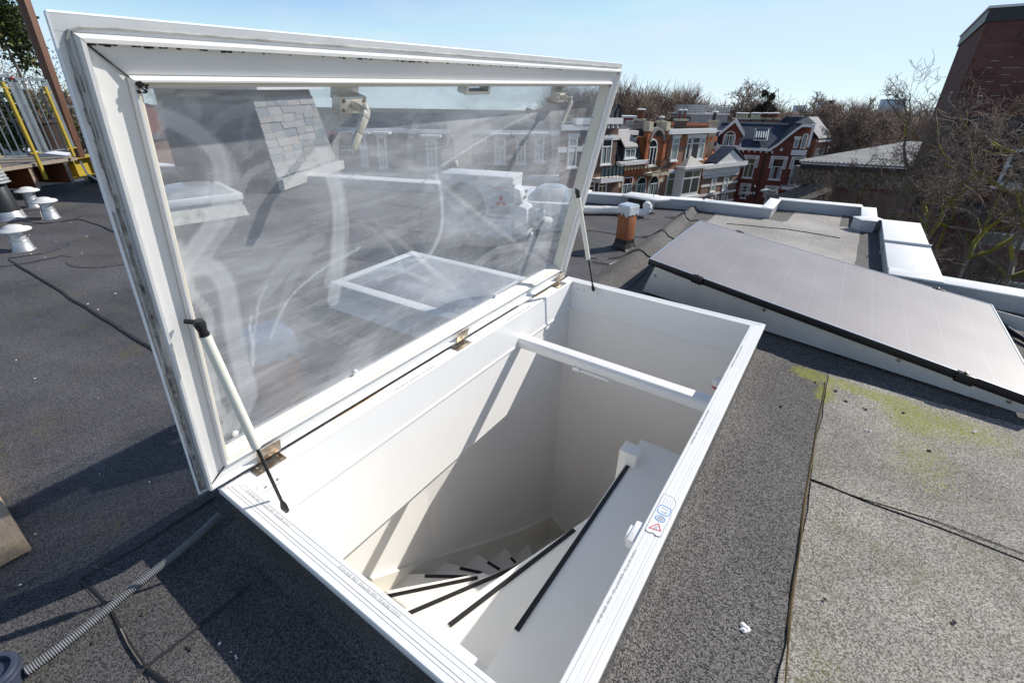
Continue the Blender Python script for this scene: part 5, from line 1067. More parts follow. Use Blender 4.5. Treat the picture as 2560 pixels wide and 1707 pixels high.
# railing panels
def railing(q0, q1, qb0, qb1, label, nb=10):
    a = ondeck(q0); b = ondeck(q1); z1 = max(a.z, b.z); c = ondeck(qb0); z0 = c.z; s0 = (a-dA).dot(dd); s1 = (b-dA).dot(dd); s0, s1 = max(s0, s1), min(s0, s1)
    B = tuple(deckpt((s0+s1)/2, 0, DZ)); t = thing('steel_railing', label, 'railing', MH, B, group='galvanised railing panels on the deck')
    MB().bar(deckpt(s0, 0, z1), deckpt(s1, 0, z1), .045, .03).build('top_rail', STEELG, t, off=B); MB().bar(deckpt(s0, 0, z0), deckpt(s1, 0, z0), .04, .012).build('bottom_rail', STEELG, t, off=B); MB().bar(deckpt(s0, 0, z1-.10), deckpt(s1, 0, z1-.10), .02, .010).build('sub_rail', STEELG, t, off=B)
    for s in (s0, s1): MB().bar(deckpt(s, 0, z0), deckpt(s, 0, z1), .085, .012, up=dn).build('end_post', STEELG, t, off=B)
    n = int((s0-s1)/.085)
    for k in range(1, n): s = s1+(s0-s1)*k/n; MB().tube([deckpt(s, 0, z0), deckpt(s, 0, z1)], .0085, 6).build('baluster', STEELG, t, off=B)
    return t
railing(Zl(175, 255), Zl(590, 318), Zl(505, 1210), Zl(925, 1150), 'right galvanised railing panel, between the yellow stanchion and the wooden post')
railing(Zl(-560, 200), Zl(120, 245), Zl(0, 1290), Zl(430, 1215), 'left galvanised railing panel, cut by the edge of the picture')
mb = MB(); v = ondeck(Zl(155, 240), -.03); mb.lathe([(.003, -.016), (.014, -.008), (.017, 0), (.014, .008), (.003, .016)], v, 12); tag(mb.build('red_lamp', REDL, off=tuple(v), frame=MH, smooth=True), 'small round red lamp on top of the railing corner', 'lamp')
# leaning wooden post at the deck corner
b = ondeck(Zl(1035, 1275), .12); tdir = ondeck(Zl(560, -60), .12); hgt = tdir.z-b.z
PBs = tuple(b); po = MB(); top = Vector((tdir.x, tdir.y, tdir.z)); dirp = (top-b).normalized(); po.bar(b, b+dirp*(hgt*1.9), .085, .105, up=dn); tag(po.build('wooden_post', POSTW, off=PBs, frame=MH, bevel=.004), 'tall brown wooden post at the right corner of the raised deck', 'post')
tag(MB().tube([deckpt(-.02, -.03, DZ-.05), deckpt(.0, -.07, DZ-.20), deckpt(-.12, -.10, DZ-.33), deckpt(-.36, -.08, DZ-.385)], .012, 8).build('white_cable', PVC, off=tuple(deckpt(0, -.05, DZ)), frame=MH, smooth=True), 'white cable hanging from the deck edge beside the yellow beam', 'cable')
# potted evergreen, crown just inside the frame
LEAFM = [mat('evergreen_leaf_%s' % n, c, .38, n=.3, ns=20) for n, c in (('dark', (.028, .048, .014)), ('mid', (.060, .085, .022)), ('olive', (.13, .135, .035)))]
BARK = mat('grey_bark', (.14, .12, .09), .9, n=.5, ns=8, col2=(.08, .065, .05))
def leafy(name, label, cat, B, center, rad, nleaf, ls, frame=MH, trunk=True, seed=3, mats=LEAFM, group=None, squash=1.0):
    t = thing(name, label, cat, frame, B, group=group); R = random.Random(seed); c = Vector(center)
    if trunk: MB().tube([B, Vector(B).lerp(c, .5)+Vector((.03, .02, 0)), c], [rad*.06, rad*.05, rad*.03], 8).build('trunk', BARK, t, off=B, smooth=True)
    cl = [(c+Vector((R.gauss(0, .55), R.gauss(0, .55), R.gauss(0, .5)*squash))*rad if False else c+Vector((R.gauss(0, .50)*rad, R.gauss(0, .50)*rad, R.gauss(0, .50)*rad*squash)), rad*R.uniform(.22, .42)) for _ in range(16)]
    tw = MB()
    for cc, _ in cl: tw.tube([c-Vector((0, 0, rad*.4)), (c+cc)/2+Vector((0, 0, -.05)), cc], [rad*.03, rad*.015, rad*.006], 4, cap=False)
    tw.build('twigs', BARK, t, off=B)['kind'] = 'stuff'
    v = []; f = []; mi = []
    for _ in range(nleaf):
        cc, r = R.choice(cl); p = cc+Vector((R.gauss(0, 1), R.gauss(0, 1), R.gauss(0, 1)))*r*.62
        d = (p-c).normalized()*.6+Vector((R.gauss(0, .6), R.gauss(0, .6), R.gauss(0, .6))); d.normalize(); s = d.cross(Vector((R.gauss(0, 1), R.gauss(0, 1), R.gauss(0, 1)))).normalized(); n = d.cross(s); l = ls*R.uniform(.6, 1.25)
        o = len(v); v += [tuple(p), tuple(p+d*l*.5+s*l*.22+n*l*.05), tuple(p+d*l), tuple(p+d*l*.5-s*l*.22+n*l*.05)]; f += [(o, o+1, o+2), (o, o+2, o+3)]; m = R.choice([0, 0, 1, 1, 2]); mi += [m, m]
    mb = MB(); mb.v = v; mb.f = f; mb.mi = mi; mb.build('crown', mats, t, off=B)['kind'] = 'stuff'; return t
cq = ondeck((-12, 58), 1.1); pb_ = deckpt((cq-dA).dot(dd), 1.1, DZ)
pt = leafy('potted_evergreen', 'potted evergreen bush whose glossy crown hangs into the top left corner above the railing', 'potted tree', tuple(pb_+Vector((0, 0, .4))), cq, .34, 3600, .085)
MB().lathe([(.20, -.4), (.26, -.05), (.28, -.04), (.28, 0), (.24, 0), (.22, -.04)], (0, 0, 0), 20).build('pot', mat('dark_pot', (.05, .03, .022), .6), pt, smooth=True)
for k, (qx, lab_) in enumerate((((30, 268), 'leafy shrub growing behind the left railing panel, upper clump'), ((20, 345), 'leafy shrub in a tub low behind the left railing panel'))):
    cq = ondeck(qx, 1.6); leafy('deck_shrub', lab_, 'shrub', tuple(deckpt((cq-dA).dot(dd), 1.6, DZ)), cq, .20, 1200, .07, seed=11+k)
PLB = deckpt(2.0, 1.5, DZ); tag(MB().hexa([PLB+Vector(p) for p in ((-.5, -.2, 0), (.5, -.2, 0), (.5, .2, 0), (-.5, .2, 0), (-.5, -.2, .32), (.5, -.2, .32), (.5, .2, .32), (-.5, .2, .32))]).build('planter_box', mat('dark_planter', (.06, .03, .025), .6), off=tuple(PLB), frame=MH, bevel=.01), 'dark brown planter box standing on the deck behind the left railing', 'planter')
# ================================================================== the town beyond, in world axes (z up from the street)
GRD = mat('ground_earth', (.10, .095, .07), .95, n=.4, ns=.05, col2=(.07, .075, .05))
g = MB(); g.add([(-1500, -400, 0), (1500, -400, 0), (1500, 2200, 0), (-1500, 2200, 0)], [(0, 1, 2, 3)]); struct(g.build('ground', GRD, frame=MW))
STR = mat('street_brick_paving', (.16, .12, .10), .9, n=.2, ns=3)
WHT_T = mat('white_trim_paint', (.78, .77, .74), .5, n=.08, ns=2); CREAMST = mat('cream_stone', (.62, .55, .38), .7, n=.2, ns=3)
DGL = glassy('window_glass_dark'); CUR = mat('curtain_behind_glass', (.30, .36, .34), .25, n=.35, ns=5, stretch=(9, 9, .4), col2=(.20, .26, .25), coat=.8); CURO = mat('amber_blind_behind_glass', (.16, .09, .025), .25, n=.3, ns=6, stretch=(8, 8, .5), coat=.8); CURG = mat('green_blind_behind_glass', (.10, .12, .05), .25, n=.3, ns=6, coat=.8)
B_BROWN = brick('brick_brown', (.25, .145, .10), (.34, .20, .14), (.26, .23, .20), dirt=.3); B_ORANGE = brick('brick_orange', (.50, .155, .065), (.42, .12, .05), (.36, .17, .09), dirt=.35); B_RED = brick('brick_deep_red', (.225, .075, .060), (.185, .060, .050), (.19, .075, .055), dirt=.25); B_DK = brick('brick_dark_brown', (.17, .095, .075), (.235, .135, .105), (.20, .17, .15), dirt=.35); B_WARM = brick('brick_warm', (.40, .18, .105), (.30, .155, .10), (.28, .22, .18), dirt=.3)
SLATEB = brick('slate_roof_blue', (.050, .062, .095), (.036, .046, .072), (.022, .027, .04), bw=.30, bh=.19, msz=.012, rough=.5, dirt=.35); SLATEG = brick('slate_roof_grey', (.20, .195, .19), (.14, .14, .145), (.06, .06, .06), bw=.30, bh=.17, msz=.012, rough=.6, dirt=.4); SLATED = brick('slate_roof_dark', (.075, .08, .09), (.05, .055, .065), (.03, .03, .03), bw=.30, bh=.17, msz=.012, rough=.6, dirt=.4)
TILEO = brick('orange_pantiles', (.62, .15, .035), (.50, .11, .03), (.12, .03, .012), bw=.22, bh=.26, msz=.03, rough=.7, dirt=.3); ROOFF = mat('flat_roof_grey', (.20, .20, .20), .9, n=.3, ns=.6); ROOFD = mat('flat_roof_dark', (.05, .05, .055), .9, n=.3, ns=.6)
IRON = mat('black_iron', (.015, .016, .018), .5); LEADG = mat('lead_grey', (.27, .26, .25), .7, n=.15, ns=2)
Q4 = lambda x, y: (1450+x/6.27, 270+y/6.27)
Q5 = lambda x, y: (1750+x/6.27, 270+y/6.27)
class Fac:
    """a facade: local x along the wall, local -y towards the street, z up"""
    def __init__(s, P, d): s.P = Vector((P[0], P[1], 0)); s.d = Vector((d[0], d[1], 0)).normalized(); s.n = Vector((-s.d.y, s.d.x, 0)); s.rz = math.atan2(s.d.y, s.d.x)
    def px(s, q, y=0.):
        r = Vector(_ray(RW, q)); p = s.P+s.n*y; k = p.dot(s.n)/r.dot(s.n); v = r*k; return ((v-s.P).dot(s.d), v.z+ZC)
    def thing(s, name, label, cat, s0, group=None):
        B = s.P+s.d*s0; return thing(name, label, cat, MW, tuple(B), s.rz, group)
def window(t, o, x0, x1, z0, z1, gl=DGL, arch=False, mull=1, trans=.30, fr=.07, y=0., dep=.08, sill=True, fm=None, cur=None, head=None):
    """frame (part) > pane, curtain, sill, lintel (sub-parts); o = the thing's own x offset"""
    fm = fm or WHT_T; x0 -= o; x1 -= o; mb = MB(); w_ = x1-x0; yf = y-dep
    def b(a0, a1, c0, c1): mb.box((a0, yf, c0), (a1, y+.01, c1))
    if arch:
        r = w_/2; cx_ = (x0+x1)/2; zs = z1-r; n = 8; pr_o = [(cx_+r*math.cos(math.pi*k/n), zs+r*math.sin(math.pi*k/n)) for k in range(n+1)]; pi_ = [(cx_+(r-fr)*math.cos(math.pi*k/n), zs+(r-fr)*math.sin(math.pi*k/n)) for k in range(n+1)]
        for k in range(n): mb.xprism([pr_o[k], pr_o[k+1], pi_[k+1], pi_[k]], yf, y+.01)
        ztop = zs
    else: ztop = z1; b(x0, x1, z1-fr, z1)
    b(x0, x0+fr, z0, ztop-(0 if arch else fr)); b(x1-fr, x1, z0, ztop-(0 if arch else fr)); b(x0+fr, x1-fr, z0, z0+fr)
    if trans: zt = z1-(z1-z0)*trans; b(x0+fr, x1-fr, zt, zt+fr*.8)
    for k in range(1, mull): xm = x0+w_*k/mull; b(xm-fr*.4, xm+fr*.4, z0+fr, (z1-(z1-z0)*trans) if trans else z1-fr)
    f = mb.build('window', fm, t)
    pm_ = MB()
    if arch: pm_.xprism([(x0+.01, z0+.01), (x1-.01, z0+.01)]+[(cx_+(r-.01)*math.cos(math.pi*k/8), zs+(r-.01)*math.sin(math.pi*k/8)) for k in range(9)], yf+.04, yf+.05)
    else: pm_.box((x0+.01, yf+.04, z0+.01), (x1-.01, yf+.05, z1-.01))
    pm_.build('pane', gl, f)
    if cur:
        zc = z1-(z1-z0)*(trans or .25)
        for sd in (0, 1):
            a0, a1 = (x0+fr, x0+w_*.36) if sd == 0 else (x1-w_*.36, x1-fr)
            MB().box((a0, yf+.035, z0+fr), (a1, yf+.0395, zc)).build('curtain', cur, f)
    if sill: MB().box((x0-.10, yf-.10, z0-.12), (x1+.10, y, z0-.001)).build('sill', WHT_T, f)
    if head: MB().box((x0-.12, yf-.03, z1+.001), (x1+.12, y, z1+head)).build('lintel', WHT_T, f)
    return f
def win_px(t, F, o, tl, br, y=0., **k):
    x0, z1 = F.px(tl, y); x1, z0 = F.px(br, y); return window(t, o, x0, x1, z0, z1, y=y, **k)
ROW = Fac(wd((1600, 400), 45)[:2], (.80, .60))
def fp(q, y=0.): return ROW.px(q, y)
def massing(t, x0, x1, ztop, m, dep=9, y0=0., roofm=ROOFD, name='wall'):
    MB().box((x0, y0, 0), (x1, y0+dep, ztop)).build(name, m, t); 
    if roofm: MB().box((x0+.02, y0+.25, ztop+.001), (x1-.02, y0+dep, ztop+.06)).build('roof', roofm, t)
def band(t, o, qa, qb, h, m, F=ROW, proud=.06, y=0., name='band'):
    xa, za = F.px(qa, y); xb, zb = F.px(qb, y); z = (za+zb)/2; return MB().box((xa-o, y-proud, z-h), (xb-o, y+.005, z)).build(name, m, t)
# ---- house 1: dark brick with a stepped white band, beside the lid
x1_, zt = fp(Q4(600, 400)); x0_ = x1_-5.2; zt = fp(Q4(635, 250))[1]
h = ROW.thing('town_house', 'dark brown brick house with tall white cross window and glass balcony nearest the lid', 'house', x0_, 'row of town houses across the street'); o = x0_
massing(h, 0, x1_-x0_, zt, B_DK); 
MB().box((-.1, -.35, zt+.0), (x1_-x0_+.05, 0, zt+.45)).build('cornice', WHT_T, h)
for k in range(9): MB().box((.3+k*.55, -.30, zt-.32), (.42+k*.55, -.005, zt-.02)).build('bracket', WHT_T, h)
band(h, o, Q4(300, 415), Q4(620, 440), .38, WHT_T)
win_px(h, ROW, o, Q4(350, 480), Q4(465, 880), mull=2, trans=.33, cur=CUR, fr=.11, head=.25)
win_px(h, ROW, o, Q4(290, 1150), Q4(390, 1420), gl=CURO, mull=2, fr=.10, y=-.6); win_px(h, ROW, o, Q4(130, 1150), Q4(205, 1420), gl=CURO, fr=.10, y=-.6)
xa, za = fp(Q4(200, 1060)); xb, zb_ = fp(Q4(550, 1060)); 
MB().box((xa-o, -1.0, zb_-.35), (xb-o, 0, zb_)).build('balcony_slab', WHT_T, h); MB().box((xa-o+.1, -.62, zb_-4), (xb-o-.1, -.001, zb_-.351)).build('bay_wall', B_DK, h)
bal = MB(); 
for k in range(7): x = xa-o+(xb-xa)*k/6; bal.bar((x, -.95, zb_), (x, -.95, zb_+1.0), .04, .04)
bal.bar((xa-o, -.95, zb_+1.0), (xb-o, -.95, zb_+1.0), .05, .05); bo = bal.build('balcony_railing', IRON, h); MB().box((xa-o, -.93, zb_+.15), (xb-o, -.92, zb_+.9)).build('glass_panel', glassy('balcony_glass', (.10, .14, .14)), bo)
# ---- house 2: orange brick, slate mansard, arched gable and balcony
xL, _ = fp(Q4(575, 1000)); xR, _ = fp(Q4(1360, 800)); o = xL; h = ROW.thing('town_house', 'orange brick house with slate mansard, arched gable and black balcony', 'house', xL, 'row of town houses across the street')
xm, ze = fp(Q4(1000, 830)); massing(h, 0, xR-o, ze, B_BROWN, roofm=ROOFD)
MB().box((.0, -.05, 0), (.55, -.001, ze)).build('corner_pier', B_ORANGE, h)
band(h, o, Q4(580, 880), Q4(1010, 880), 1.0, B_ORANGE, proud=.03); band(h, o, Q4(575, 830), Q4(1025, 820), .32, WHT_T, proud=.45, name='cornice')
for k in range(9): MB().box((.2+k*.45, -.35, ze-.62), (.32+k*.45, -.031, ze-.36)).build('bracket', CREAMST, h)
# mansard: slopes back from the cornice
xa, za = 0, ze+.02; zr = fp(Q4(760, 440))[1]
mb = MB(); mb.hexa([(0, -.05, ze+.001), (xm-o-.3, -.05, ze+.001), (xm-o-.3, 3, ze+.001), (0, 3, ze+.001), (.15, .9, zr), (xm-o-.35, .9, zr), (xm-o-.35, 3, zr), (.15, 3, zr)]); mb.build('roof', SLATED, h)
MB().box((-.05, .75, zr+.001), (xm-o-.3, 3.2, zr+.35)).build('cornice', WHT_T, h)
mb = MB(); mb.hexa([(.2, 1.2, zr+.36), (xm-o-.5, 1.2, zr+.36), (xm-o-.5, 4, zr+.36), (.2, 4, zr+.36), (.2, 1.2, zr+.42), (xm-o-.5, 1.2, zr+.42), (xm-o-.5, 4, zr+1.2), (.2, 4, zr+1.2)]); mb.build('roof', ROOFD, h)
x0w, z1w = fp(Q4(700, 640), -.1); x1w, z0w = fp(Q4(850, 785), -.1)
dm = MB(); dm.box((x0w-o, -.08, z0w-.1), (x1w-o, 1.0, z1w+.05)); dmo = dm.build('dormer', SLATED, h)
win_px(h, ROW, o, Q4(705, 645), Q4(853, 780), y=-.10, mull=2, trans=0, fr=.12, cur=CUR)
mb = MB(); mb.hexa([(x0w-o-.15, -.25, z1w+.02), (x1w-o+.15, -.25, z1w+.02), (x1w-o+.15, 1.0, z1w+1.35), (x0w-o-.15, 1.0, z1w+1.35), (x0w-o-.15, -.25, z1w+.16), (x1w-o+.15, -.25, z1w+.16), (x1w-o+.15, 1.0, z1w+1.5), (x0w-o-.15, 1.0, z1w+1.5)]); mb.build('dormer_roof', LEADG, h)
# gable bay
xg0, _ = fp(Q4(985, 780)); xg1, _ = fp(Q4(1290, 780)); zg = fp(Q4(1170, 400))[1]
MB().box((xg0-o, -.12, ze-.4), (xg1-o, 1.6, zg-.3)).build('gable_wall', B_ORANGE, h)
for xx in (xg0, xg1-.42):
    MB().box((xx-o, -.25, ze-.5), (xx-o+.42, .25, zg+.2)).build('gable_pier', B_ORANGE, h); MB().box((xx-o-.06, -.32, zg+.2), (xx-o+.48, .32, zg+.95)).build('pier_cap', CREAMST, h)
cxg = (xg0+xg1)/2-o; rg_ = (xg1-xg0)/2-.42; zs_ = zg-.3-rg_*.35
mb = MB(); n = 10
for k in range(n):
    a0_, a1_ = math.pi*k/n, math.pi*(k+1)/n; f = lambda a, r: (cxg+r*math.cos(a), zs_+r*1.05*math.sin(a)); mb.xprism([f(a0_, rg_+.10), f(a1_, rg_+.10), f(a1_, rg_-.12), f(a0_, rg_-.12)], -.30, .6)
mb.build('arch_moulding', LEADG, h)
win_px(h, ROW, o, Q4(1065, 490), Q4(1165, 900), y=-.13, arch=True, mull=3, trans=.32, fr=.10, head=None)
xb0, zb0 = fp(Q4(985, 1010)); xb1, _ = fp(Q4(1240, 1010)); MB().box((xb0-o, -1.1, zb0-.25), (xb1-o, 0, zb0)).build('balcony_slab', CREAMST, h)
bal = MB()
for k in range(14): x = xb0-o+(xb1-xb0)*k/13; bal.bar((x, -1.05, zb0), (x, -1.05, zb0+1.05), .03, .03)
for z in (.08, .5, 1.05): bal.bar((xb0-o, -1.05, zb0+z), (xb1-o, -1.05, zb0+z), .05, .05)
for x in (xb0-o, xb1-o): bal.bar((x, -1.05, zb0+1.05), (x, 0, zb0+1.05), .05, .05); bal.bar((x, -.5, zb0), (x, -.5, zb0+1.0), .03, .03)
bal.build('balcony_railing', IRON, h)
for tl, br, ar in ((Q4(668, 1095), Q4(785, 1420), False), (Q4(893, 1080), Q4(1000, 1440), True), (Q4(1088, 1065), Q4(1190, 1450), True)): win_px(h, ROW, o, tl, br, arch=ar, mull=2, trans=.33, cur=CUR, fr=.09)
for (xq, w_) in ((640, 60), (725, 70), (820, 75), (910, 65)):
    x0w, z1w = fp(Q4(xq-20, 965)); MB().box((x0w-o-.06, -.07, z1w-1.1), (x0w-o+.06, -.001, z1w)).build('blind_arch_pier', B_ORANGE, h)
band(h, o, Q4(560, 1190), Q4(640, 1180), .35, CREAMST, proud=.07); band(h, o, Q4(840, 1150), Q4(890, 1145), .35, CREAMST); band(h, o, Q4(1215, 1110), Q4(1300, 1100), .35, CREAMST, proud=.05)
for xq in (820, 1035, 1225): xx, _ = fp(Q4(xq, 1200)); MB().box((xx-o-.18, -.045, 0), (xx-o+.18, -.001, fp(Q4(xq, 1050))[1])).build('pier', B_ORANGE, h)
# ---- house 3: warm brick with orange bands, oriel with a pyramid roof
xL, _ = fp(Q4(1365, 800)); xR, _ = fp(Q4(1955, 800)); o = xL; zt = fp(Q4(1750, 365))[1]; h = ROW.thing('town_house', 'brown brick house banded in orange with white oriel and long white cornice', 'house', xL, 'row of town houses across the street')
massing(h, 0, xR-o, zt, B_WARM, roofm=ROOFF); band(h, o, Q4(1345, 330), Q4(2080, 322), .42, WHT_T, proud=.5, name='cornice')
for k in range(14): MB().box((.15+k*.56, -.42, zt-.08), (.33+k*.56, -.01, zt+.02)).build('bracket', WHT_T, h)
for k in range(9): MB().box((.5+k*.85, -.03, zt-1.05), (1.05+k*.85, -.001, zt-.55)).build('orange_panel', B_ORANGE, h)
for q1, q2 in ((Q4(1370, 560), Q4(2000, 545)), (Q4(1380, 860), Q4(1960, 810)), (Q4(1340, 1100), Q4(1620, 1080)), (Q4(1340, 1390), Q4(1560, 1380))): band(h, o, q1, q2, .22, B_ORANGE, proud=.025)
for tl, br, kw in ((Q4(1455, 465), Q4(1505, 822), dict(gl=CUR)), (Q4(1688, 460), Q4(1690, 822), {}), (Q4(1768, 455), Q4(1825, 808), {}), (Q4(1898, 455), Q4(1905, 802), dict(gl=CUR)), (Q4(1378, 1010), Q4(1435, 1390), dict(gl=CURG))): win_px(h, ROW, o, tl, br, trans=.30, fr=.12, head=.22, **kw)
xa, za = fp(Q4(1625, 960), -.7); xb, zb_ = fp(Q4(1845, 1355), -.7); xa -= o; xb -= o; zb0, zt0 = zb_, za; yb = -.8
or_ = MB(); or_.prism([(xa-.2, 0), (xa+.1, yb), (xb-.3, yb), (xb+.15, 0)], zb0, zt0); oo = or_.build('oriel', WHT_T, h); xm_ = (xa+xb)/2
for a0_, a1_ in ((xa+.22, xm_-.18), (xm_+.0, xb-.42)):
    for z0_, z1_ in ((zb0+.35, zb0+(zt0-zb0)*.64), (zb0+(zt0-zb0)*.70, zt0-.25)): MB().box((a0_, yb-.012, z0_), (a1_, yb-.004, z1_)).build('pane', DGL if a0_ < xm_-.3 else CURG if z1_ > zt0-.5 else DGL, oo)
MB().box((xa-.3, yb-.25, zt0), (xb+.25, .0, zt0+.22)).build('oriel_cornice', WHT_T, h)
mb = MB(); ap = ((xa+xb)/2, -.1, zt0+1.15); base_ = [(xa-.15, 0, zt0+.22), (xa+.0, yb-.1, zt0+.22), (xb-.1, yb-.1, zt0+.22), (xb+.15, 0, zt0+.22)]
mb.add(base_+[ap], [(0, 1, 4), (1, 2, 4), (2, 3, 4), (3, 0, 4), (0, 3, 2, 1)]); mb.build('oriel_roof', LEADG, h); MB().box((xa-.3, yb-.1, zb0-.3), (xb+.1, .0, zb0-.001)).build('oriel_base', WHT_T, h)
# ---- house 4: striped with a white pediment
xL, _ = ROW.px(Q5(30, 1200)); xR, _ = ROW.px(Q5(560, 1200)); o = xL; zt = fp(Q5(360, 900))[1]; h = ROW.thing('town_house', 'low brown brick house striped with white bands under a white triangular pediment', 'house', xL, 'row of town houses across the street')
massing(h, 0, xR-o, zt, B_BROWN, roofm=ROOFD, dep=8)
band(h, o, Q5(40, 880), Q5(690, 835), .42, WHT_T, proud=.5, name='cornice'); band(h, o, Q5(60, 925), Q5(630, 880), .85, WHT_T, proud=.10, name='frieze')
for a_, b_ in ((Q5(50, 1075), Q5(605, 1010)), (Q5(20, 1212), Q5(582, 1140)), (Q5(-15, 1365), Q5(560, 1275)), (Q5(330, 1450), Q5(520, 1425))): band(h, o, a_, b_, .22, WHT_T, proud=.05)
for tl, br in ((Q5(198, 1052), Q5(218, 1305)), (Q5(388, 1035), Q5(410, 1282))):
    win_px(h, ROW, o, tl, br, trans=.32, fr=.13, gl=CUR)
    for dx in (-.1, .5, 1.05): x_, z_ = fp(tl); MB().box((x_-o+dx, -.12, z_+.02), (x_-o+dx+.13, -.001, z_+.75)).build('pinnacle', WHT_T, h)
for q in (Q5(180, 1400), Q5(235, 1370), Q5(275, 1385), Q5(340, 1360), Q5(380, 1340), Q5(415, 1370), Q5(80, 1420)): x_, z_ = fp(q); MB().box((x_-o, -.12, z_-.8), (x_-o+.14, -.001, z_)).build('pinnacle', WHT_T, h)
p0, p1, p2 = fp(Q5(215, 860)), fp(Q5(435, 655)), fp(Q5(640, 835)); zb_ = (p0[1]+p2[1])/2
mb = MB(); mb.xprism([(p0[0]-o, zb_), (p2[0]-o, zb_), ((p0[0]+p2[0])/2-o, p1[1])], -.35, .05); mb.build('pediment', WHT_T, h)
mb = MB(); xm_ = (p0[0]+p2[0])/2-o
for xx in (p0[0]-o-.2, p2[0]-o+.2): mb.hexa([(xx, -.5, zb_), (xm_, -.5, p1[1]+.15), (xm_, 1.0, p1[1]+.15), (xx, 1.0, zb_), (xx, -.5, zb_+.12), (xm_, -.5, p1[1]+.3), (xm_, 1.0, p1[1]+.3), (xx, 1.0, zb_+.12)])
mb.build('roof', SLATEB, h)
q0, q1 = fp(Q5(60, 870), 1), fp(Q5(330, 690), 3); mb = MB(); mb.hexa([(.1, .6, zt+.02), (5.6, .6, zt+.02), (5.6, 7, zt+.02), (.1, 7, zt+.02), (.1, 3.0, q1[1]+.2), (5.6, 3.0, q1[1]+.2), (5.6, 3.4, q1[1]+.2), (.1, 3.4, q1[1]+.2)]); mb.build('tiled_roof', TILEO, h)
# ---- house 5: big deep red corner house under a blue slate roof
C5 = Fac(wd((1850, 430), 59)[:2], (.917, -.399)); c5 = lambda q, y=0.: C5.px(q, y)
xL, _ = c5(Q5(135, 600)); xV, zE = c5(Q5(1085, 635)); xG, _ = c5(Q5(1772, 300)); zG = c5(Q5(1690, 255))[1]; o = xL
h = C5.thing('corner_house', 'large deep red brick corner house with blue slate roof, dormer gable and white bargeboards', 'house', xL)
mb = MB(); pol = [(0, 0), (xG-o, 0), (xG-o, zG), (c5(Q5(1600, 262))[0]-o, zG), (c5(Q5(1440, 370))[0]-o, c5(Q5(1440, 372))[1]), (c5(Q5(1210, 560))[0]-o, c5(Q5(1210, 560))[1]), (xV-o, zE), (0, zE)]
mb.xprism(pol, 0, 9); mb.build('wall', B_RED, h)
yr = 4.5; rL, zRd = c5(Q5(345, 235), yr); rR, _ = c5(Q5(1500, 245), yr)
mb = MB(); mb.add([(-.3, -.35, zE), (xV-o, -.35, zE), (rR-o, yr, zRd), (rL-o, yr, zRd), (-.3, 9, zE), (rR-o, 9, zE)], [(0, 1, 2, 3), (0, 3, 4), (3, 2, 5, 4)]); mb.build('roof', SLATEB, h)
g1, z1g = c5(Q5(1425, 232), 1.0); pk, zpk = c5(Q5(1690, 138), 2.0)
mb = MB(); gx = [(p[0], p[1]) for p in pol[2:7]]
vs = []; 
for x, z in gx: vs += [(x, -.4, z+.05), (x-.3, yr, z+.25)]
for k in range(4): mb.add([vs[2*k], vs[2*k+1], vs[2*k+3], vs[2*k+2]], [(0, 1, 2, 3)])
mb.build('roof', SLATED, h)
xt0 = gx[1][0]; mb = MB(); mb.add([(xt0-.5, -.4, zG+.05), (xG-o+.2, -.4, zG+.05), (xG-o+.2, 4.5, zG+.05), (xt0-.5, 4.5, zG+.05), ((xt0+xG-o)/2, 1.6, zpk), ((xt0+xG-o)/2-.2, 3.2, zpk)], [(0, 1, 4), (1, 2, 5, 4), (2, 3, 5), (3, 0, 4, 5)]); mb.build('roof_cap', SLATED, h)
bb = MB()
for (xa, za), (xb, zb_) in zip(gx, gx[1:]): bb.hexa([(xa, -.55, za-.30), (xa, -.40, za-.30), (xb, -.40, zb_-.30), (xb, -.55, zb_-.30), (xa, -.55, za+.02), (xa, -.40, za+.02), (xb, -.40, zb_+.02), (xb, -.55, zb_+.02)])
bb.build('bargeboard', WHT_T, h)
zz = c5(Q5(1775, 620))[1]; MB().box((xG-o-.12, -.5, zz), (xG-o+.12, -.25, zG)).build('bargeboard', WHT_T, h)
MB().box((-.3, -.5, zE-.28), (xV-o+.3, -.02, zE)).build('gutter', WHT_T, h); MB().box((rL-o, yr-.15, zRd-.05), (rR-o, yr+.15, zRd+.18)).build('ridge_capping', LEADG, h)
for k in range(12): MB().box((.1+k*.62, -.4, zE-.5), (.25+k*.62, -.01, zE-.281)).build('bracket', WHT_T, h)
# dormer gable
yd = .15; a0_, z0d = c5(Q5(310, 590), yd); a1_, _ = c5(Q5(612, 590), yd); za_ = c5(Q5(300, 385), yd)[1]; ap_, zap = c5(Q5(505, 215), yd); a0_ -= o; a1_ -= o; ap_ = (a0_+a1_)/2+.1
mb = MB(); mb.xprism([(a0_, z0d), (a1_, z0d), (a1_, za_), (ap_, zap), (a0_, za_)], yd-.02, 4.0); mb.build('dormer_wall', B_RED, h)
mb = MB(); 
for xx in (a0_-.3, a1_+.3): mb.hexa([(xx, yd-.35, za_-.25), (ap_, yd-.35, zap), (ap_, 4.5, zap), (xx, 4.5, za_-.25), (xx, yd-.35, za_+.08), (ap_, yd-.35, zap+.33), (ap_, 4.5, zap+.33), (xx, 4.5, za_+.08)])
mb.build('dormer_roof', SLATEB, h)
mb = MB()
for xx in (a0_-.35, a1_+.35): mb.hexa([(xx, yd-.45, za_-.40), (ap_, yd-.45, zap-.10), (ap_, yd-.36, zap-.10), (xx, yd-.36, za_-.40), (xx, yd-.45, za_-.05), (ap_, yd-.45, zap+.35), (ap_, yd-.36, zap+.35), (xx, yd-.36, za_-.05)])
mb.build('bargeboard', WHT_T, h)
win_px(h, C5, o, Q5(392, 360), Q5(530, 600), y=yd-.03, arch=True, mull=2, trans=.30, fr=.10, gl=DGL, cur=CUR, sill=False)
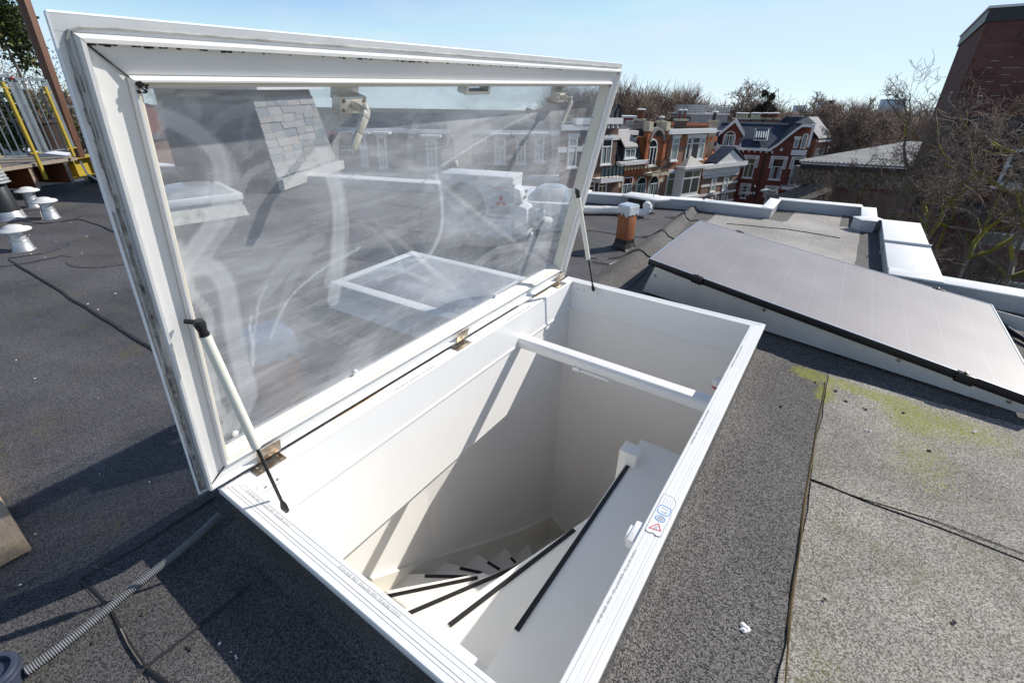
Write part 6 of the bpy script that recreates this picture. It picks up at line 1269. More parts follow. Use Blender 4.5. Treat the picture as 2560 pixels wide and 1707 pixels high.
b0x, bz0 = c5(Q5(245, 680), -.9); b1x, _ = c5(Q5(605, 690), -.9); bz1 = c5(Q5(420, 600), -.9)[1]
bal = MB()
for k in range(26): x = b0x-o+(b1x-b0x)*k/25; bal.box((x-.04, -.94, bz0), (x+.04, -.86, bz1))
bal.box((b0x-o-.05, -.97, bz1), (b1x-o+.05, -.83, bz1+.12)); bal.box((b0x-o-.05, -.97, bz0-.1), (b1x-o+.05, .0, bz0)); 
for x in (b0x-o-.06, (b0x+b1x)/2-o-.06, b1x-o-.06): bal.box((x, -.98, bz0), (x+.16, -.82, bz1+.3))
bal.build('white_balustrade', WHT_T, h)
def trimmed(tl, br, **kw):
    f = win_px(h, C5, o, tl, br, **kw); x0, z1 = c5(tl); x1, z0 = c5(br); x0 -= o; x1 -= o; m = MB()
    m.box((x0-.30, -.10, z1+.0), (x1+.30, -.001, z1+.26)); m.box((x0-.30, -.10, z1-1.1), (x0-.02, -.001, z1)); m.box((x1+.02, -.10, z1-1.1), (x1+.30, -.001, z1))
    m.build('stone_surround', WHT_T, h)
    m = MB(); k = 0
    while k*.16 < (x1-x0): m.box((x0+k*.16, -.125, z1+.02), (x0+k*.16+.07, -.101, z1+.16)); k += 1
    for sx in (x0-.22, x1+.06):
        for j in range(6): m.box((sx, -.125, z1-.18-j*.16), (sx+.16, -.101, z1-.11-j*.16))
    m.build('dentil_blocks', B_DK, h)['kind'] = 'stuff'
trimmed(Q5(730, 775), Q5(812, 1098), mull=2, trans=.32, gl=CURG, fr=.10); trimmed(Q5(1155, 790), Q5(1245, 1125), trans=.40, fr=.08, cur=CUR, mull=1); trimmed(Q5(1480, 800), Q5(1500, 1212), trans=.25, mull=2, fr=.07, cur=CUR, sill=False)
trimmed(Q5(1060, 1250), Q5(1115, 1560), trans=.3, fr=.10, gl=CUR); trimmed(Q5(672, 1215), Q5(712, 1412), trans=.33, fr=.09, mull=1); win_px(h, C5, o, Q5(1492, 485), Q5(1525, 630), trans=0, fr=.09, gl=CUR, sill=False, head=.25); win_px(h, C5, o, Q5(1625, 400), Q5(1645, 640), trans=0, arch=True, fr=.09, gl=CUR, sill=False)
x0w, z0w = c5(Q5(1425, 700)); x1w, _ = c5(Q5(1665, 700)); MB().box((x0w-o, -.35, z0w-.25), (x1w-o, -.001, z0w+.30)).build('window_box', WHT_T, h)
x0w, z0w = c5(Q5(1270, 1262), -1.1); x1w, _ = c5(Q5(1640, 1265), -1.1); MB().box((x0w-o, -1.2, z0w-.1), (x1w-o, 0, z0w+.25)).build('balcony_slab', WHT_T, h)
bal = MB()
for k in range(18): x = x0w-o+(x1w-x0w)*k/17; bal.bar((x, -1.15, z0w+.25), (x, -1.15, z0w+1.25), .03, .03)
for z in (.3, 1.25): bal.bar((x0w-o, -1.15, z0w+z), (x1w-o, -1.15, z0w+z), .05, .05)
bal.build('balcony_railing', IRON, h); win_px(h, C5, o, Q5(1320, 1285), Q5(1430, 1480), arch=True, trans=0, fr=.2, sill=False)
xd, zd = c5(Q5(1045, 665)); MB().box((xd-o-.06, -.16, 0), (xd-o+.06, -.03, zd)).build('drain_pipe', IRON, h)
q, zq = c5(Q5(1275, 655)); MB().lathe([(.16, 0), (.14, .06), (.02, .08)], (q-o, -.001, zq), 12, axis=(0, -1, 0)).build('wall_boss', WHT_T, h)
# roof window with striped blind
s0, zt_ = c5(Q5(860, 360), 2.4); s1, zb_ = c5(Q5(905, 545), .6); sl_ = (2.4-.6)/(zt_-zb_); mb = MB(); s1 = s0+1.5
mb.hexa([(s0-o, .45, zb_+.2), (s1-o, .45, zb_+.2), (s1-o, 2.25, zt_+.1), (s0-o, 2.25, zt_+.1), (s0-o, .35, zb_+.35), (s1-o, .35, zb_+.35), (s1-o, 2.15, zt_+.25), (s0-o, 2.15, zt_+.25)]); rw = mb.build('roof_window', WHT_T, h)
mb = MB(); mb.hexa([(s0-o+.12, .34, zb_+.42), (s1-o-.12, .34, zb_+.42), (s1-o-.12, 2.10, zt_+.22), (s0-o+.12, 2.10, zt_+.22), (s0-o+.12, .30, zb_+.46), (s1-o-.12, .30, zb_+.46), (s1-o-.12, 2.06, zt_+.28), (s0-o+.12, 2.06, zt_+.28)]); mb.build('pane', DGL, rw)
for k in range(5): x = s0-o+.15+k*.25; MB().hexa([(x, .0, zb_+.55), (x+.12, .0, zb_+.55), (x+.12, .95, zb_+1.15), (x, .95, zb_+1.15), (x, .0, zb_+.6), (x+.12, .0, zb_+.6), (x+.12, .95, zb_+1.2), (x, .95, zb_+1.2)]).build('blind_stripe', WHT_T, rw)
# ---- side house beyond the corner, with cross balcony
SF = Fac(wd((2040, 400), 60)[:2], (.75, .66)); xL = SF.px(Q5(1800, 600))[0]; xR = SF.px(Q5(2010, 560))[0]; zt = SF.px(Q5(1900, 330))[1]; h = SF.thing('side_house', 'narrow pink brick house with white trim and black balcony behind the corner house', 'house', xL)
massing(h, 0, xR-xL, zt-1.0, B_WARM, roofm=None, dep=7); mb = MB(); mb.hexa([(-.2, -.3, zt-1), (xR-xL+.1, -.3, zt-1), (xR-xL+.1, 6, zt-1), (-.2, 6, zt-1), (-.2, 2, zt+1.2), (xR-xL+.1, 2, zt+1.2), (xR-xL+.1, 4, zt+1.2), (-.2, 4, zt+1.2)]); mb.build('roof', SLATEB, h)
for z in (zt-1.2, zt-4.6, zt-8): MB().box((-.1, -.35, z-.2), (xR-xL, -.001, z)).build('band', WHT_T, h)
for x in (.8, 2.6, 4.2):
    for z in (zt-4.3, zt-7.7): window(h, 0, x, x+.9, z, z+2.2, gl=CUR, fr=.1)
bal = MB(); bz = zt-4.6
for k in range(16): bal.bar((2+k*.3, -1.1, bz), (2+k*.3, -1.1, bz+1), .05, .05)
bal.bar((2, -1.1, bz+1), (6.6, -1.1, bz+1), .07, .07); bal.box((2, -1.2, bz-.15), (6.6, 0, bz)); bal.build('balcony_railing', IRON, h)
# ---- street lamps
def wthing(name, label, cat, P, group=None): return thing(name, label, cat, MW, (P[0], P[1], 0), group=group)
LMP = mat('pale_lamp_grey', (.62, .64, .64), .4, metal=.2)
p = wd(Q5(1225, 1400), 40); tp = wd(Q5(1150, 1320), 40); e_ = wd(Q5(945, 1300), 40); t = wthing('street_lamp', 'pale curved street lamp arm in front of the deep red corner house', 'street lamp', p)
B = (p.x, p.y, 0); MB().tube([(p.x, p.y, 0), (p.x, p.y, p.z), (p.x-.35, p.y, p.z+.6), (tp.x, p.y, tp.z+.05), (tp.x-.7, p.y, e_.z+.15)], [.10, .07, .055, .05, .045], 8).build('pole', LMP, t, off=B, smooth=True)
mb = MB(); mb.tube([(tp.x-.6, p.y, e_.z+.12), (tp.x-.9, p.y, e_.z+.08), (e_.x+.5, p.y, e_.z+.02), (e_.x, p.y, e_.z)], [.06, .15, .17, .06], 10); mb.build('lamp_head', LMP, t, off=B, smooth=True)
p = wd(Q5(830, 1300), 52); t = wthing('street_lamp', 'black lantern street lamp with sign board before the deep red house', 'street lamp', p); B = (p.x, p.y, 0)
MB().tube([(p.x, p.y, 0), (p.x, p.y, p.z)], [.08, .045], 8).build('pole', IRON, t, off=B); MB().lathe([(.05, 0), (.16, .35), (.20, .42), (.04, .62), (.02, .75)], (p.x, p.y, p.z), 8).build('lantern', IRON, t, off=B); MB().box((p.x-1.1, p.y-.03, p.z-.35), (p.x+.3, p.y+.03, p.z-.15)).build('sign_board', LMP, t, off=B)
p = wd(Z4(430, 830), 62); t = wthing('street_lamp', 'pale bent street lamp above the low metal roof', 'street lamp', p); B = (p.x, p.y, 0); MB().tube([(p.x-.6, p.y, 0), (p.x-.6, p.y, p.z-.4), (p.x-.3, p.y, p.z), (p.x+.9, p.y, p.z-.1)], .07, 8).build('pole', LMP, t, off=B, smooth=True); MB().box((p.x+.7, p.y-.12, p.z-.15), (p.x+1.6, p.y+.12, p.z)).build('lamp_head', LMP, t, off=B)
# ---- what shows above the row: chimneys, roofs, white block
def blk(name, label, cat, Y, tl, br, dep, m, zb=None, parts=(), roofm=None, group=None):
    a = wd(tl, Y); b = wd(br, Y); t = wthing(name, label, cat, ((a.x+b.x)/2, Y), group); w2 = abs(b.x-a.x)/2; z0 = b.z if zb is None else zb
    MB().box((-w2, 0, z0), (w2, dep, a.z)).build('wall' if cat in ('building', 'house') else 'stack', m, t)
    if roofm: MB().box((-w2-.2, -.2, a.z+.001), (w2+.2, dep, a.z+.22)).build('roof', roofm, t)
    return t, w2, a.z
def pots(t, w2, z, n, m, r=.13, hgt=.7, capm=None):
    MB().box((-w2-.1, -.1, z+.001), (w2+.1, 1.1, z+.18)).build('chimney_cap', CREAMST, t)
    for k in range(n):
        x = -w2+.25+(2*w2-.5)*(k/(max(1, n-1))); c = MB().lathe([(r, 0), (r*.85, hgt)], (x, .45, z+.18), 10).build('chimney_pot', m, t); MB().lathe([(r*.5, 0), (r*1.9, .03), (r*1.7, .10), (r*.3, .16)], (x, .45, z+.18+hgt+.05), 10).build('pot_cap', capm or WHT_T, c)
TERP = mat('pot_dark_red', (.16, .05, .03), .8)
t, w2, z = blk('chimney', 'dark red chimney stack with three pots above the orange brick house', 'chimney', 50, Q4(885, 205), Q4(1010, 335), 1.0, B_RED, zb=8, group='chimneys on the row of houses'); pots(t, w2, z, 3, TERP)
t, w2, z = blk('chimney', 'brown chimney stack with two capped pots above the white cornice', 'chimney', 52, Q4(1530, 205), Q4(1665, 320), 1.0, B_DK, zb=8, group='chimneys on the row of houses'); pots(t, w2, z, 2, TERP)
t, w2, z = blk('chimney', 'small chimney at the right end of the white cornice', 'chimney', 55, Q4(2080, 225), Q4(2150, 330), .9, CREAMST, zb=8, group='chimneys on the row of houses'); pots(t, w2, z, 1, IRON, r=.2)
t, w2, z = blk('chimney', 'low stone pier beside the arched gable', 'chimney', 47, Q4(1240, 240), Q4(1325, 350), .8, CREAMST, zb=8, group='chimneys on the row of houses'); pots(t, w2, z, 2, LEADG, hgt=.2)
a = wd(Q4(505, 200), 46); b = wd(Q4(655, 200), 46); tz = wd(Q4(580, -30), 46).z; t = wthing('stone_bell_turret', 'grey stone turret with a pointed gable and dark slots beside the lid', 'turret', ((a.x+b.x)/2, 46)); w2 = (b.x-a.x)/2; zs = tz-(tz-a.z)*.45
mb = MB(); mb.xprism([(-w2, 6), (w2, 6), (w2*.95, zs), (0, tz), (-w2*.95, zs)], 0, 1.0); mb.build('turret_wall', mat('turret_stone', (.30, .285, .23), .9, n=.4, ns=2), t)
for x in (-w2*.5, w2*.45): MB().box((x-.1, -.02, zs-.55), (x+.1, -.001, zs+.05)).build('dark_slot', IRON, t)
mb = MB(); mb.bar((-w2*.7, -.1, zs+.0), (0, -.1, tz+.1), .12, .14); mb.bar((w2*.7, -.1, zs), (0, -.1, tz+.1), .12, .14); mb.build('black_coping', IRON, t); MB().lathe([(.05, 0), (.14, .12), (.10, .26), (.02, .36)], (0, .2, tz), 8).build('finial', IRON, t)
t, w2, z = blk('roof_house', 'red and white striped roof building behind the wooden fence above the row', 'building', 70, Q4(640, 155), Q4(930, 215), 6, brick('brick_pink', (.45, .12, .09), (.40, .10, .08), (.4, .3, .25)), zb=0, roofm=WHT_T)
MB().box((-.5, -.05, z-.9), (.6, -.001, z-.3)).build('window', WHT_T, t)
a = wd(Q4(640, 210), 48); b = wd(Q4(1090, 215), 48); z0 = wd(Q4(700, 322), 48).z; t = wthing('roof_terrace_fence', 'weathered grey wooden fence on the roof terrace above the mansard', 'fence', ((a.x+b.x)/2, 48)); GW_ = mat('grey_fence_wood', (.36, .33, .29), .9, n=.3, ns=3)
MB().box((-(b.x-a.x)/2, .1, 0), ((b.x-a.x)/2, 6, z0)).build('terrace_base', ROOFD, t); ms = MB().box((0, 0, z0), (.15, .03, a.z)).mesh('plank', GW_)
k = -(b.x-a.x)/2
while k < (b.x-a.x)/2: ob = bpy.data.objects.new('plank', ms); COL.objects.link(ob); ob.parent = t; ob.location = (k, rnd.random()*.02, rnd.uniform(-.05, .05)); k += .19
t, w2, z = blk('orange_roof_house', 'long orange tiled roof strip behind the white cornice', 'building', 62, Q4(1320, 262), Q4(2090, 262), 8, B_WARM, zb=0); a = z
mb = MB(); mb.hexa([(-w2, -.3, a-1.3), (w2, -.3, a-1.3), (w2, 6, a-1.3), (-w2, 6, a-1.3), (-w2, .9, a+.15), (w2, .9, a+.15), (w2, 6, a+.15), (-w2, 6, a+.15)]); mb.build('tiled_roof', TILEO, t)
t, w2, z = blk('pale_office_block', 'pale grey flat office block with rooftop railings before the bare trees', 'building', 82, Z3(1108, 360), Z3(1395, 445), 12, mat('pale_render', (.42, .41, .39), .9, n=.12, ns=.4), zb=0, roofm=WHT_T)
tp = MB(); 
for x in np.linspace(-w2-2.5, w2+.5, 26): tp.bar((x, 1, z+.2), (x, 1, z+1.3), .06, .06)
for zz in (.6, .95, 1.3): tp.bar((-w2-2.5, 1, z+zz), (w2+.5, 1, z+zz), .06, .06)
tp.build('roof_railing', LMP, t); MB().box((-w2*.9, 3, z+.22), (w2*.1, 9, z+1.5)).build('plant_room', LEADG, t); MB().box((-w2-2.6, .5, 0), (-w2-.001, 10, z-.3)).build('wing', B_DK, t)
for xs, n in (((1480, 1585), 4), ((1605, 1690), 5), ((1700, 1715), 1), ((1725, 1780), 2), ((1785, 1840), 3)):
    t, w2, z = blk('chimney', 'dark stack %s behind the blue slate ridge' % {1480: 'with three red pots at the left end', 1605: 'with a row of white pots', 1700: 'between the two pot rows', 1725: 'beside the black cylinder', 1785: 'at the right end'}[xs[0]], 'chimney', 68, Z3(xs[0], 400), Z3(xs[1], 425), 1.0, IRON if xs[0] == 1700 else B_DK, zb=6, group='pots behind the blue ridge'); pots(t, w2, z, n, CREAMST if n > 3 else TERP, r=.16, hgt=.45)
# ---- houses seen through the pane: slate mansards with tall dormer windows
MS = Fac(wd((1100, 430), 33)[:2], (1, .05)); ms_ = lambda q, y=0.: MS.px(q, y)
zc_ = ms_(G2(600, 880))[1]; zt_ = ms_(G2(700, 600))[1]; zr_ = ms_(G2(700, 480), 4)[1]
for n_, (xa_, xb_, wins, lb_) in enumerate((((100, 545), (), ((240, 635, 310, 825), (360, 632, 440, 840)), 'grey slate mansard house with two tall white windows, left one seen through the pane'), ((548, 830), (), ((690, 650, 770, 838),), 'pale slate mansard house with one tall white window in the middle of the pane'), ((985, 1560), (), ((1140, 640, 1212, 806), (1283, 640, 1342, 803), (1404, 636, 1460, 792)), 'pale slate mansard house with three tall white windows above the heat pump unit')) ):
    if isinstance(xa_, tuple): wins, lb_, (xa_, xb_) = wins, lb_, xa_
    x0 = ms_(G2(xa_, 700))[0]; x1 = ms_(G2(xb_, 700))[0]; yy = (.5, 0, .0)[n_]
    h = MS.thing('mansard_house', lb_, 'house', x0, 'mansard houses behind the pane'); o = x0
    MB().box((0, yy+.3, 0), (x1-o, yy+9, zc_-.3)).build('wall', B_DK, h); MB().box((-.2, yy-.3, zc_-.32), (x1-o+.1, yy+9, zc_+.05)).build('cornice', WHT_T, h); MB().box((-.05, yy+.1, zc_-1.5), (x1-o, yy+.299, zc_-.321)).build('frieze', WHT_T, h)
    mb = MB(); mb.hexa([(0, yy, zc_+.051), (x1-o, yy, zc_+.051), (x1-o, yy+8, zc_+.051), (0, yy+8, zc_+.051), (.1, yy+1.0, zt_), (x1-o-.1, yy+1.0, zt_), (x1-o-.1, yy+8, zt_), (.1, yy+8, zt_)]); mb.build('mansard_roof', SLATEG if n_ else SLATED, h)
    mb = MB(); mb.hexa([(-.1, yy+.8, zt_+.001), (x1-o+.1, yy+.8, zt_+.001), (x1-o+.1, yy+8, zt_+.001), (-.1, yy+8, zt_+.001), (.4, yy+4, zr_), (x1-o-.4, yy+4, zr_), (x1-o-.4, yy+6, zr_), (.4, yy+6, zr_)]); mb.build('upper_roof', SLATED, h); MB().box((-.15, yy+.7, zt_-.15), (x1-o+.15, yy+.95, zt_+.1)).build('cornice', WHT_T, h)
    for a_, b_, c_, d_ in wins:
        x0w, z1w = ms_(G2(a_, b_)); x1w, z0w = ms_(G2(c_, d_)); window(h, o, x0w, x1w, z0w, z1w, y=yy-.06, mull=2, trans=.38, fr=.12, cur=CUR, head=.12)
        MB().box((x0w-o-.05, yy-.05, z0w-.05), (x1w-o+.05, yy+1.1, z1w+.1)).build('dormer', SLATED, h); MB().box((x0w-o-.3, yy-.35, z1w+.13), (x1w-o+.3, yy+1.2, z1w+.26)).build('dormer_roof', WHT_T, h)
x0 = ms_(G2(-200, 700))[0]; x1 = ms_(G2(98, 700))[0]; h = MS.thing('brick_house', 'red and brown brick house left of the slate mansards behind the pane', 'house', x0); MB().box((0, 1, 0), (x1-x0, 10, zt_-.5)).build('wall', B_RED, h)
for x in (1, 3, 5):
    for z in (zt_-3.2, zt_-6.2): window(h, 0, x, x+.9, z, z+2, y=1, gl=CUR, fr=.1)
x0 = ROW.px(G2(1560, 700))[0]; x1 = fp(Q4(300, 900))[0]-1.2; h = ROW.thing('town_house', 'dark brick house at the far end of the row seen half through the pane', 'house', x0, 'row of town houses across the street'); zt2 = fp(G2(1650, 590))[1]
MB().box((0, 0, 0), (max(3.5, x1-x0), 9, zt2)).build('wall', B_DK, h); MB().box((-.1, -.3, zt2), (max(3.5, x1-x0), 0, zt2+.4)).build('cornice', WHT_T, h); win_px(h, ROW, x0, G2(1622, 640), G2(1668, 830), gl=CUR, fr=.12, head=.3); MB().box((-.1, -.05, zt2-1.6), (max(3.5, x1-x0)-.01, -.001, zt2-1.2)).build('band', WHT_T, h)
# ---- tall dark brick block at the right
B_TW = brick('brick_tower_purple', (.18, .080, .066), (.135, .060, .052), (.14, .085, .075), bw=.26, bh=.088, msz=.011, dirt=.4)
cz = wd((2480, 22), 16); cc = Vector((cz.x, cz.y, 0)); d1 = Vector((.58, .815, 0)); d2 = Vector((.815, -.58, 0)); HT = cz.z
tw = thing('brick_tower_block', 'tall dark purple brick block with projecting courses rising at the right edge', 'building', MW, tuple(cc), math.atan2(d2.y, d2.x))
# local x = d2 (towards the right), local y = d1 (away)
Lf = 6.9; Wf = 11
MB().box((0, 0, 0), (Wf, Lf, HT-.32)).build('wall', B_TW, tw); MB().box((-.05, -.05, HT-.319), (Wf, Lf+.05, HT)).build('parapet_band', mat('tower_band_dark', (.022, .020, .026), .5), tw); MB().box((-.09, -.09, HT+.001), (Wf, Lf+.09, HT+.06)).build('coping', CAPW, tw)
mb = MB(); zc0 = 6.0; k = 0
while zc0+k*.088 < HT-.6:
    z = zc0+k*.088; x = rnd.random()*.3
    while x < 8:
        if noise.noise((x*.5, z*.7, 3)) > -.12 and rnd.random() < .8: l = rnd.uniform(.18, .9); mb.box((x, -.018, z+.012), (x+l, -.0005, z+.078)); x += l+.03
        else: x += .33
    k += 1
tb = mb.build('projecting_bricks', B_TW, tw); tb['kind'] = 'stuff'
EFF = mat('efflorescence', (.45, .40, .36), .95, n=.3, ns=20)
mb = MB()
for _ in range(420):
    x = abs(rnd.gauss(0, 2.6)); z = HT-.7-rnd.random()**.8*7; z = zc0+round((z-zc0)/.088)*.088; mb.box((x, -.0205, z+.078), (x+rnd.uniform(.04, .22), -.0195, z+.088+rnd.random()*.008))
for (yy, z) in ((.9, HT-2.6), (1.9, HT-2.3), (.9, HT-4.2), (1.6, HT-4.1), (1.2, HT-5.0)):
    for j in range(3): mb.box((-.004, yy, z+j*.115), (-.001, yy+.9, z+j*.115+.07))
mb.build('efflorescence', EFF, tw)['kind'] = 'stuff'
FT = Fac(cc[:2], (d2.x, d2.y)); ft = lambda q: FT.px(q)
for q, hh in (((2520, 318), .5), ((2440, 530), .55)):
    _, z = ft(q); MB().box((-.03, -.03, z-hh/2), (Wf, -.0005, z+hh/2)).build('dark_band', MATS['tower_band_dark'], tw)
x0, z1 = ft((2530, 372)); _, z0 = ft((2515, 462)); window(tw, 0, x0, x0+1.6, z0, z1, fr=.08, fm=LMP, mull=1, trans=.5)
x0, z1 = ft((2450, 575)); _, z0 = ft((2450, 610)); window(tw, 0, x0, x0+2.2, z0, z1, fr=.06, fm=LMP, mull=2, trans=0, gl=CUR, sill=False); window(tw, 0, x0+.2, x0+2.8, z0-1.9, z0-1.0, fr=.06, fm=LMP, mull=3, trans=0, gl=CUR, sill=False)
# ---- low building with a metal roof and pebble fascia
h0 = wd(Z4(225, 890), 36); hz_ = h0.z; 
def at_h(q, z): r = _ray(RW, q); k = (z-ZC)/r[2]; return Vector((r[0]*k, r[1]*k, z))
A_ = at_h(Z4(222, 892), hz_); B_ = at_h(Z4(400, 905), hz_); C_m = at_h(Z4(885, 925), hz_-.3); 
lb = thing('low_metal_roof_building', 'low building with a pale ribbed metal roof and pebbled fascia between the trees', 'building', MW, (A_.x, A_.y, 0), 0)
MR = mat('ribbed_metal_roof', (.40, .385, .36), .6, n=.45, ns=.5, col2=(.28, .27, .25)); PEB = felt('pebble_dash', (.05, .04, .03), (.24, .20, .15), scale=16, big=(.8, 1.1))
far_ = at_h(Z4(885, 818), hz_+.0); fl_ = at_h(Z4(345, 880), hz_)
P_ = lambda v, z: (v.x-A_.x, v.y-A_.y, z)
Ea, Eb = A_, at_h(Z4(885, 925), hz_); Fa = at_h(Z4(885, 817), hz_); Fa = A_.lerp(Fa, .8); Fb = Eb+(Fa-A_); print('low', Ea, Eb, Fa)
mb = MB(); mb.hexa([P_(Ea, hz_-.28), P_(Eb, hz_-.28), P_(Fb, hz_-.28), P_(Fa, hz_-.28), P_(Ea, hz_), P_(Eb, hz_), P_(Fb, hz_), P_(Fa, hz_)]); mb.build('roof_slab', MATS['tower_band_dark'], lb)
mb = MB(); mb.hexa([P_(Ea+Vector((.3, .8, 0)), hz_+.001), P_(Eb+Vector((0, .8, 0)), hz_+.001), P_(Fb, hz_+.001), P_(Fa, hz_+.001), P_(Ea+Vector((.3, .8, 0)), hz_+.12), P_(Eb+Vector((0, .8, 0)), hz_+.12), P_(Fb, hz_+.9), P_(Fa, hz_+.9)]); mb.build('metal_roof', MR, lb)
for k in range(26):
    t0 = k/25; a = (Ea+Vector((.3, .8, 0))).lerp(Eb+Vector((0, .8, 0)), t0); b = Fa.lerp(Fb, t0); MB().bar((a.x-A_.x, a.y-A_.y, hz_+.15), (b.x-A_.x, b.y-A_.y, hz_+.93), .08, .07).build('roof_rib', MR, lb)
mb = MB(); mb.hexa([P_(Ea+Vector((.15, .15, 0)), hz_-1.4), P_(Eb, hz_-1.4), P_(Eb+Vector((0, 2, 0)), hz_-1.4), P_(Ea+Vector((.8, 2, 0)), hz_-1.4), P_(Ea+Vector((.15, .15, 0)), hz_-.281), P_(Eb+Vector((0, .2, 0)), hz_-.281), P_(Eb+Vector((0, 2, 0)), hz_-.281), P_(Ea+Vector((.8, 2, 0)), hz_-.281)]); mb.build('pebbled_fascia', PEB, lb)
mb = MB(); mb.hexa([P_(Ea+Vector((3.2, .3, 0)), 0), P_(Eb+Vector((0, .5, 0)), 0), P_(Fb, 0), P_(Fa, 0), P_(Ea+Vector((3.2, .3, 0)), hz_-1.401), P_(Eb+Vector((0, .5, 0)), hz_-1.401), P_(Fb, hz_-.30), P_(Fa, hz_-.30)]); mb.build('brick_wall', B_DK, lb)
v0 = at_h(Z4(245, 960), hz_-1.41); MB().box((.4, .2, hz_-2.8), (2.9, .3, hz_-1.41)).build('pale_blue_panel', mat('pale_blue_board', (.50, .62, .70), .5, n=.1, ns=2), lb)
v = wd(Z4(190, 1095), 33); v2 = wd(Z4(315, 1050), 33); vb = MB(); vb.hexa([(v.x, 33, 0), (v2.x+1, 33, 0), (v2.x+1, 36, 0), (v.x, 36, 0), (v.x, 33, v.z-.3), (v2.x+1, 33, v2.z+.2), (v2.x+1, 36, v2.z+.3), (v.x, 36, v.z-.2)]); tag(vb.build('pebbled_wall', PEB, off=(v.x, 33, 0), frame=MW), 'low pebble dashed wall below the pale blue panel', 'wall')
# ---- left background beyond the deck
def house_left(nm, lb_, Y, tl, br, m, rm, pitch, group='old houses beyond the deck', dep=9):
    a = wd(tl, Y); b = wd(br, Y); t = wthing(nm, lb_, 'house', ((a.x+b.x)/2, Y), group); w2 = (b.x-a.x)/2; ze_ = b.z
    MB().box((-w2, 0, 0), (w2, dep, ze_)).build('wall', m, t); mb = MB(); mb.hexa([(-w2-.2, -.3, ze_+.001), (w2+.2, -.3, ze_+.001), (w2+.2, dep, ze_+.001), (-w2-.2, dep, ze_+.001), (-w2*pitch, dep*.45, a.z), (w2*pitch, dep*.45, a.z), (w2*pitch, dep*.55, a.z), (-w2*pitch, dep*.55, a.z)]); mb.build('roof', rm, t)
    MB().box((-w2-.1, -.35, ze_-.3), (w2+.1, -.001, ze_)).build('gutter', WHT_T, t)
    x = -w2+.8
    while x < w2-1.4:
        for z in (ze_-2.7, ze_-5.6): window(t, 0, x, x+1.0, z, z+1.8, gl=CUR if rnd.random() < .5 else DGL, fr=.11)
        x += 2.3
    return t, w2, a.z
ROOFR = brick('old_red_roof_tiles', (.13, .045, .032), (.09, .035, .028), (.03, .015, .012), bw=.25, bh=.28, msz=.03, dirt=.5)
house_left('old_house', 'brown red house with weathered roof right of the wooden post', 58, Zl(800, 500), Zl(1300, 600), B_RED, ROOFR, .9)
house_left('old_house', 'dark terrace of houses seen through the right railing panel', 64, Zl(250, 400), Zl(820, 520), B_DK, SLATED, .95)
house_left('old_house', 'old brick house seen through the left railing panel', 60, Zl(-300, 560), Zl(240, 640), B_RED, ROOFR, .9)
house_left('orange_roof_cottage', 'small house with a bright orange tiled roof beside the lid edge', 40, Zl(1085, 800), Zl(1320, 985), B_BROWN, TILEO, .25, dep=5)
house_left('old_house', 'dark slate roofed house low behind the deck', 30, Zl(300, 980), Zl(1150, 1120), B_DK, SLATED, .9)
for q, n in ((Zl(330, 400), 3), (Zl(560, 440), 3), (Zl(860, 470), 4)):
    t, w2, z = blk('chimney', {330: 'grey chimney cluster above the left part of the dark terrace', 560: 'grey chimney cluster above the right part of the dark terrace', 860: 'brown chimney cluster above the weathered red roof'}[int((q[0]*5.227)+.5)], 'chimney', 63, (q[0]-9, q[1]), (q[0]+9, q[1]+20), 1, B_DK, zb=6, group='chimneys beyond the deck'); pots(t, w2, z, n, CREAMST, hgt=.5)
# ---- far towers on the skyline
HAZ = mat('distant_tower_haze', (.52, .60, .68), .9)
for q0, q1, l in (((Z3(2030, 282)), Z3(2056, 310), 'tiny pale leaning tower far off on the skyline, left of the tall one'), (Z3(2262, 240), Z3(2292, 320), 'tall pale tower far off on the skyline'), (Z4(365, 548), Z4(398, 590), 'pale tower on the skyline above the bare wood'), (Z4(715, 540), Z4(790, 570), 'broad pale building on the skyline behind the bare tree tops')):
    blk('distant_tower', l, 'building', 700, q0, q1, 20, HAZ, zb=0)
# ================================================================== trees
def fastmesh(name, V, F, mats, MI=None):
    me = bpy.data.meshes.new(name); V = np.asarray(V, np.float32); F = np.asarray(F, np.int32); n = len(F); k = F.shape[1]
    me.vertices.add(len(V)); me.vertices.foreach_set('co', V.ravel()); me.loops.add(n*k); me.loops.foreach_set('vertex_index', F.ravel()); me.polygons.add(n); me.polygons.foreach_set('loop_start', np.arange(0, n*k, k, dtype=np.int32)); me.polygons.foreach_set('loop_total', np.full(n, k, np.int32))
    for m in mats: me.materials.append(m)
    if MI is not None: me.polygons.foreach_set('material_index', np.asarray(MI, np.int32))
    me.update(calc_edges=True); me.validate(); return me
def segs_mesh(name, S, mats, sides=3):
    """S: rows ax,ay,az,bx,by,bz,ra,rb,mat -> one mesh of tapered prisms"""
    S = np.asarray(S, float); a = S[:, :3]; b = S[:, 3:6]; d = b-a; d /= np.linalg.norm(d, axis=1)[:, None]+1e-9
    ref = np.where(np.abs(d[:, 2:3]) > .9, np.array([[1., 0, 0]]), np.array([[0, 0, 1.]])); x = np.cross(d, ref); x /= np.linalg.norm(x, axis=1)[:, None]+1e-9; y = np.cross(d, x); V = []
    for k in range(sides):
        t = 2*math.pi*k/sides; o = x*math.cos(t)+y*math.sin(t); V.append(a+o*S[:, 6:7]); V.append(b+o*S[:, 7:8])
    n = len(S); V = np.stack(V, 1).reshape(-1, 3); base = np.arange(n)*2*sides; F = []
    for k in range(sides): k2 = (k+1) % sides; F.append(np.stack([base+2*k, base+2*k2, base+2*k2+1, base+2*k+1], 1))
    F = np.stack(F, 1).reshape(-1, 4); return fastmesh(name, V, F, mats, np.repeat(S[:, 8].astype(int), sides))
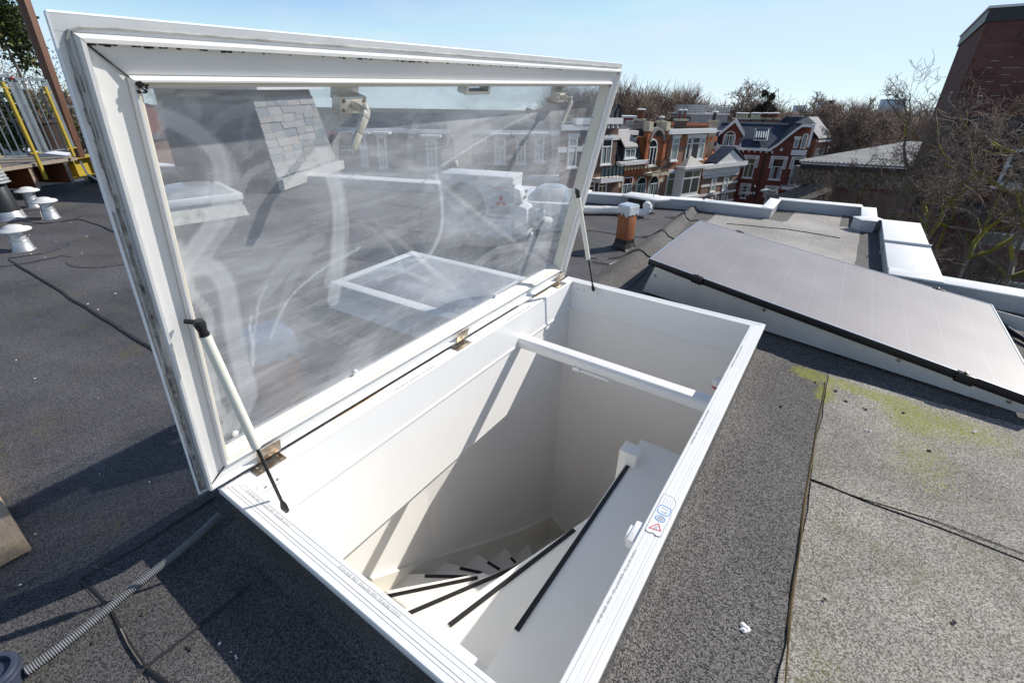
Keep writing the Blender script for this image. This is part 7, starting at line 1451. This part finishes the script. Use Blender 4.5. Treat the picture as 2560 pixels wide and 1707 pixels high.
def grow(R, p, d, L_, r, lev, maxl, S, spread=.6, curl=.25, up=.12, nb=(3, 5), taper=.62, mi=lambda l, R: 0, steps=4, lscale=.72, minr=.004):
    pts = [p.copy()]; rr = [r]; dd_ = d.copy()
    for i in range(steps):
        dd_ = (dd_+Vector((R.gauss(0, curl), R.gauss(0, curl), R.gauss(0, curl)+up))).normalized(); q = pts[-1]+dd_*L_/steps; r2 = max(minr, r*(1-(1-taper)*(i+1)/steps)); m = mi(lev, R)
        S.append((*pts[-1], *q, rr[-1], r2, m)); pts.append(q); rr.append(r2)
    if lev >= maxl: return
    for k in range(R.randint(*nb)):
        i = R.randint(max(1, steps//2) if lev < 2 else 1, steps); ax = dd_.cross(Vector((R.gauss(0, 1), R.gauss(0, 1), R.gauss(0, 1)))).normalized()
        nd = (Matrix.Rotation(R.gauss(spread, .18), 3, ax)@dd_).normalized(); grow(R, pts[i], nd, L_*lscale*R.uniform(.75, 1.2), rr[i]*.62, lev+1, maxl, S, spread, curl*1.12, up*.8, nb, taper, mi, steps, lscale, minr)
TB = mat('bare_bark_grey', (.29, .24, .19), .9, n=.4, ns=3, col2=(.13, .105, .095)); TBM = mat('mossy_bark', (.30, .275, .04), .95, n=.5, ns=2, col2=(.10, .095, .04)); TBR = mat('twig_purple_brown', (.29, .215, .17), .85, n=.3, ns=2)
def barktree(name, label, P, height, topr, seed, maxl=6, mossy=True, group=None, r0=.22, nscaf=7, zcut=0, lean=(0, 0), spread=.62, minr=.006, L0=None, curl=.22, nb=(3, 4), full=False):
    R = random.Random(seed); t = thing(name, label, 'tree', MW, tuple(P), group=group); S = []; T = []
    hf = .90 if full else .80; p = Vector((0, 0, 0)); segs = 10; pts = [p]; 
    for i in range(segs):
        q = Vector((lean[0]*(i+1)/segs+R.gauss(0, .05), lean[1]*(i+1)/segs+R.gauss(0, .05), height*hf*(i+1)/segs)); rr0 = r0*(1-.75*i/segs); rr1 = r0*(1-.75*(i+1)/segs); T.append((*pts[-1], *q, rr0, rr1, 0 if not mossy else (1 if R.random() < .5 else 0))); pts.append(q)
    mi = (lambda l, R_: (1 if (l <= 2 and R_.random() < .62) or (l == 3 and R_.random() < .4) else (0 if l < 4 else 2))) if mossy else (lambda l, R_: 0 if l < 3 else 2)
    for k in range(nscaf):
        i = R.randint(6, segs) if full else R.randint(int(segs*.42), segs); a = 6.283*k/nscaf+R.uniform(-.4, .4); d = Vector((math.cos(a), math.sin(a), R.uniform(.5, 1.2))).normalized(); grow(R, pts[i], d, (L0 or topr*.55)*R.uniform(.8, 1.15), r0*.42, 1, maxl, S, spread, curl, .10, nb, .6, mi, 4, .70, minr)
    tr = bpy.data.objects.new('trunk', segs_mesh('trunk', T, [TB, TBM, TBR], 8)); cr_ = bpy.data.objects.new('crown', segs_mesh('crown', S, [TB, TBM, TBR], 3)); cr_['kind'] = 'stuff'
    for ob in (tr, cr_): COL.objects.link(ob); ob.parent = t
    return len(S)
NS = []
def tp_(q, Y): v = wd(q, Y); return v
for q, Y, lab_, sd, kw in (((2195, 262), 15, 'bare mossy tree with slim upright trunk in front of the low metal roof', 21, dict(nscaf=11)), ((2335, 235), 13.5, 'bare mossy tree just left of the dark brick block, full of knobbly twigs', 5, dict(nscaf=12)), ((2425, 215), 12.5, 'tallest bare mossy tree, before the corner of the dark brick block', 9, dict(nscaf=12)), ((2530, 300), 10.5, 'bare mossy tree before the windows of the dark brick block', 33, dict(nscaf=12)), ((2105, 400), 19, 'bare tree low before the dark brick shed wall', 14, dict(nscaf=9)), ((2290, 430), 11.0, 'low bare tree whose mossy limbs rise just behind the white parapet', 27, dict(nscaf=11)), ((2420, 450), 10.0, 'low bare tree behind the right parapet, under the brick block', 41, dict(nscaf=11)), ((2545, 480), 9.0, 'bare tree cut by the right edge of the picture', 52, dict(nscaf=10))):
    top = wd(q, Y).z; v = wd((q[0], 640), Y); NS.append(barktree('bare_tree', lab_, (v.x, v.y, 0), top, 3, sd, maxl=6, group='bare mossy trees beside the brick block', r0=.13, nb=(2, 4), minr=.005, curl=.24, L0=1.45, spread=.52, full=True, **kw))
print('RC segs', NS)
# clearly separate trees on the skyline
def far_tree(name, lab_, q, qt, Y, sd, cat='tree', **kw):
    v = wd(q, Y); top = wd(qt, Y).z; return barktree(name, lab_, (v.x, v.y, 0), top, kw.pop('topr', 6), sd, mossy=False, r0=kw.pop('r0', .35), minr=kw.pop('minr', .035), **kw)
far_tree('skyline_tree', 'tall rounded bare tree standing above the office block', Z3(1510, 330), Z3(1510, 185), 92, 3, topr=8, maxl=5, nscaf=14, L0=3.6)
far_tree('skyline_tree', 'smaller spreading bare tree left of the tall rounded one', Z3(1370, 340), Z3(1370, 262), 92, 8, topr=6, maxl=5, nscaf=10, L0=3.2)
far_tree('skyline_tree', 'upright bare poplar right of the tall rounded tree', Z3(1640, 340), Z3(1640, 225), 92, 4, topr=4, maxl=5, nscaf=12, L0=2.4, spread=.35)
far_tree('skyline_tree', 'thin bare tree breaking the skyline above the blue slate roof', Z3(2130, 340), Z3(2135, 190), 100, 6, topr=4, maxl=5, nscaf=12, L0=2.6, spread=.4)
far_tree('skyline_tree', 'second thin bare tree on the skyline nearer the brick block', Z3(2215, 340), Z3(2215, 225), 100, 16, topr=4, maxl=5, nscaf=10, L0=2.4, spread=.4)
far_tree('skyline_tree', 'bare tree whose top shows just above the terrace fence', Z3(860, 360), Z3(850, 245), 85, 26, topr=5, maxl=5, nscaf=10, L0=3.0)
IVY = [mat('ivy_dark', (.035, .038, .018), .7), mat('ivy_mid', (.06, .058, .03), .7)]
for k, (q, qt, l) in enumerate(((Z3(1700, 370), Z3(1712, 215), 'dark ivy clad column of a tree, left of two'), (Z3(1735, 370), Z3(1748, 215), 'dark ivy clad column of a tree, right of two'))):
    v = wd(q, 88); top = wd(qt, 88).z; t = leafy('ivy_tree', l, 'tree', (v.x, v.y, 0), (v.x, v.y, top-3.2), 1.5, 2600, .5, frame=MW, seed=40+k, mats=[IVY[0], IVY[1], IVY[0]], group='ivy clad trees on the skyline', squash=2.0)
# round tan tree near the corner house
far_tree('round_bare_tree', 'dense tan bare tree right of the corner house', Z4(450, 900), Z4(455, 665), 62, 77, topr=6, maxl=6, nscaf=22, L0=2.6, r0=.3, minr=.022, spread=.5)
# the wood on the skyline: one mass
def wood(name, label, x0, x1, Y0, Y1, n, h0, h1, seed, nseg=70, mt=None):
    R = np.random.RandomState(seed); S = []
    xs = R.uniform(x0, x1, n); ys = R.uniform(Y0, Y1, n); hs = R.uniform(h0, h1, n)
    for x, y, h_ in zip(xs, ys, hs):
        xw = x*y; c = R.randint(0, 3); S.append((xw, y, 0, xw+R.normal(0, .4), y, h_*.8, .22, .08, c))
        m = nseg; zz = h_*(.40+.5*R.rand(m)**.8); an = R.rand(m)*6.283; l = h_*.20*(1.15-zz/h_)*(.6+R.rand(m)); ex = np.cos(an)*l; ey = np.sin(an)*l; ez = l*(.8+.9*R.rand(m))
        for i in range(m):
            ax_, ay_, az_ = xw, y, zz[i]; bx, by_, bz = xw+ex[i]*.6, y+ey[i]*.6, zz[i]+ez[i]*.6; S.append((ax_, ay_, az_, bx, by_, bz, .06, .04, c))
            for j in range(2): S.append((bx, by_, bz, bx+ex[i]*.5+R.normal(0, .5), by_+ey[i]*.5+R.normal(0, .5), bz+abs(ez[i])*.6+R.normal(0, .4), .032, .02, c))
    me = segs_mesh(name, S, mt or WMS, 3); o = bpy.data.objects.new(name, me); COL.objects.link(o); o['kind'] = 'stuff'; o['label'] = label; o['category'] = 'wood'; return o
WMS = [mat('wood_twig_brown', (.21, .155, .125), .9), mat('wood_twig_tan', (.30, .24, .165), .9), mat('wood_twig_rust', (.22, .13, .10), .9)]
WM2 = [WMS[0], WMS[2], mat('wood_twig_grey', (.24, .20, .17), .9)]
wood('bare_wood', 'long mass of bare brown trees on the skyline behind the row of houses', .06, .34, 100, 135, 110, 18.6, 22.5, 1)
wood('bare_wood', 'mass of bare russet trees running right to the brick block', .33, .98, 95, 160, 210, 16.2, 19.8, 2, mt=WM2)
wood('bare_wood', 'bare trees behind the old houses beyond the deck', -1.15, -.62, 70, 120, 70, 10, 15, 3, nseg=80)
UND = mat('undergrowth_brown', (.15, .11, .085), 1, n=.6, ns=.25, col2=(.08, .06, .045)); 
def hill(name, x0, x1, Y, zt, seed, dep=60):
    mb = MB(); nx, ny = 160, 14; vs = []
    for j in range(ny+1):
        for i in range(nx+1):
            y = Y+dep*j/ny; x = (x0+(x1-x0)*i/nx)*y; h_ = zt*min(1, (j/ny)*3.2)**.6+1.4*noise.noise((x*.12, y*.12, seed))+.9*noise.noise((x*.5, y*.5, seed)) if j else 0; vs.append((x, y, max(0, h_)))
    mb.add(vs, [(j*(nx+1)+i, j*(nx+1)+i+1, (j+1)*(nx+1)+i+1, (j+1)*(nx+1)+i) for j in range(ny) for i in range(nx)]); o = mb.build(name, UND, frame=MW, smooth=True); return struct(o)
hill('wooded_hill', .02, 1.1, 104, 16.0, 1); hill('wooded_hill', -1.4, -.5, 90, 10, 5)
# tangled shrubs between the houses at far left
for k, (q, Y, r, l) in enumerate(((Zl(1000, 800), 34, 2.2, 'tangled bare shrub right of the wooden post'), (Zl(1120, 1080), 28, 1.6, 'tangled ivy shrub below the orange roof'), (Zl(560, 900), 32, 2.6, 'tangled bare shrub seen through the right railing'), (Zl(120, 760), 30, 2.2, 'dark shrub seen through the left railing'))):
    v = wd(q, Y); leafy('garden_shrub', l, 'shrub', (v.x, v.y, 0), v, r, 3800, .16, frame=MW, seed=60+k, mats=[WMS[0], LEAFM[1], mat('shrub_olive', (.12, .11, .05), .8)], group='shrubs beyond the deck')
